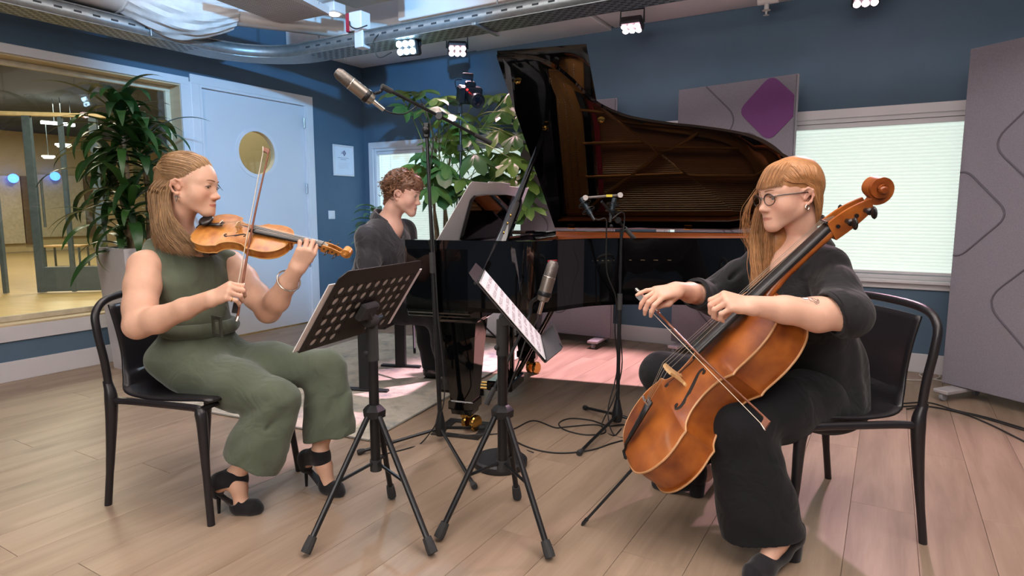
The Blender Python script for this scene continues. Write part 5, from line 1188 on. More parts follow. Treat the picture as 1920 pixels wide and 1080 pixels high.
# ---- jewellery
bp = lerp(J['lw'], J['le'], .28); X, Y, Z = frame(J['le'] - J['lw'])
MB().tube([bp + (X * math.cos(a) + Y * math.sin(a)) * .0445 + Z * .010 * math.sin(a) for a in np.linspace(0, 6.283, 25)], .0032, 8).build('bracelet', m_silver, vio)
e0 = HV.w((-.0785, .003, -.052))
tri = lambda s: [e0 + HV.y * a * s * .009 + HV.z * b * s * .012 - HV.z * .010 for a, b in ((-1, .8), (1, .8), (0, -1.2))]
MB().ring(tri(1), tri(.6), -HV.x * .003).build('earring', m_silver, vio)
_p, _q, _r = RSEG[9]; X, Y, Z = frame(_q - _p)
MB().tube([lerp(_p, _q, .55) + (X * math.cos(a) + Y * math.sin(a)) * (_r + .0012) for a in np.linspace(0, 6.283, 19)], .0013, 6).build('finger_ring', m_gold, vio)
# ---- hair: swept back half-up with clip, loose length over the shoulder
clip = (-.012, -.108, .040)
S = Sdf()
S.ell(HV.w((0, -.022, .034)), HV.r((.0765, .0945, .0895)), HV.A, .01); S.ell(HV.w((0, .018, .026)), HV.r((.0665, .066, .0755)), HV.A, .01)
S.ell(HV.w((0, .100, -.018)), HV.r((.066, .066, .088)), HV.A, .010, 's'); S.ell(HV.w((0, .040, -.066)), HV.r((.12, .066, .078)), HV.A, .012, 's')
S.cone(HV.w((0, -.075, -.01)), HV.w((0, -.064, -.14)), .046, .040, .03); S.cone(HV.w((-.035, -.060, -.04)), HV.w((-.050, -.036, -.20)), .036, .034, .03); S.cone(HV.w((.035, -.055, -.05)), HV.w((.05, -.045, -.18)), .034, .028, .03)
cap = S.build('hair', m_hair, .0035, vio, lambda P: np.tile(np.array(lin('#8a6a4a')), (len(P), 1)))
parts = []
for m in (-1, 1):
    gl = []
    for (dx, dy, dz) in ((.00, .64, .76), (.16, .70, .68), (.34, .72, .60), (.52, .68, .50), (.68, .60, .40), (.80, .48, .28), (.88, .34, .14), (.93, .20, .04), (.95, .04, -.02), (.94, -.14, -.10)):
        st = HV.surf((m * dx, dy, dz), 1.02); lift = 1.10 if dz > .3 else 1.07
        a_ = HV.surf((m * (dx * .95 + .06), dy * .45 - .05, dz * .9 + .16), lift); b_ = HV.surf((m * (dx * .72 + .03), dy * .1 - .56, dz * .75 + .14), lift); 
        gl.append([HV.w(st), HV.w(a_), HV.w(b_), HV.w(clip)])
    parts.append(strands(gl, 1500, 11 + m, .0010, .0034, seg=14, taper=.8, cutp=0))
for m in (-1, 1):
    gl = [[HV.w(HV.surf((m * .95, -.05 - .09 * i, .02 - .05 * i), 1.05)), HV.w(HV.surf((m * .80, -.36 - .07 * i, .16 - .03 * i), 1.08)), HV.w(HV.surf((m * .40, -.80, .22), 1.07)), HV.w(clip)] for i in range(5)]
    parts.append(strands(gl, 500, 21 + m, .0010, .0022, seg=12, taper=.8, cutp=0))
    gl = [[HV.w(HV.surf((m * .12 * i, .30 - .12 * i * 0, .95), 1.06)), HV.w(HV.surf((m * .14 * i, -.35, .90), 1.09)), HV.w(HV.surf((m * .10 * i, -.80, .52), 1.08)), HV.w(clip)] for i in range(6)]
    parts.append(strands(gl, 600, 31 + m, .0010, .0022, seg=12, taper=.8, cutp=0))
tail = [[HV.w((x_, y_, .030 if abs(x_) < .03 else -.004)), HV.w((x_ * 1.22, y_ - .016, -.05)), HV.w((x_ * 1.34, y_ + .000, -.12)), HV.w((x_ * 1.36 + dx, y_ + .025, -.20)), HV.w((x_ * 1.2 + dx, y_ + dy, -.268))]
        for (x_, y_, dx, dy) in ((-.068, -.022, -.004, .105), (-.071, -.040, -.010, .085), (-.066, -.066, -.014, .060), (-.048, -.088, -.008, .030), (-.015, -.100, 0, .005), (.02, -.099, .005, .0), (.05, -.08, .01, .01), (.068, -.05, .01, .03))]
parts.append(strands(tail, 2300, 5, .0011, .0062, .006, .10, seg=16, taper=.6))
side = [[HV.w((-.074, -.020, -.004)), HV.w((-.080, -.026, -.06)), HV.w((-.086, -.004, -.13)), HV.w((-.084, .045, -.19)), HV.w((-.062, .100, -.250))], [HV.w((-.074, -.032, .0)), HV.w((-.084, -.034, -.07)), HV.w((-.092, -.010, -.15)), HV.w((-.090, .030, -.21)), HV.w((-.072, .075, -.268))]]
parts.append(strands(side, 600, 6, .0011, .0055, .005, .09, seg=16, taper=.6))
fly = [[HV.w(HV.surf((s_ * .15, .3, .8), 1.05)), HV.w(HV.surf((s_ * .16, -.1, .9), 1.14)), HV.w(HV.surf((s_ * .15, -.6, .6), 1.16))] for s_ in (-2, -1, 0, 1, 2)]
parts.append(strands(fly, 40, 8, .0005, .004, seg=10))
hair_object('hair_strands', parts, '#7a5c40', '#b08c64', vio, m_hair)
MB().tube([HV.w((.02 * math.sin(a) + clip[0], clip[1] - .004, clip[2] + .012 * math.cos(a))) for a in np.linspace(0, 6.283, 13)], .003, 6).build('hair_clip', M('clip_brown', '#6b4a30', .4), vio)
if 'm_glass' not in globals(): m_glass = M('tmpglass', '#ffffff', .02, trans=1.0)
# ================================================================== CELLIST
SKIN2 = lin('#dcae98'); LIP2 = lin('#b07066'); BLU2 = lin('#d59888')
cel = thing('person', 'person in a black blouse with rolled sleeves and glasses playing the cello', 'person', V(1.15, 2.25, 0))
C = {k: P3(*v) for k, v in dict(neck=(1502, 468, 2.20), ls=(1552, 503, 2.07), rs=(1432, 492, 2.36), le=(1580, 588, 1.88), lw=(1412, 573, 1.86), re=(1338, 556, 2.44), rw=(1268, 543, 2.22),
     pel=(1528, 748, 2.28), lh=(1522, 745, 2.17), rh=(1495, 730, 2.38), lk=(1388, 800, 1.98), la=(1436, 1030, 2.02), rk=(1240, 700, 2.46), ra=(1318, 885, 2.46)).items()}
C['la'][2] = max(C['la'][2], .10); C['la'] = C['la'] * V(1, 1, 0) + UP * .115
HC = Head(P3(1480, 362, 2.16), norm(V(-.965, -.27, -.20)), norm(V(-.20, -.02, 1)), .965, (1.04, 1.15, 1.0))
S = Sdf(); HC.sculpt(S, lid=.0046)
S.chain([HC.w((0, -.020, -.045)), HC.w((0, -.026, -.10)), C['neck']], [.052, .048, .055], .03)
S.cone(C['neck'] - UP * .035, C['ls'] + V(-.02, .03, -.02), .044, .040, .03); S.cone(C['neck'] - UP * .035, C['rs'] + V(0, -.02, -.02), .044, .040, .03)
S.ell(C['neck'] + V(-.03, 0, -.07), (.09, .12, .10), None, .04); S.cone(C['neck'] + V(0, 0, -.06), C['pel'] + V(0, 0, .1), .09, .10, .05)
arm(S, C['ls'], C['le'], C['lw'], .046, .049, .051, .0295, V(0, 0, -.010)); arm(S, C['rs'], C['re'], C['rw'], .052, .046, .045, .029, V(0, 0, -.004))
fd = norm(P3(1345, 562, 1.855) - C['lw'])
hand(S, C['lw'] - fd * .004, fd, V(-.10, -.52, .85), 1, [(48, 62, 40), (52, 60, 40), (50, 58, 42), (46, 58, 40)], 1.0, spread=(5, 1, -3, -8),
     thumb=[(.014, .018, -.012), (.022, .045, -.034), (.012, .062, -.052), (-.004, .072, -.060)])
rd = norm(P3(1222, 552, 2.17) - C['rw'])
hand(S, C['rw'] - rd * .004, rd, V(-.25, -.55, .80), -1, [(34, 40, 22), (36, 40, 22), (30, 34, 20), (8, 16, 10)], 1.0, spread=(8, 2, -5, -14),
     thumb=[(.014, .018, -.012), (.026, .050, -.034), (.014, .078, -.046), (-.002, .096, -.052)])
CT, CH_ = onz(1400, 1096), onz(1488, 1046); FT, FH = onz(1224, 912), onz(1312, 930)
FEET2 = []
C['la'] = CH_ + norm(CT - CH_) * .040 + UP * .120
for (kn, an, toe, heel) in ((C['lk'], C['la'], CT, CH_), (C['rk'], C['ra'], FT, FH)):
    y, x = shoe_frame(toe, heel); hp = heel + UP * .075; ball = toe - y * .08 + UP * .026
    S.chain([kn + V(0, .02, 0), lerp(kn, an, .35) + V(0, .02, 0), lerp(kn, an, .75), an], [.045, .045, .038, .034], .03)
    S.chain([an, lerp(an, ball, .45) + UP * .014, ball, toe - y * .03 + UP * .02], [.034, .031, .027, .017], .02)
    S.cone(an, hp + y * .02 + UP * .01, .034, .026, .02); FEET2.append((an, hp, ball, toe, heel, y, x))
fa, fb = lerp(C['lw'], C['le'], .50), lerp(C['lw'], C['le'], .66)
S.build('body', m_skin, .0030, cel, HC.paint(SKIN2, LIP2, BLU2))
HC.eyes(cel, '#6a7a80', (.05, .85, -.50)); HC.brows(cel, M('brow_fair', '#94694a', .8), .0026)
# ---- blouse
S = Sdf(); ax_c = norm((C['ls'] - C['rs']) * V(1, 1, 0)); fc = V(-ax_c[1], ax_c[0], 0); fc = fc if fc[0] < 0 else -fc; A4 = np.stack([ax_c, fc, UP])
S.ell(C['neck'] + V(-.005, 0, -.14), (.175, .120, .165), A4, .03)
for m in (-1, 1): S.ell(C['neck'] + V(0, 0, -.19) + ax_c * .075 * m + fc * .075, (.075, .062, .070), A4, .05)
S.cone(C['neck'] + V(.01, 0, -.018), C['ls'] + UP * .004, .060, .060, .04); S.cone(C['neck'] + V(.01, 0, -.018), C['rs'] + UP * .004, .060, .060, .04)
S.cone(C['neck'] + V(.01, 0, -.15), C['pel'] + V(.02, 0, .10), .15, .155, .05, sq=(fc, .85)); S.cone(C['pel'] + V(.01, 0, .12), C['pel'] + V(.010, -.02, -.03), .155, .172, .05, sq=(fc, .85))
S.cut(C['pel'] + V(0, 0, -.045), -UP, .40, .01)
cuffL = lerp(C['le'], C['lw'], .10); cuffR = lerp(C['re'], C['rw'], .42)
S.chain([C['ls'], lerp(C['ls'], C['le'], .5) + V(.008, 0, 0), C['le'] + V(.012, 0, -.002), cuffL + V(0.0, 0, .004)], [.060, .063, .068, .064], .03)
S.chain([C['rs'], lerp(C['rs'], C['re'], .5), C['re'] + V(.0, 0, -.004), cuffR], [.066, .069, .070, .056], .03)
S.cut(lerp(C['le'], C['lw'], .14), norm(norm(C['lw'] - C['le']) + V(0, -.1, -.5)), .14, .004); S.cut(lerp(C['re'], C['rw'], .52), norm(C['rw'] - C['re']), .085, .004)
S.cone(lerp(C['le'], C['lw'], -.05), lerp(C['le'], C['lw'], .3), .052, .056, .006, 's'); S.cone(lerp(C['re'], C['rw'], .42), lerp(C['re'], C['rw'], .8), .047, .044, .006, 's')
S.ell(C['neck'] + fc * .080 + V(0, 0, -.035), (.042, .065, .090), A4, .010, 's'); S.cone(C['neck'] + UP * .08, C['neck'] - UP * .03, .064, .062, .01, 's')
for (a, b, r) in ((P3(1555, 560, 1.98), P3(1600, 520, 2.0), .008), (P3(1540, 600, 1.95), P3(1590, 545, 1.95), .008), (P3(1480, 640, 2.08), P3(1560, 690, 2.06), .010), (P3(1570, 640, 2.05), P3(1590, 760, 2.05), .009), (P3(1520, 660, 2.05), P3(1545, 760, 2.05), .008), (P3(1395, 500, 2.32), P3(1350, 540, 2.38), .010), (P3(1330, 510, 2.36), P3(1345, 560, 2.37), .008)):
    S.cone(a, b, r, r * .5, .016, 's')
S.disp = lambda P: .0042 * np.sin(24 * P[..., 2] + 18 * P[..., 0] + 5 * np.sin(8 * P[..., 1] + 6 * P[..., 0])) * np.sin(27 * P[..., 1] - 16 * P[..., 2] + 4 * np.sin(11 * P[..., 0]))
bl = S.build('blouse', m_blk, .0048, cel)
def cuff(c, d, r, w, name):
    X, Y, Z = frame(d); mb = MB(); k = 26
    prof = [(r * .90, -w), (r * 1.03, -w * .9), (r * 1.05, 0), (r * 1.02, w * .9), (r * .92, w), (r * .88, w * .5), (r * .88, -w)]
    mb.lathe(prof, c, Z, k, X); mb.build(name, m_blk, bl)
cuff(lerp(C['le'], C['lw'], .07) + V(.004, 0, .002), norm(norm(C['lw'] - C['le']) + V(0, -.05, -.35)), .071, .018, 'rolled_cuff'); cuff(lerp(C['re'], C['rw'], .46), C['rw'] - C['re'], .057, .016, 'rolled_cuff')
# collar
mb = MB(); G = []
for i in range(15):
    a = math.radians(-128 + 256 * i / 14); d = -fc * math.cos(a) + ax_c * math.sin(a); low = .042 + .026 * (abs(i - 7) / 7) ** 2
    p = C['neck'] + d * .068 + fc * .012 * (abs(i - 7) / 7) + V(0, 0, .070 - .080 * (abs(i - 7) / 7) ** 1.8); G.append([p - d * .004 - UP * .03, p, p + d * .010 + UP * .002, p + d * .042 - UP * low])
mb.grid(G); o = mb.build('collar', m_blk, bl); md = o.modifiers.new('thick', 'SOLIDIFY'); md.thickness = .004
# ---- trousers
S = Sdf(); S.ell(C['pel'] + V(.015, 0, -.012), (.185, .150, .110), A4, .05)
hL2, hR2 = P3(1428, 1000, 1.955), lerp(C['rk'], C['ra'], .86)
leg(S, C['lh'], C['lk'], C['la'], (.112, .104, .086), hL2, .128, V(.3, 1, 0), V(.0, 0, -.2)); leg(S, C['rh'], C['rk'], C['ra'], (.105, .095, .080), hR2, .105, V(.3, 1, 0))
for (a, b, r) in ((P3(1445, 838, 1.885), P3(1485, 850, 1.93), .007), (P3(1440, 868, 1.875), P3(1484, 874, 1.92), .006), (P3(1460, 770, 1.98), P3(1530, 800, 2.05), .009), (P3(1440, 745, 2.02), P3(1520, 760, 2.05), .008)): S.cone(a, b, r, r * .4, .014, 's')
S.disp = lambda P: .0022 * np.sin(20 * P[..., 0] + 11 * P[..., 2] + 5 * np.sin(8 * P[..., 2])) * np.sin(25 * P[..., 2] - 14 * P[..., 1])
S.build('trousers', m_blk2, .005, cel)
# ---- block-heel shoes
for (an, hp, ball, toe, heel, y, x) in FEET2:
    S = Sdf(); S.chain([hp + y * .02 + UP * .012, lerp(hp, ball, .5) - UP * .0, ball, toe - y * .03 + UP * .022, toe - y * .014 + UP * .017], [.039, .034, .037, .031, .016], .02)
    S.cone(hp + y * .012 + UP * .035, hp + y * .012, .036, .032, .02)
    S.cone(an + UP * .05 + y * .02, lerp(an, ball, .62) + UP * .030, .034, .040, .012, 's')
    S.cut(hp + UP * .055, UP, .09)
    so = S.build('shoe', m_suede, .003, cel); so['label'] = 'black suede block heel shoe'
    mb = MB(); mb.tube([hp + y * .012, heel + y * .012 + UP * .002], [.034, .029], 12); mb.build('heel', m_suede, so)
    MB().tube([hp + y * .01 - UP * .016, lerp(hp, ball, .4) - UP * .018, ball - UP * .020, toe - y * .03 + UP * .005, toe - y * .008 + UP * .006], [.022, .022, .033, .028, .010], 10, flat=.25, up=x).build('sole', M('shoe_sole', '#231c1c', .6), so)
# ---- tattoo drawn on the forearm (ink lines lying on the skin)
td = norm(C['le'] - C['lw']); tn = norm(V(-.05, -.80, .60)); tn = norm(tn - td * (tn @ td)); tu = np.cross(tn, td); tc = lerp(C['lw'], C['le'], .56)
if tu[2] < 0: tu = -tu
mb = MB()
for pts in (((-.030, .010), (-.010, .013), (.008, .012), (.020, .004)), ((-.006, .013), (-.004, .002), (.006, -.002), (.016, -.010)), ((.004, .012), (.010, .002), (.020, -.006), (.024, .002), (.022, .010)), ((-.028, .010), (-.020, .004), (-.008, .004)), ((.010, -.002), (.018, .000), (.024, .010))):
    Q = []
    for q in spline([V(p[0], p[1], 0) for p in pts], 5):
        ang = (q[1] + .006) / .047; rr_ = .0478
        Q.append(tc + td * q[0] + (tn * math.cos(ang) + tu * math.sin(ang)) * rr_)
    mb.tube(Q, .0007, 5)
mb.build('tattoo', M('tattoo_ink', '#4a4648', .8), cel)
# ---- glasses
m_lens = m_glass.copy(); m_lens.name = 'spectacle_lens'
for nd in m_lens.node_tree.nodes:
    if nd.type == 'BSDF_TRANSPARENT': nd.inputs[0].default_value = (1, 1, 1, 1)
    if nd.type == 'MAP_RANGE': nd.inputs['To Min'].default_value = .03; nd.inputs['To Max'].default_value = .5
mgl = M('tortoise_frame', '#3a2a20', .3, var=.6, scale=90); gx = .032
gls = []
mb = MB()
for m in (-1, 1):
    cc = V(gx * m, .098, -.004)
    ringp = [HC.w(cc + V(.0225 * math.cos(a), -.006 * abs(math.cos(a)) * (1 if math.cos(a) * m > 0 else 0), .0195 * math.sin(a))) for a in np.linspace(0, 6.283, 29)]
    MBt = MB().tube(ringp, [.0016 + .0013 * max(0, math.sin(a)) for a in np.linspace(0, 6.283, 29)], 6); o = MBt.build('glasses_rim', mgl, cel)
    MB().tube([HC.w(cc + V(.022 * m, -.006, .010)), HC.w((.066 * m, .070, .006)), HC.w((.078 * m, .02, .000)), HC.w((.080 * m, -.004, -.002)), HC.w((.078 * m, -.018, -.018))], [.0022, .0024, .0022, .002, .0014], 6).build('glasses_temple', mgl, cel)
    MB().prism([HC.w(cc + V(.0215 * math.cos(a), 0, .0185 * math.sin(a))) for a in np.linspace(0, 6.283, 25)[:-1]], HC.y * .0012).build('lens', m_lens, cel)
MB().tube([HC.w((-.011, .099, .002)), HC.w((0, .103, .004)), HC.w((.011, .099, .002))], .0015, 6).build('glasses_bridge', mgl, cel)
e0 = HC.w((.0765, .001, -.054)); MB().tube([e0 + HC.y * .0065 * math.cos(a) + HC.z * .008 * math.sin(a) for a in np.linspace(0, 6.283, 15)], .0026, 8).build('earring', m_silver, cel)
# ---- hair: straight fringe, long length brought forward over the right shoulder
S = Sdf(); S.ell(HC.w((0, -.018, .034)), HC.r((.0785, .0975, .0910)), HC.A, .01); S.ell(HC.w((0, .022, .028)), HC.r((.0690, .0690, .0770)), HC.A, .01)
S.ell(HC.w((0, .098, -.030)), HC.r((.070, .066, .080)), HC.A, .010, 's'); S.ell(HC.w((.07, .030, -.05)), HC.r((.06, .042, .055)), HC.A, .010, 's'); S.ell(HC.w((-.07, .040, -.05)), HC.r((.06, .042, .055)), HC.A, .010, 's')
S.cone(HC.w((0, -.062, .0)), HC.w((0, -.050, -.10)), .052, .042, .03); S.cone(HC.w((-.05, -.025, -.02)), HC.w((-.06, .035, -.18)), .034, .038, .03); S.cone(HC.w((-.06, .035, -.16)), HC.w((-.062, .045, -.30)), .038, .024, .03)
S.build('hair', m_hair, .0035, cel, lambda P: np.tile(np.array(lin('#a3734a')), (len(P), 1)))
parts = []
crown = (0, -.045, .118)
fr = [[HC.w(HC.surf((s_ * .5, -.10, 1), 1.05)), HC.w(HC.surf((s_ * .9, .45, .85), 1.10)), HC.w(HC.surf((s_ * 1.0, .85, .45), 1.10)), HC.w(HC.surf((s_ * 1.05, .96, .14 + .10 * abs(s_)), 1.12))] for s_ in (-.85, -.6, -.4, -.2, 0, .2, .4, .6, .85)]
parts.append(strands(fr, 900, 41, .0010, .0025, seg=13, taper=.7, cutp=.1))
gl = []
for i in range(9):                       # far side, brought forward over the shoulder
    t = i / 8; yy = .52 - 1.25 * t
    gl.append([HC.w(HC.surf((-.10, .25 - .7 * t, 1), 1.05)), HC.w(HC.surf((-.85, yy * .8, .62), 1.10)), HC.w(HC.surf((-1.0, yy * .85 - .10, .10), 1.09)), HC.w(HC.surf((-.95, yy * .75 - .22, -.28), 1.06)),
               HC.w((-.075 - .012 * t, .030 - .05 * t, -.13)), HC.w((-.070 - .02 * t, .075 - .04 * t, -.22)), HC.w((-.060 - .03 * t, .085 - .035 * t, -.34))])
parts.append(strands(gl, 1500, 42, .0010, .0035, .003, .16, seg=20, taper=.6, cutp=.12))
gl = []
for i in range(10):                      # near side, tucked behind the ear
    t = i / 9
    gl.append([HC.w(HC.surf((.04, .60 - 1.15 * t, 1 - .25 * t), 1.05)), HC.w(HC.surf((.66, .86 - 1.5 * t, .74 - .15 * t), 1.09)), HC.w(HC.surf((.95, .60 - 1.2 * t, .32 - .1 * t), 1.09)),
               HC.w(HC.surf((.97 - .25 * t, -.12 - .62 * t, .03 - .10 * t), 1.08)), HC.w((.074 - .03 * t, -.036 - .040 * t, -.050)), HC.w((.052 - .03 * t, -.050 - .02 * t, -.125))])
parts.append(strands(gl, 2200, 44, .0010, .0028, .002, .16, seg=20, taper=.6, cutp=.05))
lng = [[HC.w((-.072, .030 + .010 * i, -.03)), HC.w((-.080, .050 + .012 * i, -.12)), HC.w((-.076 + .006 * i, .076 + .012 * i, -.21)), HC.w((-.070 + .010 * i, .085 + .014 * i, -.30)), HC.w((-.066 + .014 * i, .080 + .02 * i, -.385))] for i in range(-4, 5)]
parts.append(strands(lng, 2000, 47, .0011, .009, .007, .14, seg=18, taper=.5))
lng2 = [[HC.w((-.080, -.012 + .013 * i, -.04)), HC.w((-.093, .008 + .013 * i, -.13)), HC.w((-.097, .030 + .013 * i, -.22)), HC.w((-.088, .042 + .014 * i, -.31)), HC.w((-.078, .048 + .016 * i, -.36))] for i in range(6)]
parts.append(strands(lng2, 1500, 48, .0010, .006, .006, .15, seg=16, taper=.5))
lng3 = [[HC.w((-.030, .020 + .010 * i, -.10)), HC.w((-.036, .026 + .012 * i, -.18)), HC.w((-.040, .036 + .013 * i, -.26)), HC.w((-.046, .045 + .014 * i, -.33))] for i in range(6)]
parts.append(strands(lng3, 900, 50, .0010, .006, .005, .15, seg=14, taper=.5))
wisp = [[HC.w((-.070, .060, .03)), HC.w((-.080, .095, -.04)), HC.w((-.082, .105, -.12)), HC.w((-.075, .10, -.20))], [HC.w((-.070, .065, .03)), HC.w((-.086, .110, -.04)), HC.w((-.09, .122, -.12)), HC.w((-.08, .11, -.20))]]
parts.append(strands(wisp, 50, 49, .0005, .008, .006, .10, seg=14))
hair_object('hair_strands', parts, '#946640', '#bd8c5e', cel, m_hair)
# ================================================================== PIANIST
pia = thing('person', 'person in a black button shirt playing the grand piano', 'person', V(-.95, 4.12, 0))
Q = {k: P3(*v) for k, v in dict(neck=(724, 416, 4.02), rs=(688, 446, 3.86), ls=(760, 432, 4.20), re=(694, 528, 3.80), rw=(770, 522, 3.66), le=(775, 512, 4.22), lw=(806, 505, 4.05),
     pel=(690, 562, 4.14), rh=(690, 570, 4.03), lh=(700, 565, 4.25), rk=(822, 590, 3.84), ra=(842, 702, 3.86), lk=(795, 585, 4.16), la=(812, 690, 4.18)).items()}
HP = Head(P3(756, 362, 4.0), norm(V(.965, -.16, -.26)), norm(V(.26, .0, 1)), 1.08, (1.0, 1.04, 1.0))
S = Sdf(); HP.sculpt(S, male=True, lid=.0040)
S.chain([HP.w((0, -.020, -.045)), HP.w((0, -.030, -.10)), Q['neck']], [.056, .054, .060], .03)
S.cone(Q['neck'] - UP * .05, Q['rs'] - UP * .02, .044, .04, .03); S.cone(Q['neck'] - UP * .05, Q['ls'] - UP * .02, .044, .04, .03); S.cone(Q['neck'] + V(.02, 0, -.05), Q['pel'] + V(0, 0, .1), .09, .09, .05)
arm(S, Q['rs'], Q['re'], Q['rw'], .045, .040, .040, .028, V(0, 0, 0)); arm(S, Q['ls'], Q['le'], Q['lw'], .045, .040, .040, .028, V(0, 0, 0))
for w_, e_, sd in ((Q['rw'], Q['re'], -1), (Q['lw'], Q['le'], 1)):
    hand(S, w_, norm(V(.954, -.3, -.05)), V(0, 0, 1), sd, [(24, 34, 20)] * 4, 1.05)
for (kn, an) in ((Q['rk'], Q['ra']), (Q['lk'], Q['la'])): S.chain([kn, lerp(kn, an, .4), an], [.05, .05, .036], .03); S.cone(an, an + V(.12, -.03, -.07), .035, .025, .02)
S.build('body', m_skin, .0042, pia, HP.paint(lin('#dcae9c'), lin('#b87a70'), lin('#d59a8a')))
HP.eyes(pia, '#4a3a2c', (.0, .8, -.55)); HP.brows(pia, M('brow_dark', '#5a3d2c', .8), .0032)
S = Sdf(); ax_p = norm((Q['ls'] - Q['rs']) * V(1, 1, 0)); fp = V(ax_p[1], -ax_p[0], 0); A5 = np.stack([ax_p, fp, UP])
S.ell(Q['neck'] + V(0, 0, -.16), (.20, .125, .18), A5, .03); S.cone(Q['neck'] + V(-.01, 0, -.02), Q['rs'], .064, .068, .04); S.cone(Q['neck'] + V(-.01, 0, -.02), Q['ls'], .064, .068, .04)
S.cone(Q['neck'] + V(-.02, 0, -.16), Q['pel'] + V(.0, 0, .06), .165, .155, .05, sq=(fp, .82))
for (a, b, c_) in ((Q['rs'], Q['re'], Q['rw']), (Q['ls'], Q['le'], Q['lw'])): S.chain([a, lerp(a, b, .5), b, lerp(b, c_, .5), lerp(b, c_, .92)], [.072, .066, .062, .056, .044], .03)
S.ell(Q['neck'] + fp * .075 + V(0, 0, -.03), (.040, .07, .10), A5, .01, 's'); S.cone(Q['neck'] + UP * .08, Q['neck'] - UP * .02, .066, .064, .01, 's')
S.disp = lambda P: .0040 * np.sin(22 * P[..., 2] + 20 * P[..., 0] + 4 * np.sin(9 * P[..., 1])) * np.sin(25 * P[..., 1] - 18 * P[..., 2])
m_shirt = M('black_shirt_cloth', '#24242b', .7, var=.12, scale=8, bump=.15, bscale=500, wr=(9, .6), sheen=.3, spec=.35)
sh_ = S.build('shirt', m_shirt, .0062, pia)
mb = MB(); G = []
for i in range(15):
    a = math.radians(-140 + 280 * i / 14); d = -fp * math.cos(a) + ax_p * math.sin(a); p = Q['neck'] + d * .066 + fp * .012 * (abs(i - 7) / 7) + V(0, 0, .082 - .085 * (abs(i - 7) / 7) ** 1.8)
    G.append([p - d * .004 - UP * .04, p, p + d * .010 + UP * .002, p + d * .040 - UP * (.042 + .04 * (abs(i - 7) / 7) ** 2)])
o = mb.grid(G).build('collar', m_shirt, sh_); md = o.modifiers.new('thick', 'SOLIDIFY'); md.thickness = .004
mb = MB()
for i in range(5): mb.ball(Q['neck'] + fp * (.118 - .004 * i) + V(0, 0, -.13 - .075 * i) + fp * .012 * (i == 1), .006, 8)
mb.build('shirt_buttons', M('button_dark', '#141416', .3), sh_)
S = Sdf(); S.ell(Q['pel'], (.18, .15, .11), A5, .05)
for h_, k_, a_ in (('rh', 'rk', 'ra'), ('lh', 'lk', 'la')): S.chain([Q[h_], lerp(Q[h_], Q[k_], .5), Q[k_], lerp(Q[k_], Q[a_], .5), Q[a_] + UP * .0], [.10, .092, .078, .070, .072], .04); S.cut(Q[a_] + UP * .0, -UP, .12)
S.build('trousers', m_blk2, .0065, pia)
m_leather = M('black_leather', '#121214', .22, var=.2, scale=30, spec=.6)
for an, dr in ((Q['ra'], norm(V(.93, -.36, 0))), (Q['la'], norm(V(.95, -.3, 0)))):
    g = an * V(1, 1, 0); S = Sdf(); S.chain([g - dr * .03 + UP * .05, g + dr * .07 + UP * .055, g + dr * .16 + UP * .035, g + dr * .215 + UP * .028], [.042, .044, .040, .024], .02); S.cone(an, g - dr * .02 + UP * .06, .046, .042, .02)
    S.cut(g + UP * .006, -UP, .4); S.cut(an + UP * .01, UP, .1)
    so = S.build('shoe', m_leather, .004, pia); so['label'] = 'glossy black leather lace-up shoe'
    mb = MB()
    for i in range(4): c = g + dr * (.075 + .022 * i) + UP * (.098 - .010 * i); x = np.cross(dr, UP); mb.tube([c - x * .022 - UP * .008, c + UP * .003, c + x * .022 - UP * .008], .0025, 6)
    mb.build('laces', M('lace_black', '#0c0c0d', .6), so)
    MB().tube([g - dr * .055 + UP * .008, g + dr * .08 + UP * .008, g + dr * .17 + UP * .008, g + dr * .235 + UP * .010], [.038, .036, .044, .018], 12, flat=.2, up=np.cross(dr, UP)).build('sole', M('shoe_sole', '#231c1c', .6), so)
# curly hair: many small ringlets over a cap
S = Sdf(); S.ell(HP.w((0, -.022, .040)), HP.r((.084, .102, .098)), HP.A, .01); S.ell(HP.w((0, .030, .062)), HP.r((.070, .072, .062)), HP.A, .02)
S.ell(HP.w((0, .105, -.022)), HP.r((.072, .064, .068)), HP.A, .012, 's'); S.ell(HP.w((0, .045, -.075)), HP.r((.12, .070, .080)), HP.A, .012, 's'); S.cone(HP.w((0, -.065, .0)), HP.w((0, -.065, -.075)), .052, .038, .03)
S.disp = lambda P: .006 * np.sin(150 * P[..., 0] + 4 * np.sin(60 * P[..., 2])) * np.sin(140 * P[..., 2] + 3 * np.sin(70 * P[..., 1])) * np.sin(130 * P[..., 1])
S.build('hair', m_hair, .004, pia, lambda P: np.tile(np.array(lin('#6a4836')), (len(P), 1)))
rg = np.random.default_rng(3); parts = []; vv = []; ff = []; cc = []; k0 = 0
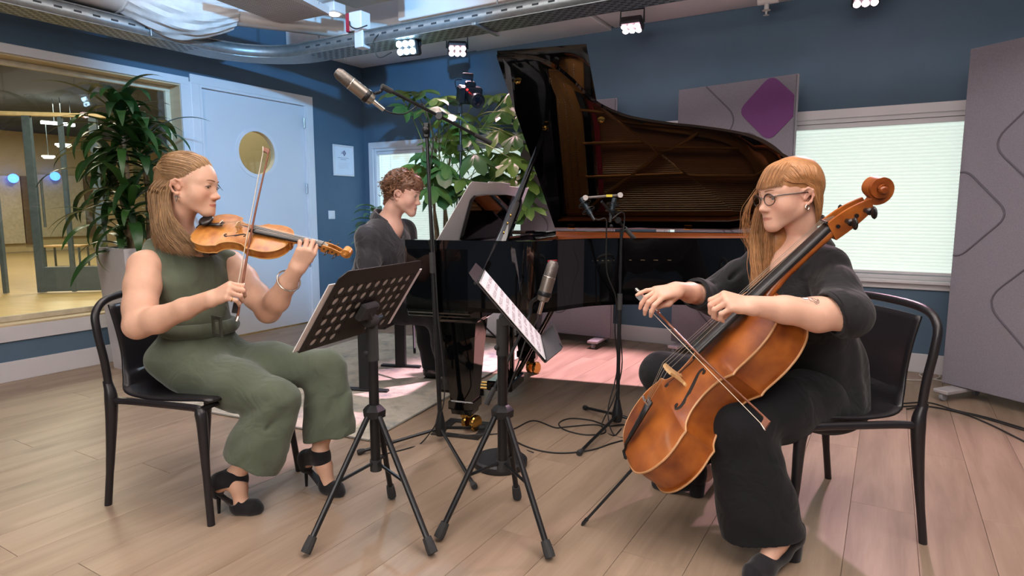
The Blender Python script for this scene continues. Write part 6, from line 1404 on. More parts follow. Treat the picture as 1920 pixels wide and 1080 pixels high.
for i in range(620):
    d = rg.normal(0, 1, 3); d = norm(d)
    if d[2] < -.55 or (d[1] > .25 and d[2] < .40 + .15 * abs(d[0])) or (abs(d[0]) > .5 and d[1] > -.15 and d[2] < -.02): continue
    p0 = HP.surf(d, 1.10 if d[2] > 0 else 1.12, (0, -.012, .028)); p0 = HP.w(p0); n_ = norm(d @ HP.A)
    tdir = norm(np.cross(n_, rg.normal(0, 1, 3)) + n_ * .45 - UP * .25); X, Y, Z = frame(tdir); T = np.linspace(0, 1, 16); Lc = .030 + .022 * rg.random(); rc = .0058 + .004 * rg.random(); ph = rg.random() * 6.28
    Pp = p0 + tdir * (T * Lc)[:, None] + (X[None] * np.cos(T * 11 + ph)[:, None] + Y[None] * np.sin(T * 11 + ph)[:, None]) * rc
    for s_ in range(3):
        o_ = rg.normal(0, .0018, 3); mbx = MB().tube(Pp + o_, [.0016] * 14 + [.001, .0004], 3, caps=False); v_ = np.concatenate(mbx.v); vv.append(v_); ff.append(np.array(mbx.f) + k0); cc.append(np.full(len(v_), rg.random())); k0 += len(v_)
hair_object('hair_curls', [(np.concatenate(vv), np.concatenate(ff), np.concatenate(cc))], '#5a3c2c', '#9a6e4e', pia, m_hair)
# ================================================================== VIOLIN, CELLO AND BOWS
def varnish(name, c1, c2, band=38.):
    m = bpy.data.materials.new(name); m.use_nodes = True; n = m.node_tree.nodes; l = m.node_tree.links; b = n['Principled BSDF']
    tc = n.new('ShaderNodeTexCoord'); nz = n.new('ShaderNodeTexNoise'); nz.inputs['Scale'].default_value = 9; nz.inputs['Detail'].default_value = 5; l.new(tc.outputs['Object'], nz.inputs['Vector'])
    wv = n.new('ShaderNodeTexNoise'); wv.inputs['Scale'].default_value = band; wv.inputs['Detail'].default_value = 2; mp = n.new('ShaderNodeMapping'); mp.inputs['Scale'].default_value = (1, .18, 1); l.new(tc.outputs['Object'], mp.inputs['Vector']); l.new(mp.outputs[0], wv.inputs['Vector'])
    ad = n.new('ShaderNodeMath'); ad.operation = 'ADD'; l.new(nz.outputs['Fac'], ad.inputs[0]); l.new(wv.outputs['Fac'], ad.inputs[1]); hf = n.new('ShaderNodeMath'); hf.operation = 'MULTIPLY'; hf.inputs[1].default_value = .5; l.new(ad.outputs[0], hf.inputs[0])
    cr = n.new('ShaderNodeValToRGB'); cr.color_ramp.elements[0].position = .36; cr.color_ramp.elements[1].position = .64; cr.color_ramp.elements[0].color = (*lin(c1), 1); cr.color_ramp.elements[1].color = (*lin(c2), 1)
    l.new(hf.outputs[0], cr.inputs[0]); l.new(cr.outputs[0], b.inputs['Base Color']); b.inputs['Roughness'].default_value = .36; b.inputs['Coat Weight'].default_value = .18; b.inputs['Coat Roughness'].default_value = .12
    return m
m_ebony = M('ebony', '#1a1718', .32, var=.15, scale=40, spec=.5); m_maple = M('bridge_maple', '#cfa877', .5, var=.1, scale=60); m_string = M('string_steel', '#c9c5ba', .3, .9, var=.02)
m_snakew = M('bow_wood', '#6b3a22', .35, var=.15, scale=30); m_hairw = M('bow_hair', '#e2d8c4', .7, var=.05)
OUT1 = [(0, 0), (.10, .003), (.19, .026), (.255, .085), (.288, .165), (.290, .24), (.268, .305), (.262, .335)]
OUT2 = [(.262, .335), (.215, .352), (.178, .395), (.160, .455), (.160, .52), (.178, .585), (.228, .648)]
OUT3 = [(.228, .648), (.222, .675), (.232, .74), (.236, .80), (.222, .875), (.178, .945), (.105, .988), (.035, 1.0), (0, 1.0)]
def viol(name, label, cat, bottom, L, Nn, BL, rib, arch, brh, wood, mats, loc, cello=False):
    y = norm(L); z = norm(np.asarray(Nn, float) - y * (np.asarray(Nn, float) @ y)); x = np.cross(y, z)
    T_ = lambda p: np.asarray(bottom) + (x * p[0] + y * p[1] + z * p[2]) * BL
    t = thing(name, label, cat, loc)
    half = []
    for seg in (OUT1, OUT2, OUT3): half += [p for p in spline([V(a, b, 0) for a, b in seg], 6)][:-1]
    half.append(V(0, 1, 0)); hx = np.array([p[0] for p in half]); hy = np.array([p[1] for p in half])
    hy = np.maximum.accumulate(hy + np.arange(len(hy)) * 1e-7)
    W = lambda yy: np.interp(yy, hy, hx)
    def zs(xx, yy):
        w = max(W(yy), 1e-4); u = min(1, abs(xx) / w); ed = min(1, w / .16) ** .5
        return arch * ed * (math.sin(math.pi * min(max(yy * .94 + .03, 0), 1)) ** .45) * (1 - u ** 2.2) ** 1.15 if yy > 0 else 0
    rows = sorted(set(np.round(np.concatenate([hy, np.linspace(0, 1, 50)]), 5))); cols_ = np.linspace(-1, 1, 25)
    def plate(sgn, z0, nm):
        G = [[T_((c * (W(r) + .010), r, z0 + sgn * (zs(c * W(r), r) + .004))) for c in cols_] for r in rows]
        G2 = [[T_((c * (W(r) + .010), r, z0 - sgn * .004)) for c in cols_] for r in rows]
        mb = MB(); mb.grid(G); k = len(rows); mb2 = mb
        mb.grid(G2)
        n_ = len(cols_); a0 = 0; b0 = k * n_; fs = []
        for i in range(k - 1):
            fs += [(a0 + i * n_, a0 + (i + 1) * n_, b0 + (i + 1) * n_, b0 + i * n_), (a0 + i * n_ + n_ - 1, b0 + i * n_ + n_ - 1, b0 + (i + 1) * n_ + n_ - 1, a0 + (i + 1) * n_ + n_ - 1)]
        mb.f += fs; return mb.build(nm, wood, t, smooth=50)
    top = plate(1, 0, 'top_plate'); back = plate(-1, -rib, 'back_plate')
    full = [(p[0], p[1]) for p in half] + [(-p[0], p[1]) for p in reversed(half[1:-1])]
    inn = [(a * .985, .5 + (b - .5) * .992) for a, b in full]
    mb = MB(); k = len(inn); vs = [T_((a, b, -.002)) for a, b in inn] + [T_((a, b, -rib + .002)) for a, b in inn]; mb.add(vs, [(i, (i + 1) % k, k + (i + 1) % k, k + i) for i in range(k)]); mb.build('ribs', wood, t, smooth=40)
    edge = [(a + (.011 if a > 0 else -.011 if a < 0 else 0), b) for a, b in full]; m_edge = M(name + '_edge', mats['edge'], .4, var=.12, scale=20)
    for zz in (.001, -rib - .001): MB().tube([T_((a, b, zz)) for a, b in edge + [edge[0]]], .0052 * BL if cello else .006 * BL, 6, caps=False).build('edge', m_edge, t)
    # f-holes
    for m in (-1, 1):
        F = spline([V(.085, .555, 0), (V(.068, .560, 0)), V(.062, .535, 0), V(.082, .49, 0), V(.108, .43, 0), V(.128, .375, 0), V(.118, .352, 0), V(.102, .362, 0)], 7)
        if cello: F = [V(p[0] * .98 + .005, p[1], 0) for p in F]
        q = len(F); wd_ = [.0035 + .0065 * math.sin(math.pi * i / (q - 1)) ** 1.0 for i in range(q)]; G = []
        for i, p in enumerate(F):
            d = norm(F[min(i + 1, q - 1)] - F[max(i - 1, 0)]); nn = V(-d[1], d[0], 0)
            r_ = []
            for s_ in (-1, 1): pp = p + nn * wd_[i] * s_; r_.append(T_((m * pp[0], pp[1], zs(pp[0], pp[1]) + .0062)))
            G.append(r_)
        mb = MB().grid(G)
        for pe in (F[0], F[-1]): mb.lathe([(.0115 * BL, .0), (.0115 * BL, .0012 * BL)], T_((m * pe[0], pe[1], zs(pe[0], pe[1]) + .0055)), z, 14)
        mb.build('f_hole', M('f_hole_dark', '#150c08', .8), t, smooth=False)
    yb = .452; zb0 = zs(0, yb); zb = zb0 + brh; yn = 1.365; zn = .050; sp = .046 if not cello else .060
    # bridge
    bw = .058 if not cello else .062; mb = MB()
    prof = [(-bw, zb0 - .004), (-bw, zb0 + .008), (-bw * .72, zb0 + .014), (-bw * .62, zb0 + brh * .5), (-bw * .85, zb0 + brh * .82), (-bw * .55, zb - .002), (0, zb + .004), (bw * .55, zb - .002), (bw * .85, zb0 + brh * .82), (bw * .62, zb0 + brh * .5), (bw * .72, zb0 + .014), (bw, zb0 + .008), (bw, zb0 - .004), (bw * .45, zb0 - .002), (bw * .3, zb0 + .022), (-bw * .3, zb0 + .022), (-bw * .45, zb0 - .002)]
    mb.prism([T_((a, yb - .006, c)) for a, c in prof], y * .012 * BL); mb.build('bridge', m_maple, t)
    # fingerboard: straight line under the strings
    ye = .60; line = lambda yy, d=0: (zb + (zn - zb) * (yy - yb) / (yn - yb)) - d
    G = []
    for yy in np.linspace(ye, yn, 12):
        wf = .060 * (1 - (yy - ye) / (yn - ye)) + .034 * ((yy - ye) / (yn - ye)); zz = line(yy, .016); G.append([T_((wf * math.sin(a), yy, zz - wf * .28 * (1 - math.cos(a)) )) for a in np.linspace(-1.35, 1.35, 9)] )
    mb = MB().grid(G); G2 = []
    for yy in np.linspace(ye, yn, 12):
        wf = .060 * (1 - (yy - ye) / (yn - ye)) + .034 * ((yy - ye) / (yn - ye)); zz = line(yy, .016) - .026; G2.append([T_((wf * .975 * c, yy, zz)) for c in (-1, 1)])
    mb.grid(G2); n1 = 12 * 9
    for i in range(11): mb.f += [(i * 9, (i + 1) * 9, n1 + (i + 1) * 2, n1 + i * 2), (i * 9 + 8, n1 + i * 2 + 1, n1 + (i + 1) * 2 + 1, (i + 1) * 9 + 8)]
    mb.f += [tuple(list(range(9)) + [n1 + 1, n1]), tuple([11 * 9 + j for j in range(8, -1, -1)] + [n1 + 22, n1 + 23])]
    mb.build('fingerboard', m_ebony, t, smooth=60)
    # neck
    npts = [(.985, line(.985, .075)), (1.02, line(1.02, .066)), (1.10, line(1.10, .056)), (1.25, line(1.25, .054)), (1.365, line(1.365, .056))]
    MB().tube([T_((0, a, b)) for a, b in npts], [.040 * BL, .036 * BL, .034 * BL, .032 * BL, .033 * BL], 14, up=x, flat=.75).build('neck', wood, t)
    MB().prism([T_((.03 * s_, .955 + .045 * (k_ > 0), zz)) for s_, k_, zz in ((-1, 0, .0), (1, 0, .0))] + [T_((.036, 1.02, line(1.0, .06))), T_((-.036, 1.02, line(1.0, .06)))], -z * .001 * BL)
    MB().box(T_((0, .992, -rib * .35)), (.062 * BL, .05 * BL, (rib * .9 + .06) * BL), (x, y, z), .01 * BL).build('neck_heel', wood, t)
    # pegbox and scroll (side profile in the y-z plane)
    A0 = V(yn, zn - .012); back_ang = math.radians(-16 if not cello else -20)
    d = V(math.cos(back_ang), math.sin(back_ang)); nrm = V(-d[1], d[0]); PBL = .20 if not cello else .19
    upE = lambda s_: A0 + d * s_ * PBL + nrm * (.006 + .010 * math.sin(math.pi * s_))
    loE = lambda s_: A0 + d * s_ * PBL - nrm * (.078 - .036 * s_ + .006 * math.sin(math.pi * s_))
    S_ = np.linspace(0, 1, 9); poly = [upE(s_) for s_ in S_] + [loE(s_) for s_ in S_[::-1]]
    for m in (-1, 1):
        MB().prism([T_((m * (.036 - .006 * 0), p[0], p[1])) for p in poly], x * (-m) * .013 * BL).build('pegbox_cheek', wood, t)
    MB().prism([T_((-.030, p[0], p[1])) for p in [A0 + d * s_ * PBL - nrm * (.050 - .020 * s_) for s_ in S_] + [loE(s_) for s_ in S_[::-1]]], x * .06 * BL).build('pegbox_floor', wood, t)
    R0 = .072 if not cello else .070; cS = A0 + d * (PBL + .055) + nrm * (.018)
    mb = MB(); sec = []; TH = np.linspace(-2.15, 2 * math.pi * 1.45, 64)
    for i, th in enumerate(TH):
        f = i / (len(TH) - 1); r = R0 * (1 - .74 * f ** .85); tk = .030 * (1 - .45 * f); wx = .024 + .034 * f
        # start at the pegbox end (behind), wind over the back and top towards the front
        an = math.atan2(d[1], d[0]) + math.pi + .55 + th + 2.15 - 0.1
        dirv = V(math.cos(an), math.sin(an)); po = cS + dirv * r; pi_ = cS + dirv * max(r - tk, .004)
        sec.append([T_((-wx, po[0], po[1])), T_((wx, po[0], po[1])), T_((wx, pi_[0], pi_[1])), T_((-wx, pi_[0], pi_[1]))])
    vs = [p for s_ in sec for p in s_]; fs = [(i * 4 + a, i * 4 + (a + 1) % 4, (i + 1) * 4 + (a + 1) % 4, (i + 1) * 4 + a) for i in range(len(sec) - 1) for a in range(4)]
    fs += [(0, 1, 2, 3), tuple(len(vs) - 4 + a for a in (3, 2, 1, 0))]
    mb.add(vs, fs); mb.lathe([(.012 * BL, -.068 * BL), (.016 * BL, -.064 * BL), (.016 * BL, .064 * BL), (.012 * BL, .068 * BL)], T_((0, cS[0], cS[1])), x, 16); mb.lathe([(.045 * BL, -.022 * BL), (.045 * BL, .022 * BL)], T_((0, cS[0], cS[1])), x, 20)
    mb.build('scroll', wood, t, smooth=45)
    for i in range(4):
        s_ = .16 + .22 * i; m = 1 if i % 2 else -1; p = A0 + d * s_ * PBL - nrm * .026; a = T_((-m * .044, p[0], p[1])); b = T_((m * .075, p[0], p[1]))
        mb = MB().tube([a, b], [.0085 * BL, .011 * BL], 10); mb.lathe([(.012 * BL, 0), (.016 * BL, .010 * BL), (.010 * BL, .02 * BL)], b - x * m * .01 * BL, x * m, 12)
        mb.ball(b + x * m * .030 * BL, (.027 * BL, .0085 * BL, .024 * BL), 12, (norm(V(*(y * .7 + z * .7))), norm(np.cross(x, y * .7 + z * .7)), x)); mb.build('peg', m_ebony, t)
    # tailpiece, strings
    mb = MB(); TP = [(.030, .012, .016), (.08, .018, .018), (.18, .028, .020), (.285, .036, .022)]; G = []
    zt = lambda yy: .022 + (zb * .62 - .022) * (yy / .29)
    G = [[T_((w_ * math.sin(a), yy, zt(yy) + .012 - w_ * .35 * (1 - math.cos(a)))) for a in np.linspace(-1.3, 1.3, 7)] for yy, w_, _ in TP]; mb.grid(G); o = mb.build('tailpiece', m_ebony, t); md = o.modifiers.new('thick', 'SOLIDIFY'); md.thickness = .010 * BL; md.offset = -1
    mb = MB()
    for i in range(4): c = -1.5 + i; mb.lathe([(.0035 * BL, 0), (.0035 * BL, .022 * BL), (.006 * BL, .024 * BL), (.006 * BL, .03 * BL)], T_((c * .015, .262, zt(.262) + .008)), z + y * .3, 8)
    mb.build('fine_tuner', m_silver, t)
    MB().tube([T_((0, .04, zt(.03) + .008)), T_((0, -.004, .010)), T_((0, -.014, -.010)), T_((0, -.012, -rib * .4))], .006 * BL, 6).build('tail_gut', m_ebony, t); MB().box(T_((0, -.008, .004)), (.07 * BL, .02 * BL, .016 * BL), (x, y, z), .003 * BL).build('saddle', m_ebony, t)
    for i in range(4):
        c = -1.5 + i; sr = .0007 if cello else .0006
        MB().tube([T_((c * .011, yn + .05, zn - .028)), T_((c * .0125, yn, zn + .003)), T_((c * sp * .58, yb, zb + .004 - abs(c) * .004)), T_((c * .015, .27, zt(.27) + .012))], sr * (1.2 if i < 2 else 1), 5).build('string', m_string, t)
    MB().box(T_((0, yn + .003, zn - .008)), (.066 * BL, .012 * BL, .022 * BL), (x, y, z), .002 * BL).build('nut', m_ebony, t)
    return t, T_, x, y, z, zs
# violin
vb = at(374, 425, 2.47); vs_ = at(650, 470, 2.40)
Lv = norm(vs_ - vb); Nv = V(.02, -.50, .86)
violin, TV, vx, vy, vz, vzs = viol('violin', 'amber varnished violin held under the chin', 'violin', vb, Lv, Nv, .372, .085, .042, .090, varnish('violin_varnish', '#8a4a14', '#c98b40', 30), dict(edge='#b98a50'), V(-1.0, 2.45, 0))
# chin rest and shoulder rest
cr_c = TV((-.03, .075, .075)); S = Sdf(); S.ell(cr_c, (.034, .024, .012), np.stack([vx, vy, vz]), .01); S.ell(cr_c + vz * .016, (.030, .021, .010), np.stack([vx, vy, vz]), .006, 's'); S.cone(TV((-.02, .01, .04)), TV((-.02, .01, -.06)), .007, .006, .01)
S.build('chin_rest', m_ebony, .0022, violin)
mb = MB(); mb.tube([TV((.27, .20, -.06)), TV((.28, .20, -.15)), TV((.15, .22, -.19)), TV((-.1, .25, -.20)), TV((-.26, .27, -.15)), TV((-.27, .27, -.06))], [.005, .006, .008, .008, .006, .005], 8); mb.lathe([(.010, -.006), (.012, 0), (.010, .006)], TV((.27, .20, -.13)), vx, 12); mb.build('shoulder_rest', M('rest_dark', '#3a2c26', .4, .3), violin)
# cello
ce = onz(1090, 985); Cs = at(1650, 347, 1.96); NC = norm(V(-.79, -.06, .61)); BLc = .735; Lc_ = norm(Cs - NC * .035 - ce); NC = norm(NC - Lc_ * (NC @ Lc_))
LEN = float(np.linalg.norm(Cs - NC * .035 - ce)); cb0 = ce + Lc_ * (LEN - BLc * 1.62) + NC * .0775 * BLc
cello, TC, cx_, cy_, cz_, czs = viol('cello', 'reddish brown cello leaning on its endpin between the knees', 'cello', cb0, Lc_, NC, BLc, .155, .036, .112, varnish('cello_varnish', '#6d2f0d', '#a85f22', 14), dict(edge='#c09064'), V(.6, 2.1, 0), cello=True)
b0 = TC((0, -.012, -.075)); MB().lathe([(.020, 0), (.022, .008), (.018, .022), (.010, .03)], b0, ce - b0, 16).build('endpin_collar', m_ebony, cello)
mb = MB().rod(b0, ce + norm(b0 - ce) * .012, .0052, .0052, 10); mb.tube([ce + norm(b0 - ce) * .035, ce + norm(b0 - ce) * .01, ce], [.0075, .0068, .002], 10); mb.build('endpin', M('endpin_steel', '#3b3e42', .35, .7), cello)
def bow(name, label, A, B, hd, thing_loc):
    """A frog end, B tip; hd: direction from stick to hair"""
    t = thing(name, label, 'bow', thing_loc); L = norm(B - A); h = norm(np.asarray(hd, float) - L * (np.asarray(hd, float) @ L)); ln = np.linalg.norm(B - A); w = np.cross(L, h)
    q = [A + L * ln * s_ + h * (.018 * math.sin(math.pi * s_) ** 1.2) * .45 for s_ in np.linspace(0, 1, 20)]
    MB().tube(q, [.0050 - .0018 * i / 19 for i in range(20)], 8).build('stick', m_snakew, t)
    MB().prism([A + L * s_ + h * g for s_, g in ((.020, .003), (.068, .003), (.064, .017), (.055, .022), (.020, .022))] , w * .012).build('frog', m_ebony, t) if False else MB().prism([A + L * s_ + h * g - w * .006 for s_, g in ((.020, .003), (.068, .003), (.064, .017), (.055, .022), (.020, .022))], w * .012).build('frog', m_ebony, t)
    MB().lathe([(.006, -.012), (.0065, -.010), (.0065, .006), (.005, .008)], A, L, 10).build('button', m_silver, t)
    MB().rod(A + L * .075, A + L * .135, .0060, .0056, 10).build('winding', m_silver, t)
    hp_ = B - L * .004
    MB().prism([hp_ + L * a + h * b - w * .004 for a, b in ((-.022, 0), (.004, 0), (.006, .010), (.010, .024), (.004, .026), (-.010, .020), (-.014, .008))], w * .008).build('tip', m_snakew, t)
    MB().prism([hp_ + L * a + h * b - w * .0045 for a, b in ((.011, .024), (.011, .027), (-.010, .0225), (-.010, .020))], w * .009).build('tip_plate', M('tip_white', '#e8e2d6', .4), t)
    a0 = A + L * .058 + h * .019; a1 = hp_ - L * .006 + h * .021
    mb = MB().box((a0 + a1) / 2, (np.linalg.norm(a1 - a0), .0105, .0016), (norm(a1 - a0), w, np.cross(norm(a1 - a0), w))); mb.build('bow_hair', m_hairw, t)
    MB().box(a0, (.014, .012, .004), (L, w, h), .001).build('ferrule', m_silver, t)
    return t
def solve_bow(pa, pb, X0, L, ya, yb):
    best = None
    for Ya in np.linspace(*ya, 45):
        A = at(*pa, Ya)
        for Yb in np.linspace(*yb, 45):
            B = at(*pb, Yb); d = B - A; ln = np.linalg.norm(d); d = d / ln; e_ = np.linalg.norm((X0 - A) - d * ((X0 - A) @ d)) + .6 * abs(ln - L)
            if best is None or e_ < best[0]: best = (e_, A, B)
    return best[1], best[2]
va, vbt = solve_bow((445, 597), (505, 280), TV((0, .53, .142)), .715, (2.08, 2.24), (2.3, 2.75))
bow('violin_bow', 'violin bow held upright by the musician in olive', va, vbt, V(-1, -.25, 0), V(*va[:2], 0))
ca, cbt = solve_bow((1196, 545), (1444, 792), TC((0, .53, .150)), .70, (2.0, 2.4), (1.65, 2.0))
bow('cello_bow', 'cello bow drawn across the cello strings', ca, cbt, norm(V(-.45, -.3, -.75)), V(*ca[:2], 0))
# ================================================================== CEILING SERVICES
m_galv = M('galvanised_steel', '#8f979c', .45, .75, var=.12, scale=25); m_duct = M('duct_white', '#c9c5c3', .6, var=.05, scale=6); m_slot = M('slot_dark', '#2a3036', .8)
TZ = 2.33
tray = thing('cable_tray', 'long perforated galvanised cable tray bending below the ceiling', 'cable tray', R(-3.0, 3.6, TZ))
pathc = [R(-4.56, .4), R(-4.56, 3.05)] + [R(-4.56 + .56 * (1 - math.cos(a)), 3.05 + .56 * math.sin(a)) for a in np.linspace(.2, 1.57, 8)] + [R(3.6, 3.61)]
def offpath(o):
    out = []
    for i, p in enumerate(pathc):
        t_ = norm(pathc[min(i + 1, len(pathc) - 1)] - pathc[max(i - 1, 0)]); out.append(p + np.cross(UP, t_) * o)
    return out
HW = .115
for nm, o in (('side_rail', HW), ('side_rail', -HW)):
    a = offpath(o); mb = MB(); vs = [p + UP * TZ for p in a] + [p + UP * (TZ + .085) for p in a]; k = len(a); mb.add(vs, [(i, i + 1, k + i + 1, k + i) for i in range(k - 1)]); q = mb.build(nm, m_galv, tray, smooth=50); md = q.modifiers.new('t', 'SOLIDIFY'); md.thickness = .004
    mb = MB(); a2 = [p + UP * (TZ + .085) for p in a]; mb.tube(a2, .006, 6); mb.build('rail_lip', m_galv, q)
a, b = offpath(HW), offpath(-HW); mb = MB(); k = len(a); mb.add([p + UP * TZ for p in a] + [p + UP * TZ for p in b], [(i, i + 1, k + i + 1, k + i) for i in range(k - 1)]); q = mb.build('tray_floor', m_galv, tray, smooth=False); md = q.modifiers.new('t', 'SOLIDIFY'); md.thickness = .004
mb = MB()
for run, (p0, p1) in enumerate(((R(-4.56, .5), R(-4.56, 3.0)), (R(-3.9, 3.61), R(2.0, 3.61)))):
    L = np.linalg.norm(p1 - p0); d = norm(p1 - p0); x = np.cross(UP, d); nn = int(L / .062)
    for i in range(nn):
        for j in range(-3, 4):
            mb.box(p0 + d * (i + .5 * (j % 2)) * .062 + x * j * .031 + UP * (TZ - .0035), (.034, .011, .002), (d, x, UP))
    for i in range(int(L / .11)):
        for o in (HW, -HW): mb.box(p0 + d * i * .11 + x * (o - .004 * np.sign(o)) + UP * (TZ + .048), (.045, .010, .012), (d, x, UP))
tag(mb.build('perforations', m_slot, tray), 'rows of dark slots', kind='stuff')
for n_, e_ in ((None, -2.35), (None, -.6), (None, 1.2)):
    c = R(e_, 3.61); MB().box(c + UP * (TZ - .012), (.03, .30, .02), AX, .003).build('bracket', m_galv, tray); MB().rod(c + N2 * .14 + UP * (TZ - .01), c + N2 * .14 + UP * CEIL, .006, n=8).build('hanger_rod', m_galv, tray)
for n_ in (1.2, 2.6): MB().rod(R(-4.43, n_, TZ), R(-4.43, n_, CEIL), .006, n=8).build('hanger_rod', m_galv, tray)
# ventilation duct with gathered fabric sleeve
du_ = thing('air_duct', 'white round air duct ending in a gathered fabric sleeve', 'duct', R(-4.35, 2.4, 2.62))
d0 = R(-4.50, .3, 2.60); d1_ = R(-4.50, 2.42, 2.60); MB().rod(d0, d1_, .155, .155, 24).build('duct_pipe', m_duct, du_); MB().lathe([(.158, -.012), (.162, 0), (.158, .012)], d1_, N2, 24).build('duct_collar', m_duct, du_)
G = []
for i in range(22):
    s_ = i / 21; c = lerp(d1_, R(-4.30, 3.12, 2.58), s_) + UP * (-.085 * math.sin(math.pi * s_)); rr = .155 * (1 - .25 * s_) + .02 * math.sin(math.pi * s_)
    G.append([c + (E2 * math.cos(a) + UP * math.sin(a)) * (rr + .010 * math.sin(9 * a + 5 * s_) * math.sin(math.pi * min(1, s_ * 1.2)) + .006 * math.sin(17 * a - 9 * s_)) for a in np.linspace(0, 6.283, 60)])
MB().grid(G).build('fabric_sleeve', M('sleeve_fabric', '#c6c2c0', .9, var=.08, scale=14, bump=.4, bscale=30), du_)
MB().rod(R(-4.30, 3.10, 2.58), R(-3.7, 4.15, 2.60), .075, .075, 18).build('branch_pipe', m_duct, du_); MB().rod(R(-4.5, 1.2, 2.7), R(-4.5, 1.2, CEIL), .006, n=6).build('duct_hanger', m_galv, du_)
# perforated ceiling raft
pts = [onz(388, -6, 2.55), onz(527, 45, 2.55), onz(618, 27, 2.55), onz(545, -12, 2.55)]
rf = thing('ceiling_raft', 'white perforated ceiling raft above the left corner', 'ceiling panel', onz(520, 20, 2.55))
MB().prism(pts, UP * .05).build('raft_tray', m_duct, rf, smooth=False)
mb = MB(); u_, v_ = pts[2] - pts[1], pts[0] - pts[1]
for i in range(26):
    for j in range(30): c = pts[1] + u_ * (i + .8) / 27.5 + v_ * (j + .8) / 31.5; mb.box(c - UP * .0006, (.012, .007, .001), AX)
tag(mb.build('perforations', M('raft_hole', '#8d888c', .9), rf), 'fine grid of round holes', kind='stuff')
for c in (lerp(pts[0], pts[1], .8), lerp(pts[2], pts[3], .3)): MB().rod(c + UP * .03, V(c[0], c[1], CEIL), .004, n=6).build('hanger_wire', m_galv, rf)
# second raft housing at the top with blue-lit side
hb = onz(662, -8, 2.66); bx_ = MB().box(hb + UP * .10 + N2 * .0, (.50, .55, .16), AX, .006); hs = thing('light_housing', 'white ceiling housing box beside the red alarm box', 'housing', hb); bx_.build('housing', m_duct, hs); MB().rod(hb + UP * .15, V(hb[0], hb[1], CEIL), .02, n=8).build('mount', m_galv, hs)
dl = onz(627, 29, 2.56); dlt = thing('downlight', 'small square ceiling downlight with lit round lens', 'light', dl); MB().box(dl + UP * .045, (.12, .12, .07), AX, .006).build('downlight_box', m_duct, dlt); MB().lathe([(.036, 0), (.040, .012)], dl + UP * .001, UP, 18).build('lens', M('downlight_lens', '#fff0e0', .3, emit='#fff0e0', estr=14), dlt); MB().rod(dl + UP * .07, V(dl[0], dl[1], CEIL), .008, n=6).build('stem', m_galv, dlt)
# alarm box over the tray
ab = onz(703, 30, 2.48); al = thing('alarm_box', 'white alarm box with red side standing on the cable tray', 'alarm box', ab); 
abx = R(-3.38, 3.52, TZ + .16)
MB().box(abx, (.12, .10, .13), AX, .006).build('box', m_white, al); MB().box(abx - E2 * .075, (.05, .09, .13), AX, .006).build('red_cover', M('alarm_red', '#9c2238', .4), al); MB().box(abx - UP * .12 + E2 * .02, (.08, .08, .13), AX, .004).build('mounting_block', m_white, al)
MB().tube(spline([abx - E2 * .05 - N2 * .05, abx - N2 * .09 - UP * .05, abx + E2 * .05 - N2 * .08 - UP * .07, abx + E2 * .12 - N2 * .05 - UP * .05], 5), .005, 8).build('alarm_cable', m_cable, al)
# pipes between tray and ceiling
for i, (o, r_, lb) in enumerate(((3.98, .045, 'white pipe behind the tray nearest the back wall'), (3.25, .05, 'white pipe in front of the tray bend'))):
    z = 2.86 if i else 2.52; p = thing('ceiling_pipe', lb, 'pipe', R(-3.4, o, z), 'white ceiling pipes')
    MB().rod(R(-4.95, o, z), R(-2.6 if i else -3.75, o, z), r_, r_, 14).build('pipe', m_duct, p); MB().rod(R(-4.3, o, z), R(-4.3, o, CEIL), .006, n=6).build('hanger', m_galv, p); MB().lathe([(r_ * 1.2, -.04), (r_ * 1.25, 0), (r_ * 1.2, .04)], R(-3.9, o, z), E2, 14).build('coupling', m_duct, p)
def sprinkler(label, p):
    t = thing('sprinkler', label, 'sprinkler', p, 'white sprinkler heads')
    MB().rod(p, p + UP * .16, .016, .016, 12).build('drop_pipe', m_duct, t); MB().rod(p + UP * .06 - E2 * .06, p + UP * .06 + E2 * .08, .026, .026, 12).build('tee', m_duct, t); MB().lathe([(.020, 0), (.030, -.006), (.008, -.012), (.006, -.035), (.022, -.038)], p, UP, 14).build('head', m_duct, t)
p_ = onz(646, 104, 2.50); sprinkler('white sprinkler tee in the left corner near the boom microphone', p_); MB().rod(p_ + UP * .16, V(p_[0], p_[1], CEIL), .014, n=8).build('riser', m_duct, bpy.data.objects['sprinkler'])
p_ = onz(1437, 18, 2.56); sprinkler('white sprinkler under the soffit left of the brightest stage light', p_)
# ================================================================== STAGE LIGHTS
def par(label, p, tgt, colr, ecol, power, spot, lens, up_to, estr=22, size=.05):
    t = thing('stage_light', label, 'stage light', p, 'LED stage lights'); d = norm(np.asarray(tgt, float) - p); x = norm(np.cross(d, UP)); y = np.cross(x, d)
    MB().box(p - d * .045, (.165, .12, .065), (x, y, d), .012).build('housing', m_steelb, t)
    le = M('led_' + lens, ecol, .3, emit=ecol, estr=estr)
    for i in (-1, 0, 1):
        for j in (-.5, .5): MB().lathe([(.021, -.004), (.0225, .002), (.016, .007), (.004, .008)], p + x * i * .050 + y * j * .050, d, 16).build('led_lens', le, t)
    yk = MB().tube([p - d * .045 + x * .090, p - d * .05 + x * .090 + UP * .10, p - d * .05 - x * .090 + UP * .10, p - d * .045 - x * .090], .008, 8); yk.build('yoke', m_steelb, t)
    MB().rod(p - d * .05 + UP * .10, V(*(p - d * .05)[:2], up_to), .010, n=8).build('clamp_post', m_steelb, t)
    o = lamp('stage_light_beam', 'SPOT', p + d * .03, power, colr, size, tgt, spot, .55); o.parent = None
    return t
par('cyan lit stage light hanging from the cable tray', R(-2.98, 3.55, 2.27), R(-2.3, -.5, 1.1), (.55, .82, 1.0), '#bfe6ff', 60, 100, 'cyan', TZ)
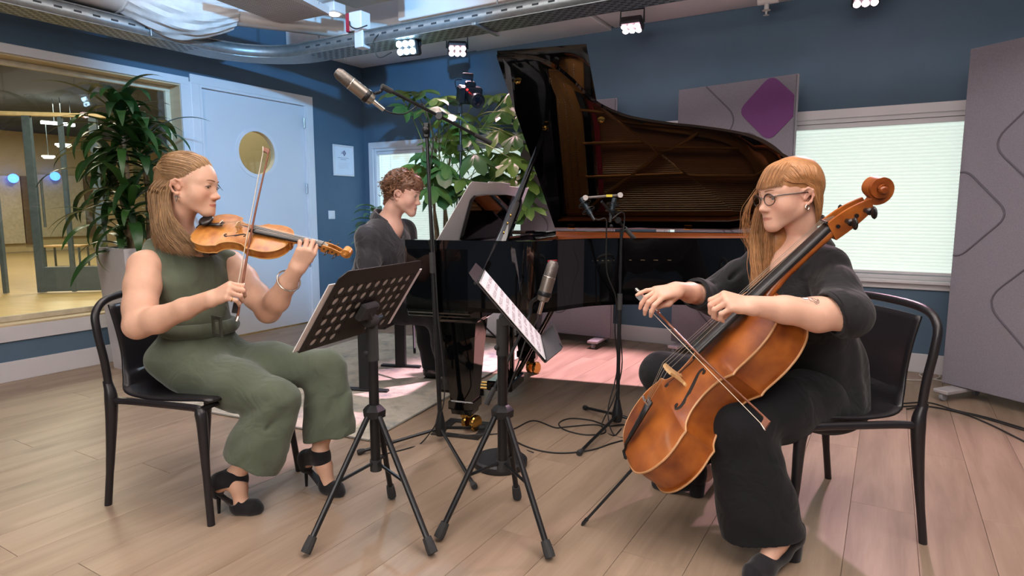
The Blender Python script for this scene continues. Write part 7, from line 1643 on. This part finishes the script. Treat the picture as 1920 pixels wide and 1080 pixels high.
par('pink stage light left of the raised piano lid', R(-3.29, 4.60, 2.50), R(-1.6, 2.4, .0), (1.0, .60, .68), '#ffd0dc', 60, 80, 'pink', 2.68)
par('pink stage light right above the raised piano lid', R(-1.765, 4.72, 2.50), R(-1.65, 3.55, 0), (1.0, .60, .74), '#ffd0e0', 880, 62, 'pink', 2.68)
par('brightest pink stage light at the top behind the cellist', R(-.22, 4.86, 2.50), R(.1, 1.9, .0), (1.0, .60, .76), '#ffd8f0', 210, 76, 'pink', 2.68)
mb = MB().tube(spline([R(-3.18, 3.50, TZ + .05), R(-3.2, 3.46, TZ - .02), R(-3.16, 3.47, TZ - .12), R(-3.06, 3.50, 2.24)], 5), .004, 6); tag(mb.build('power_cable', m_cable), 'black power cable hanging beside the cyan stage light', 'cable')
# ================================================================== PLANTS
def leafmat(name, a, b, rough=.35):
    m = bpy.data.materials.new(name); m.use_nodes = True; n = m.node_tree.nodes; l = m.node_tree.links; p = n['Principled BSDF']; oi = n.new('ShaderNodeObjectInfo'); tc = n.new('ShaderNodeTexCoord'); nz = n.new('ShaderNodeTexNoise'); nz.inputs['Scale'].default_value = 9; l.new(tc.outputs['Object'], nz.inputs['Vector'])
    mx = n.new('ShaderNodeMix'); mx.data_type = 'RGBA'; mx.inputs['A'].default_value = (*lin(a), 1); mx.inputs['B'].default_value = (*lin(b), 1); ad = n.new('ShaderNodeMath'); ad.operation = 'MULTIPLY_ADD'; ad.inputs[1].default_value = .6; l.new(oi.outputs['Random'], ad.inputs[0])
    ml = n.new('ShaderNodeMath'); ml.operation = 'MULTIPLY'; ml.inputs[1].default_value = .4; l.new(nz.outputs['Fac'], ml.inputs[0]); l.new(ml.outputs[0], ad.inputs[2]); l.new(ad.outputs[0], mx.inputs['Factor']); l.new(mx.outputs['Result'], p.inputs['Base Color']); p.inputs['Roughness'].default_value = rough
    tr = n.new('ShaderNodeBsdfTranslucent'); l.new(mx.outputs['Result'], tr.inputs[0]); ms = n.new('ShaderNodeMixShader'); ms.inputs[0].default_value = .28; l.new(p.outputs[0], ms.inputs[1]); l.new(tr.outputs[0], ms.inputs[2]); l.new(ms.outputs[0], n['Material Output'].inputs[0])
    return m
def strap_mesh(L, w, droop, mat, nm):
    G = []
    for i in range(13):
        s = i / 12; a = droop * s ** 1.4; ww = w * (math.sin(math.pi * min(1, .10 + s * .90)) ** .7) * (1 - .25 * s) + .002
        # integrate the curve
        G.append((s, a, ww))
    pts = [V(0, 0, 0)]; 
    for i in range(1, 13): a = G[i][1]; pts.append(pts[-1] + V(0, math.cos(a), -math.sin(a)) * L / 12)
    rows = [[p + V(-ww, 0, ww * .28), p + V(-ww * .5, 0, ww * .08), p, p + V(ww * .5, 0, ww * .08), p + V(ww, 0, ww * .28)] for p, (s, a, ww) in zip(pts, G)]
    g = np.array(rows); me = bpy.data.meshes.new(nm); k = 5
    me.from_pydata(g.reshape(-1, 3).tolist(), [], [(i * k + j, i * k + j + 1, (i + 1) * k + j + 1, (i + 1) * k + j) for i in range(12) for j in range(4)]); me.materials.append(mat); me.shade_smooth(); return me
def lobed_mesh(s, lobes, mat, nm, droop=.25):
    pts = [V(0, -.02, 0)]
    for i in range(lobes):
        a0 = math.radians(-125 + 250 * i / (lobes - 1)); r = s * (1.0 if 0 < i < lobes - 1 else .78)
        for (da, rr) in ((-.36, .66), (-.20, .90), (0, 1.08), (.20, .90), (.36, .66)):
            a = a0 + da * (250 / (lobes - 1)) / 42; pts.append(V(math.sin(a) * r * rr, math.cos(a) * r * rr + .05 * s, 0))
    pts = [V(p[0], p[1], -droop * (p[0] ** 2 + max(0, p[1]) ** 2) / s * .8 + .06 * s * math.cos(9 * math.atan2(p[0], p[1] + .01))) for p in pts]
    c = V(0, .06 * s, .03 * s); vs = [c] + pts; k = len(pts); ring = [lerp(c, p, .5) + V(0, 0, .02 * s) for p in pts]; vs += ring
    fs = [(0, 1 + k + i, 1 + k + (i + 1) % k) for i in range(k)] + [(1 + i, 1 + (i + 1) % k, 1 + k + (i + 1) % k, 1 + k + i) for i in range(k)]
    me = bpy.data.meshes.new(nm); me.from_pydata([v.tolist() for v in vs], [], fs); me.materials.append(mat); me.shade_smooth(); return me
def put_leaf(me, root, pos, d, up=UP, sc_=1.0, name='leaf'):
    y = norm(d); z = norm(np.asarray(up, float) - y * (np.asarray(up, float) @ y)); x = np.cross(y, z); o = bpy.data.objects.new(name, me); q = np.asarray(pos) - offs(root)
    o.matrix_basis = Matrix(((x[0] * sc_, y[0] * sc_, z[0] * sc_, q[0]), (x[1] * sc_, y[1] * sc_, z[1] * sc_, q[1]), (x[2] * sc_, y[2] * sc_, z[2] * sc_, q[2]), (0, 0, 0, 1))); o.parent = root; col.objects.link(o); return o
m_pot = M('planter_white', '#d5d3d8', .25, var=.02); m_soil = M('soil', '#3a281e', .95, var=.3, scale=60); m_cane = M('cane_bark', '#7a6a50', .8, var=.2, scale=40)
rg = np.random.default_rng(12)
# --- dragon tree in the tall white planter
pc_ = onz(226, 694) + N2 * .16 + E2 * .03
dr = thing('potted_dracaena', 'tall dracaena with strap leaves in a square white planter', 'plant', pc_)
pot = []
def taper_box(c, w0, w1, z0, z1): return [c + E2 * sx * w + N2 * sy * w + UP * z for z, w in ((z0, w0), (z1, w1)) for sx, sy in ((-1, -1), (1, -1), (1, 1), (-1, 1))]
vs = taper_box(pc_, .145, .19, 0, .88); vi = taper_box(pc_, .13, .172, .80, .881)
MB().add(vs + vi, [(0, 1, 2, 3), (0, 1, 5, 4), (1, 2, 6, 5), (2, 3, 7, 6), (3, 0, 4, 7), (4, 5, 13, 12), (5, 6, 14, 13), (6, 7, 15, 14), (7, 4, 12, 15), (8, 9, 13, 12), (9, 10, 14, 13), (10, 11, 15, 14), (11, 8, 12, 15), (8, 9, 10, 11)]).build('planter', m_pot, dr, smooth=False)
MB().prism([pc_ + E2 * sx * .168 + N2 * sy * .168 + UP * .835 for sx, sy in ((-1, -1), (1, -1), (1, 1), (-1, 1))], UP * .01).build('soil', m_soil, dr, smooth=False)
m_dl = leafmat('dracaena_leaf', '#16301c', '#3f6a2e')
SM = [strap_mesh(.42, .030, 1.7, m_dl, 'strap_leaf_a'), strap_mesh(.36, .034, 2.3, m_dl, 'strap_leaf_b'), strap_mesh(.46, .028, 1.2, m_dl, 'strap_leaf_c'), strap_mesh(.28, .030, 1.9, m_dl, 'strap_leaf_d')]
canes = [(V(-.03, -.03, 0), 1.83, .03, 52), (V(.07, .03, 0), 1.66, -.05, 40), (V(-.06, .05, 0), 1.48, -.10, 26), (V(.02, -.07, 0), 1.22, .02, 26), (V(-.02, 0.0, 0), 1.02, -.06, 16)]
for (o, h, lean, nl) in canes:
    b = pc_ + o + UP * .83; t_ = pc_ + o * 1.6 + V(lean, 0, h); MB().tube(spline([b, lerp(b, t_, .5) + V(.02, 0, 0), t_], 5), [.020, .019, .018, .018, .018, .017, .017, .016, .015, .014, .012], 8).build('cane', m_cane, dr)
    for i in range(nl):
        s = i / nl; a = i * 2.4 + rg.random() * .5; el = 1.25 - 1.35 * s + rg.normal(0, .12); p = t_ - UP * (.34 * s) * (1 if h > 1.3 else .6) + V(0, 0, .02)
        d = V(math.cos(a) * math.cos(el), math.sin(a) * math.cos(el), math.sin(el)); put_leaf(SM[int(rg.integers(0, 4))], dr, p, d, UP if el < 1.1 else V(math.cos(a), math.sin(a), 0) * -1 + UP * .2, .95 + .40 * rg.random())
# --- large lobed plant behind the piano
fc_ = V(-.66, 6.12, 0)
fa_ = thing('fatsia_plant', 'large plant with lobed leaves behind the piano', 'plant', fc_)
MB().lathe([(.15, 0), (.17, .02), (.20, .42), (.19, .43), (.17, .40)], fc_, UP, 24).build('pot', m_pot, fa_); MB().lathe([(.17, .36), (.17, .38)], fc_, UP, 20).build('soil', m_soil, fa_)
m_fl = leafmat('fatsia_leaf', '#2c5838', '#7f9a44', .4); LM = [lobed_mesh(.155, 6, m_fl, 'lobed_leaf_a', .5), lobed_mesh(.14, 5, m_fl, 'lobed_leaf_b', .7), lobed_mesh(.17, 5, m_fl, 'lobed_leaf_c', .9)]
stem = MB(); petiole = MB(); tips = []
for i in range(7):
    a = i * .9; top = fc_ + V(.20 * math.cos(a), .15 * math.sin(a), 1.25 + .12 * i); stem.tube(spline([fc_ + V(.05 * math.cos(a), .05 * math.sin(a), .37), lerp(fc_, top, .5) + V(.06 * math.sin(a), 0, .15), top], 4), [.014] * 5 + [.011] * 4, 6); tips.append(top)
targets = [at(x, y, (5.55 + .22 * rg.normal()) if x < 955 else 5.20 - .1 * rg.random()) for x, y in [(790, 172), (815, 185), (838, 190), (770, 185), (760, 200), (800, 205), (845, 215), (825, 222), (860, 232), (905, 180), (930, 178), (950, 200), (975, 215), (920, 215), (900, 240), (935, 245), (965, 255), (880, 260), (850, 265), (810, 265), (795, 285), (785, 310), (815, 300), (830, 330), (860, 300), (890, 290), (915, 285), (945, 300), (975, 300), (985, 330), (955, 335), (925, 325), (900, 335), (870, 335), (845, 360), (880, 365), (915, 360), (945, 370), (975, 372), (990, 390), (800, 330), (812, 350), (850, 240), (880, 215), (990, 270), (1000, 300), (840, 310), (930, 390), (905, 395), (870, 395), (960, 400), (1000, 350), (1005, 240), (955, 175)]]
targets += [q + rg.normal(0, .07, 3) for q in targets[::2]]
for q in targets:
    t_ = min(tips, key=lambda p: np.linalg.norm(p - q) + .2 * rg.random()); s0 = lerp(fc_ + UP * .4, t_, .55 + .45 * rg.random()); petiole.tube(spline([s0, lerp(s0, q, .6) + UP * .06, q], 4), .004, 5)
    d = norm((q - s0) * V(1, 1, .3) + rg.normal(0, .10, 3) + V(0, -.35, -.15)); put_leaf(LM[int(rg.integers(0, 3))], fa_, q, d, norm(UP + V(rg.normal(0, .3), -.55, 0)), .75 + .45 * rg.random())
stem.build('stems', m_cane, fa_); petiole.build('petioles', M('petiole_green', '#7c8a46', .6), fa_)
# --- rubber plant in the corner behind the pianist
rc_ = R(-4.45, 4.75); rp = thing('rubber_plant', 'oval leafed plant in the corner behind the pianist', 'plant', rc_)
MB().lathe([(.12, 0), (.14, .02), (.17, .58), (.16, .59), (.145, .55)], rc_, UP, 24).build('pot', m_pot, rp); MB().lathe([(.145, .50), (.145, .53)], rc_, UP, 20).build('soil', m_soil, rp)
m_rl = leafmat('rubber_leaf', '#44705a', '#8ca678', .4); OV = strap_mesh(.20, .048, .9, m_rl, 'oval_leaf'); MB().tube(spline([rc_ + UP * .5, rc_ + V(.02, 0, .8), rc_ + V(0, 0, 1.15)], 4), .010, 6).build('stem', m_cane, rp)
for i in range(34):
    z = .62 + .55 * i / 33; a = i * 2.4; put_leaf(OV, rp, rc_ + V(0, 0, z), V(math.cos(a), math.sin(a), .35), UP, .9 + .5 * rg.random())
# --- video camera on its own stand among the leaves
vcl = at(880, 178, 5.25); vg = V(vcl[0] - .08, vcl[1], 0)
cs_ = thing('camera_stand', 'thin black light stand carrying the video camera', 'stand', vg)
MB().rod(vg + UP * .12, V(vg[0], vg[1], 1.30), .016, .016, 12).build('lower_tube', m_steelb, cs_); MB().rod(V(vg[0], vg[1], 1.30), V(vg[0] + .01, vg[1], vcl[2] - .05), .010, .010, 10).build('upper_tube', m_steelb, cs_)
for z in (1.02, 1.30, 1.62, 1.92): MB().rod(V(vg[0], vg[1], z), V(vg[0], vg[1], z + .05), .024, .022, 12).build('clamp', m_rubber, cs_)
for a in (0.3, 2.4, 4.5): MB().rod(vg + UP * .35, vg + V(.34 * math.cos(a), .34 * math.sin(a), .012), .008, .008, 8).build('leg', m_steelb, cs_)
vc = thing('video_camera', 'small black camera with zoom lens above the plant', 'camera', vcl); m_cb = M('camera_black', '#15191f', .4, var=.1)
f_ = norm(V(.35, -.85, -.35)); s_ = norm(np.cross(f_, UP)); u_ = np.cross(s_, f_); CAX = (s_, u_, f_)
KS = 1.3
MB().box(vcl, (.15 * KS, .105 * KS, .075 * KS), CAX, .014).build('body', m_cb, vc); MB().box(vcl + s_ * .075 + f_ * .04, (.05, .13, .065), CAX, .012).build('grip', m_cb, vc); MB().box(vcl + u_ * .085, (.08, .045, .06), CAX, .010).build('viewfinder', m_cb, vc)
MB().lathe([(r_ * KS, h_ * 1.15) for r_, h_ in ((.036, .03), (.038, .06), (.040, .075), (.040, .12), (.042, .125), (.042, .15), (.044, .20), (.040, .205), (.034, .195))], vcl, f_, 22).build('lens_barrel', m_cb, vc); MB().lathe([(.042, .222), (.02, .228)], vcl, f_, 18).build('front_glass', M('lens_glass', '#0c1420', .05, spec=.8), vc)
MB().ball(vcl + s_ * .04 + u_ * .05 + f_ * .055, .008, 8).build('record_lamp', M('record_red', '#ff1010', .4, emit='#ff2020', estr=8), vc)
MB().box(vcl + u_ * .145 + s_ * .03, (.09, .045, .03), CAX, .006).build('receiver', M('receiver_blue_black', '#232d38', .4), vc); MB().rod(vcl + u_ * .08 - s_ * .01, vcl + u_ * .17 - s_ * .01, .008, .006, 8).build('antenna', m_cb, vc); MB().tube(spline([vcl + u_ * .115 + s_ * .075, vcl + u_ * .10 + s_ * .13, vcl + u_ * .02 + s_ * .10, vcl - u_ * .0 + s_ * .07], 5), .004, 6).build('video_lead', m_cb, vc)
# small white cabinet glimpsed under the piano
wc_ = onz(896, 632); wb = thing('white_cabinet', 'low white cabinet glimpsed beneath the piano', 'cabinet', wc_ + N2 * .15)
MB().box(wc_ + N2 * .2 + UP * .22, (.62, .36, .40), AX, .004).build('carcass', m_white, wb); MB().box(wc_ + N2 * .012 + UP * .22, (.58, .016, .36), AX, .003).build('door', m_white, wb); MB().box(wc_ + N2 * .2 + UP * .01, (.56, .32, .02), AX).build('plinth', m_rubber, wb)
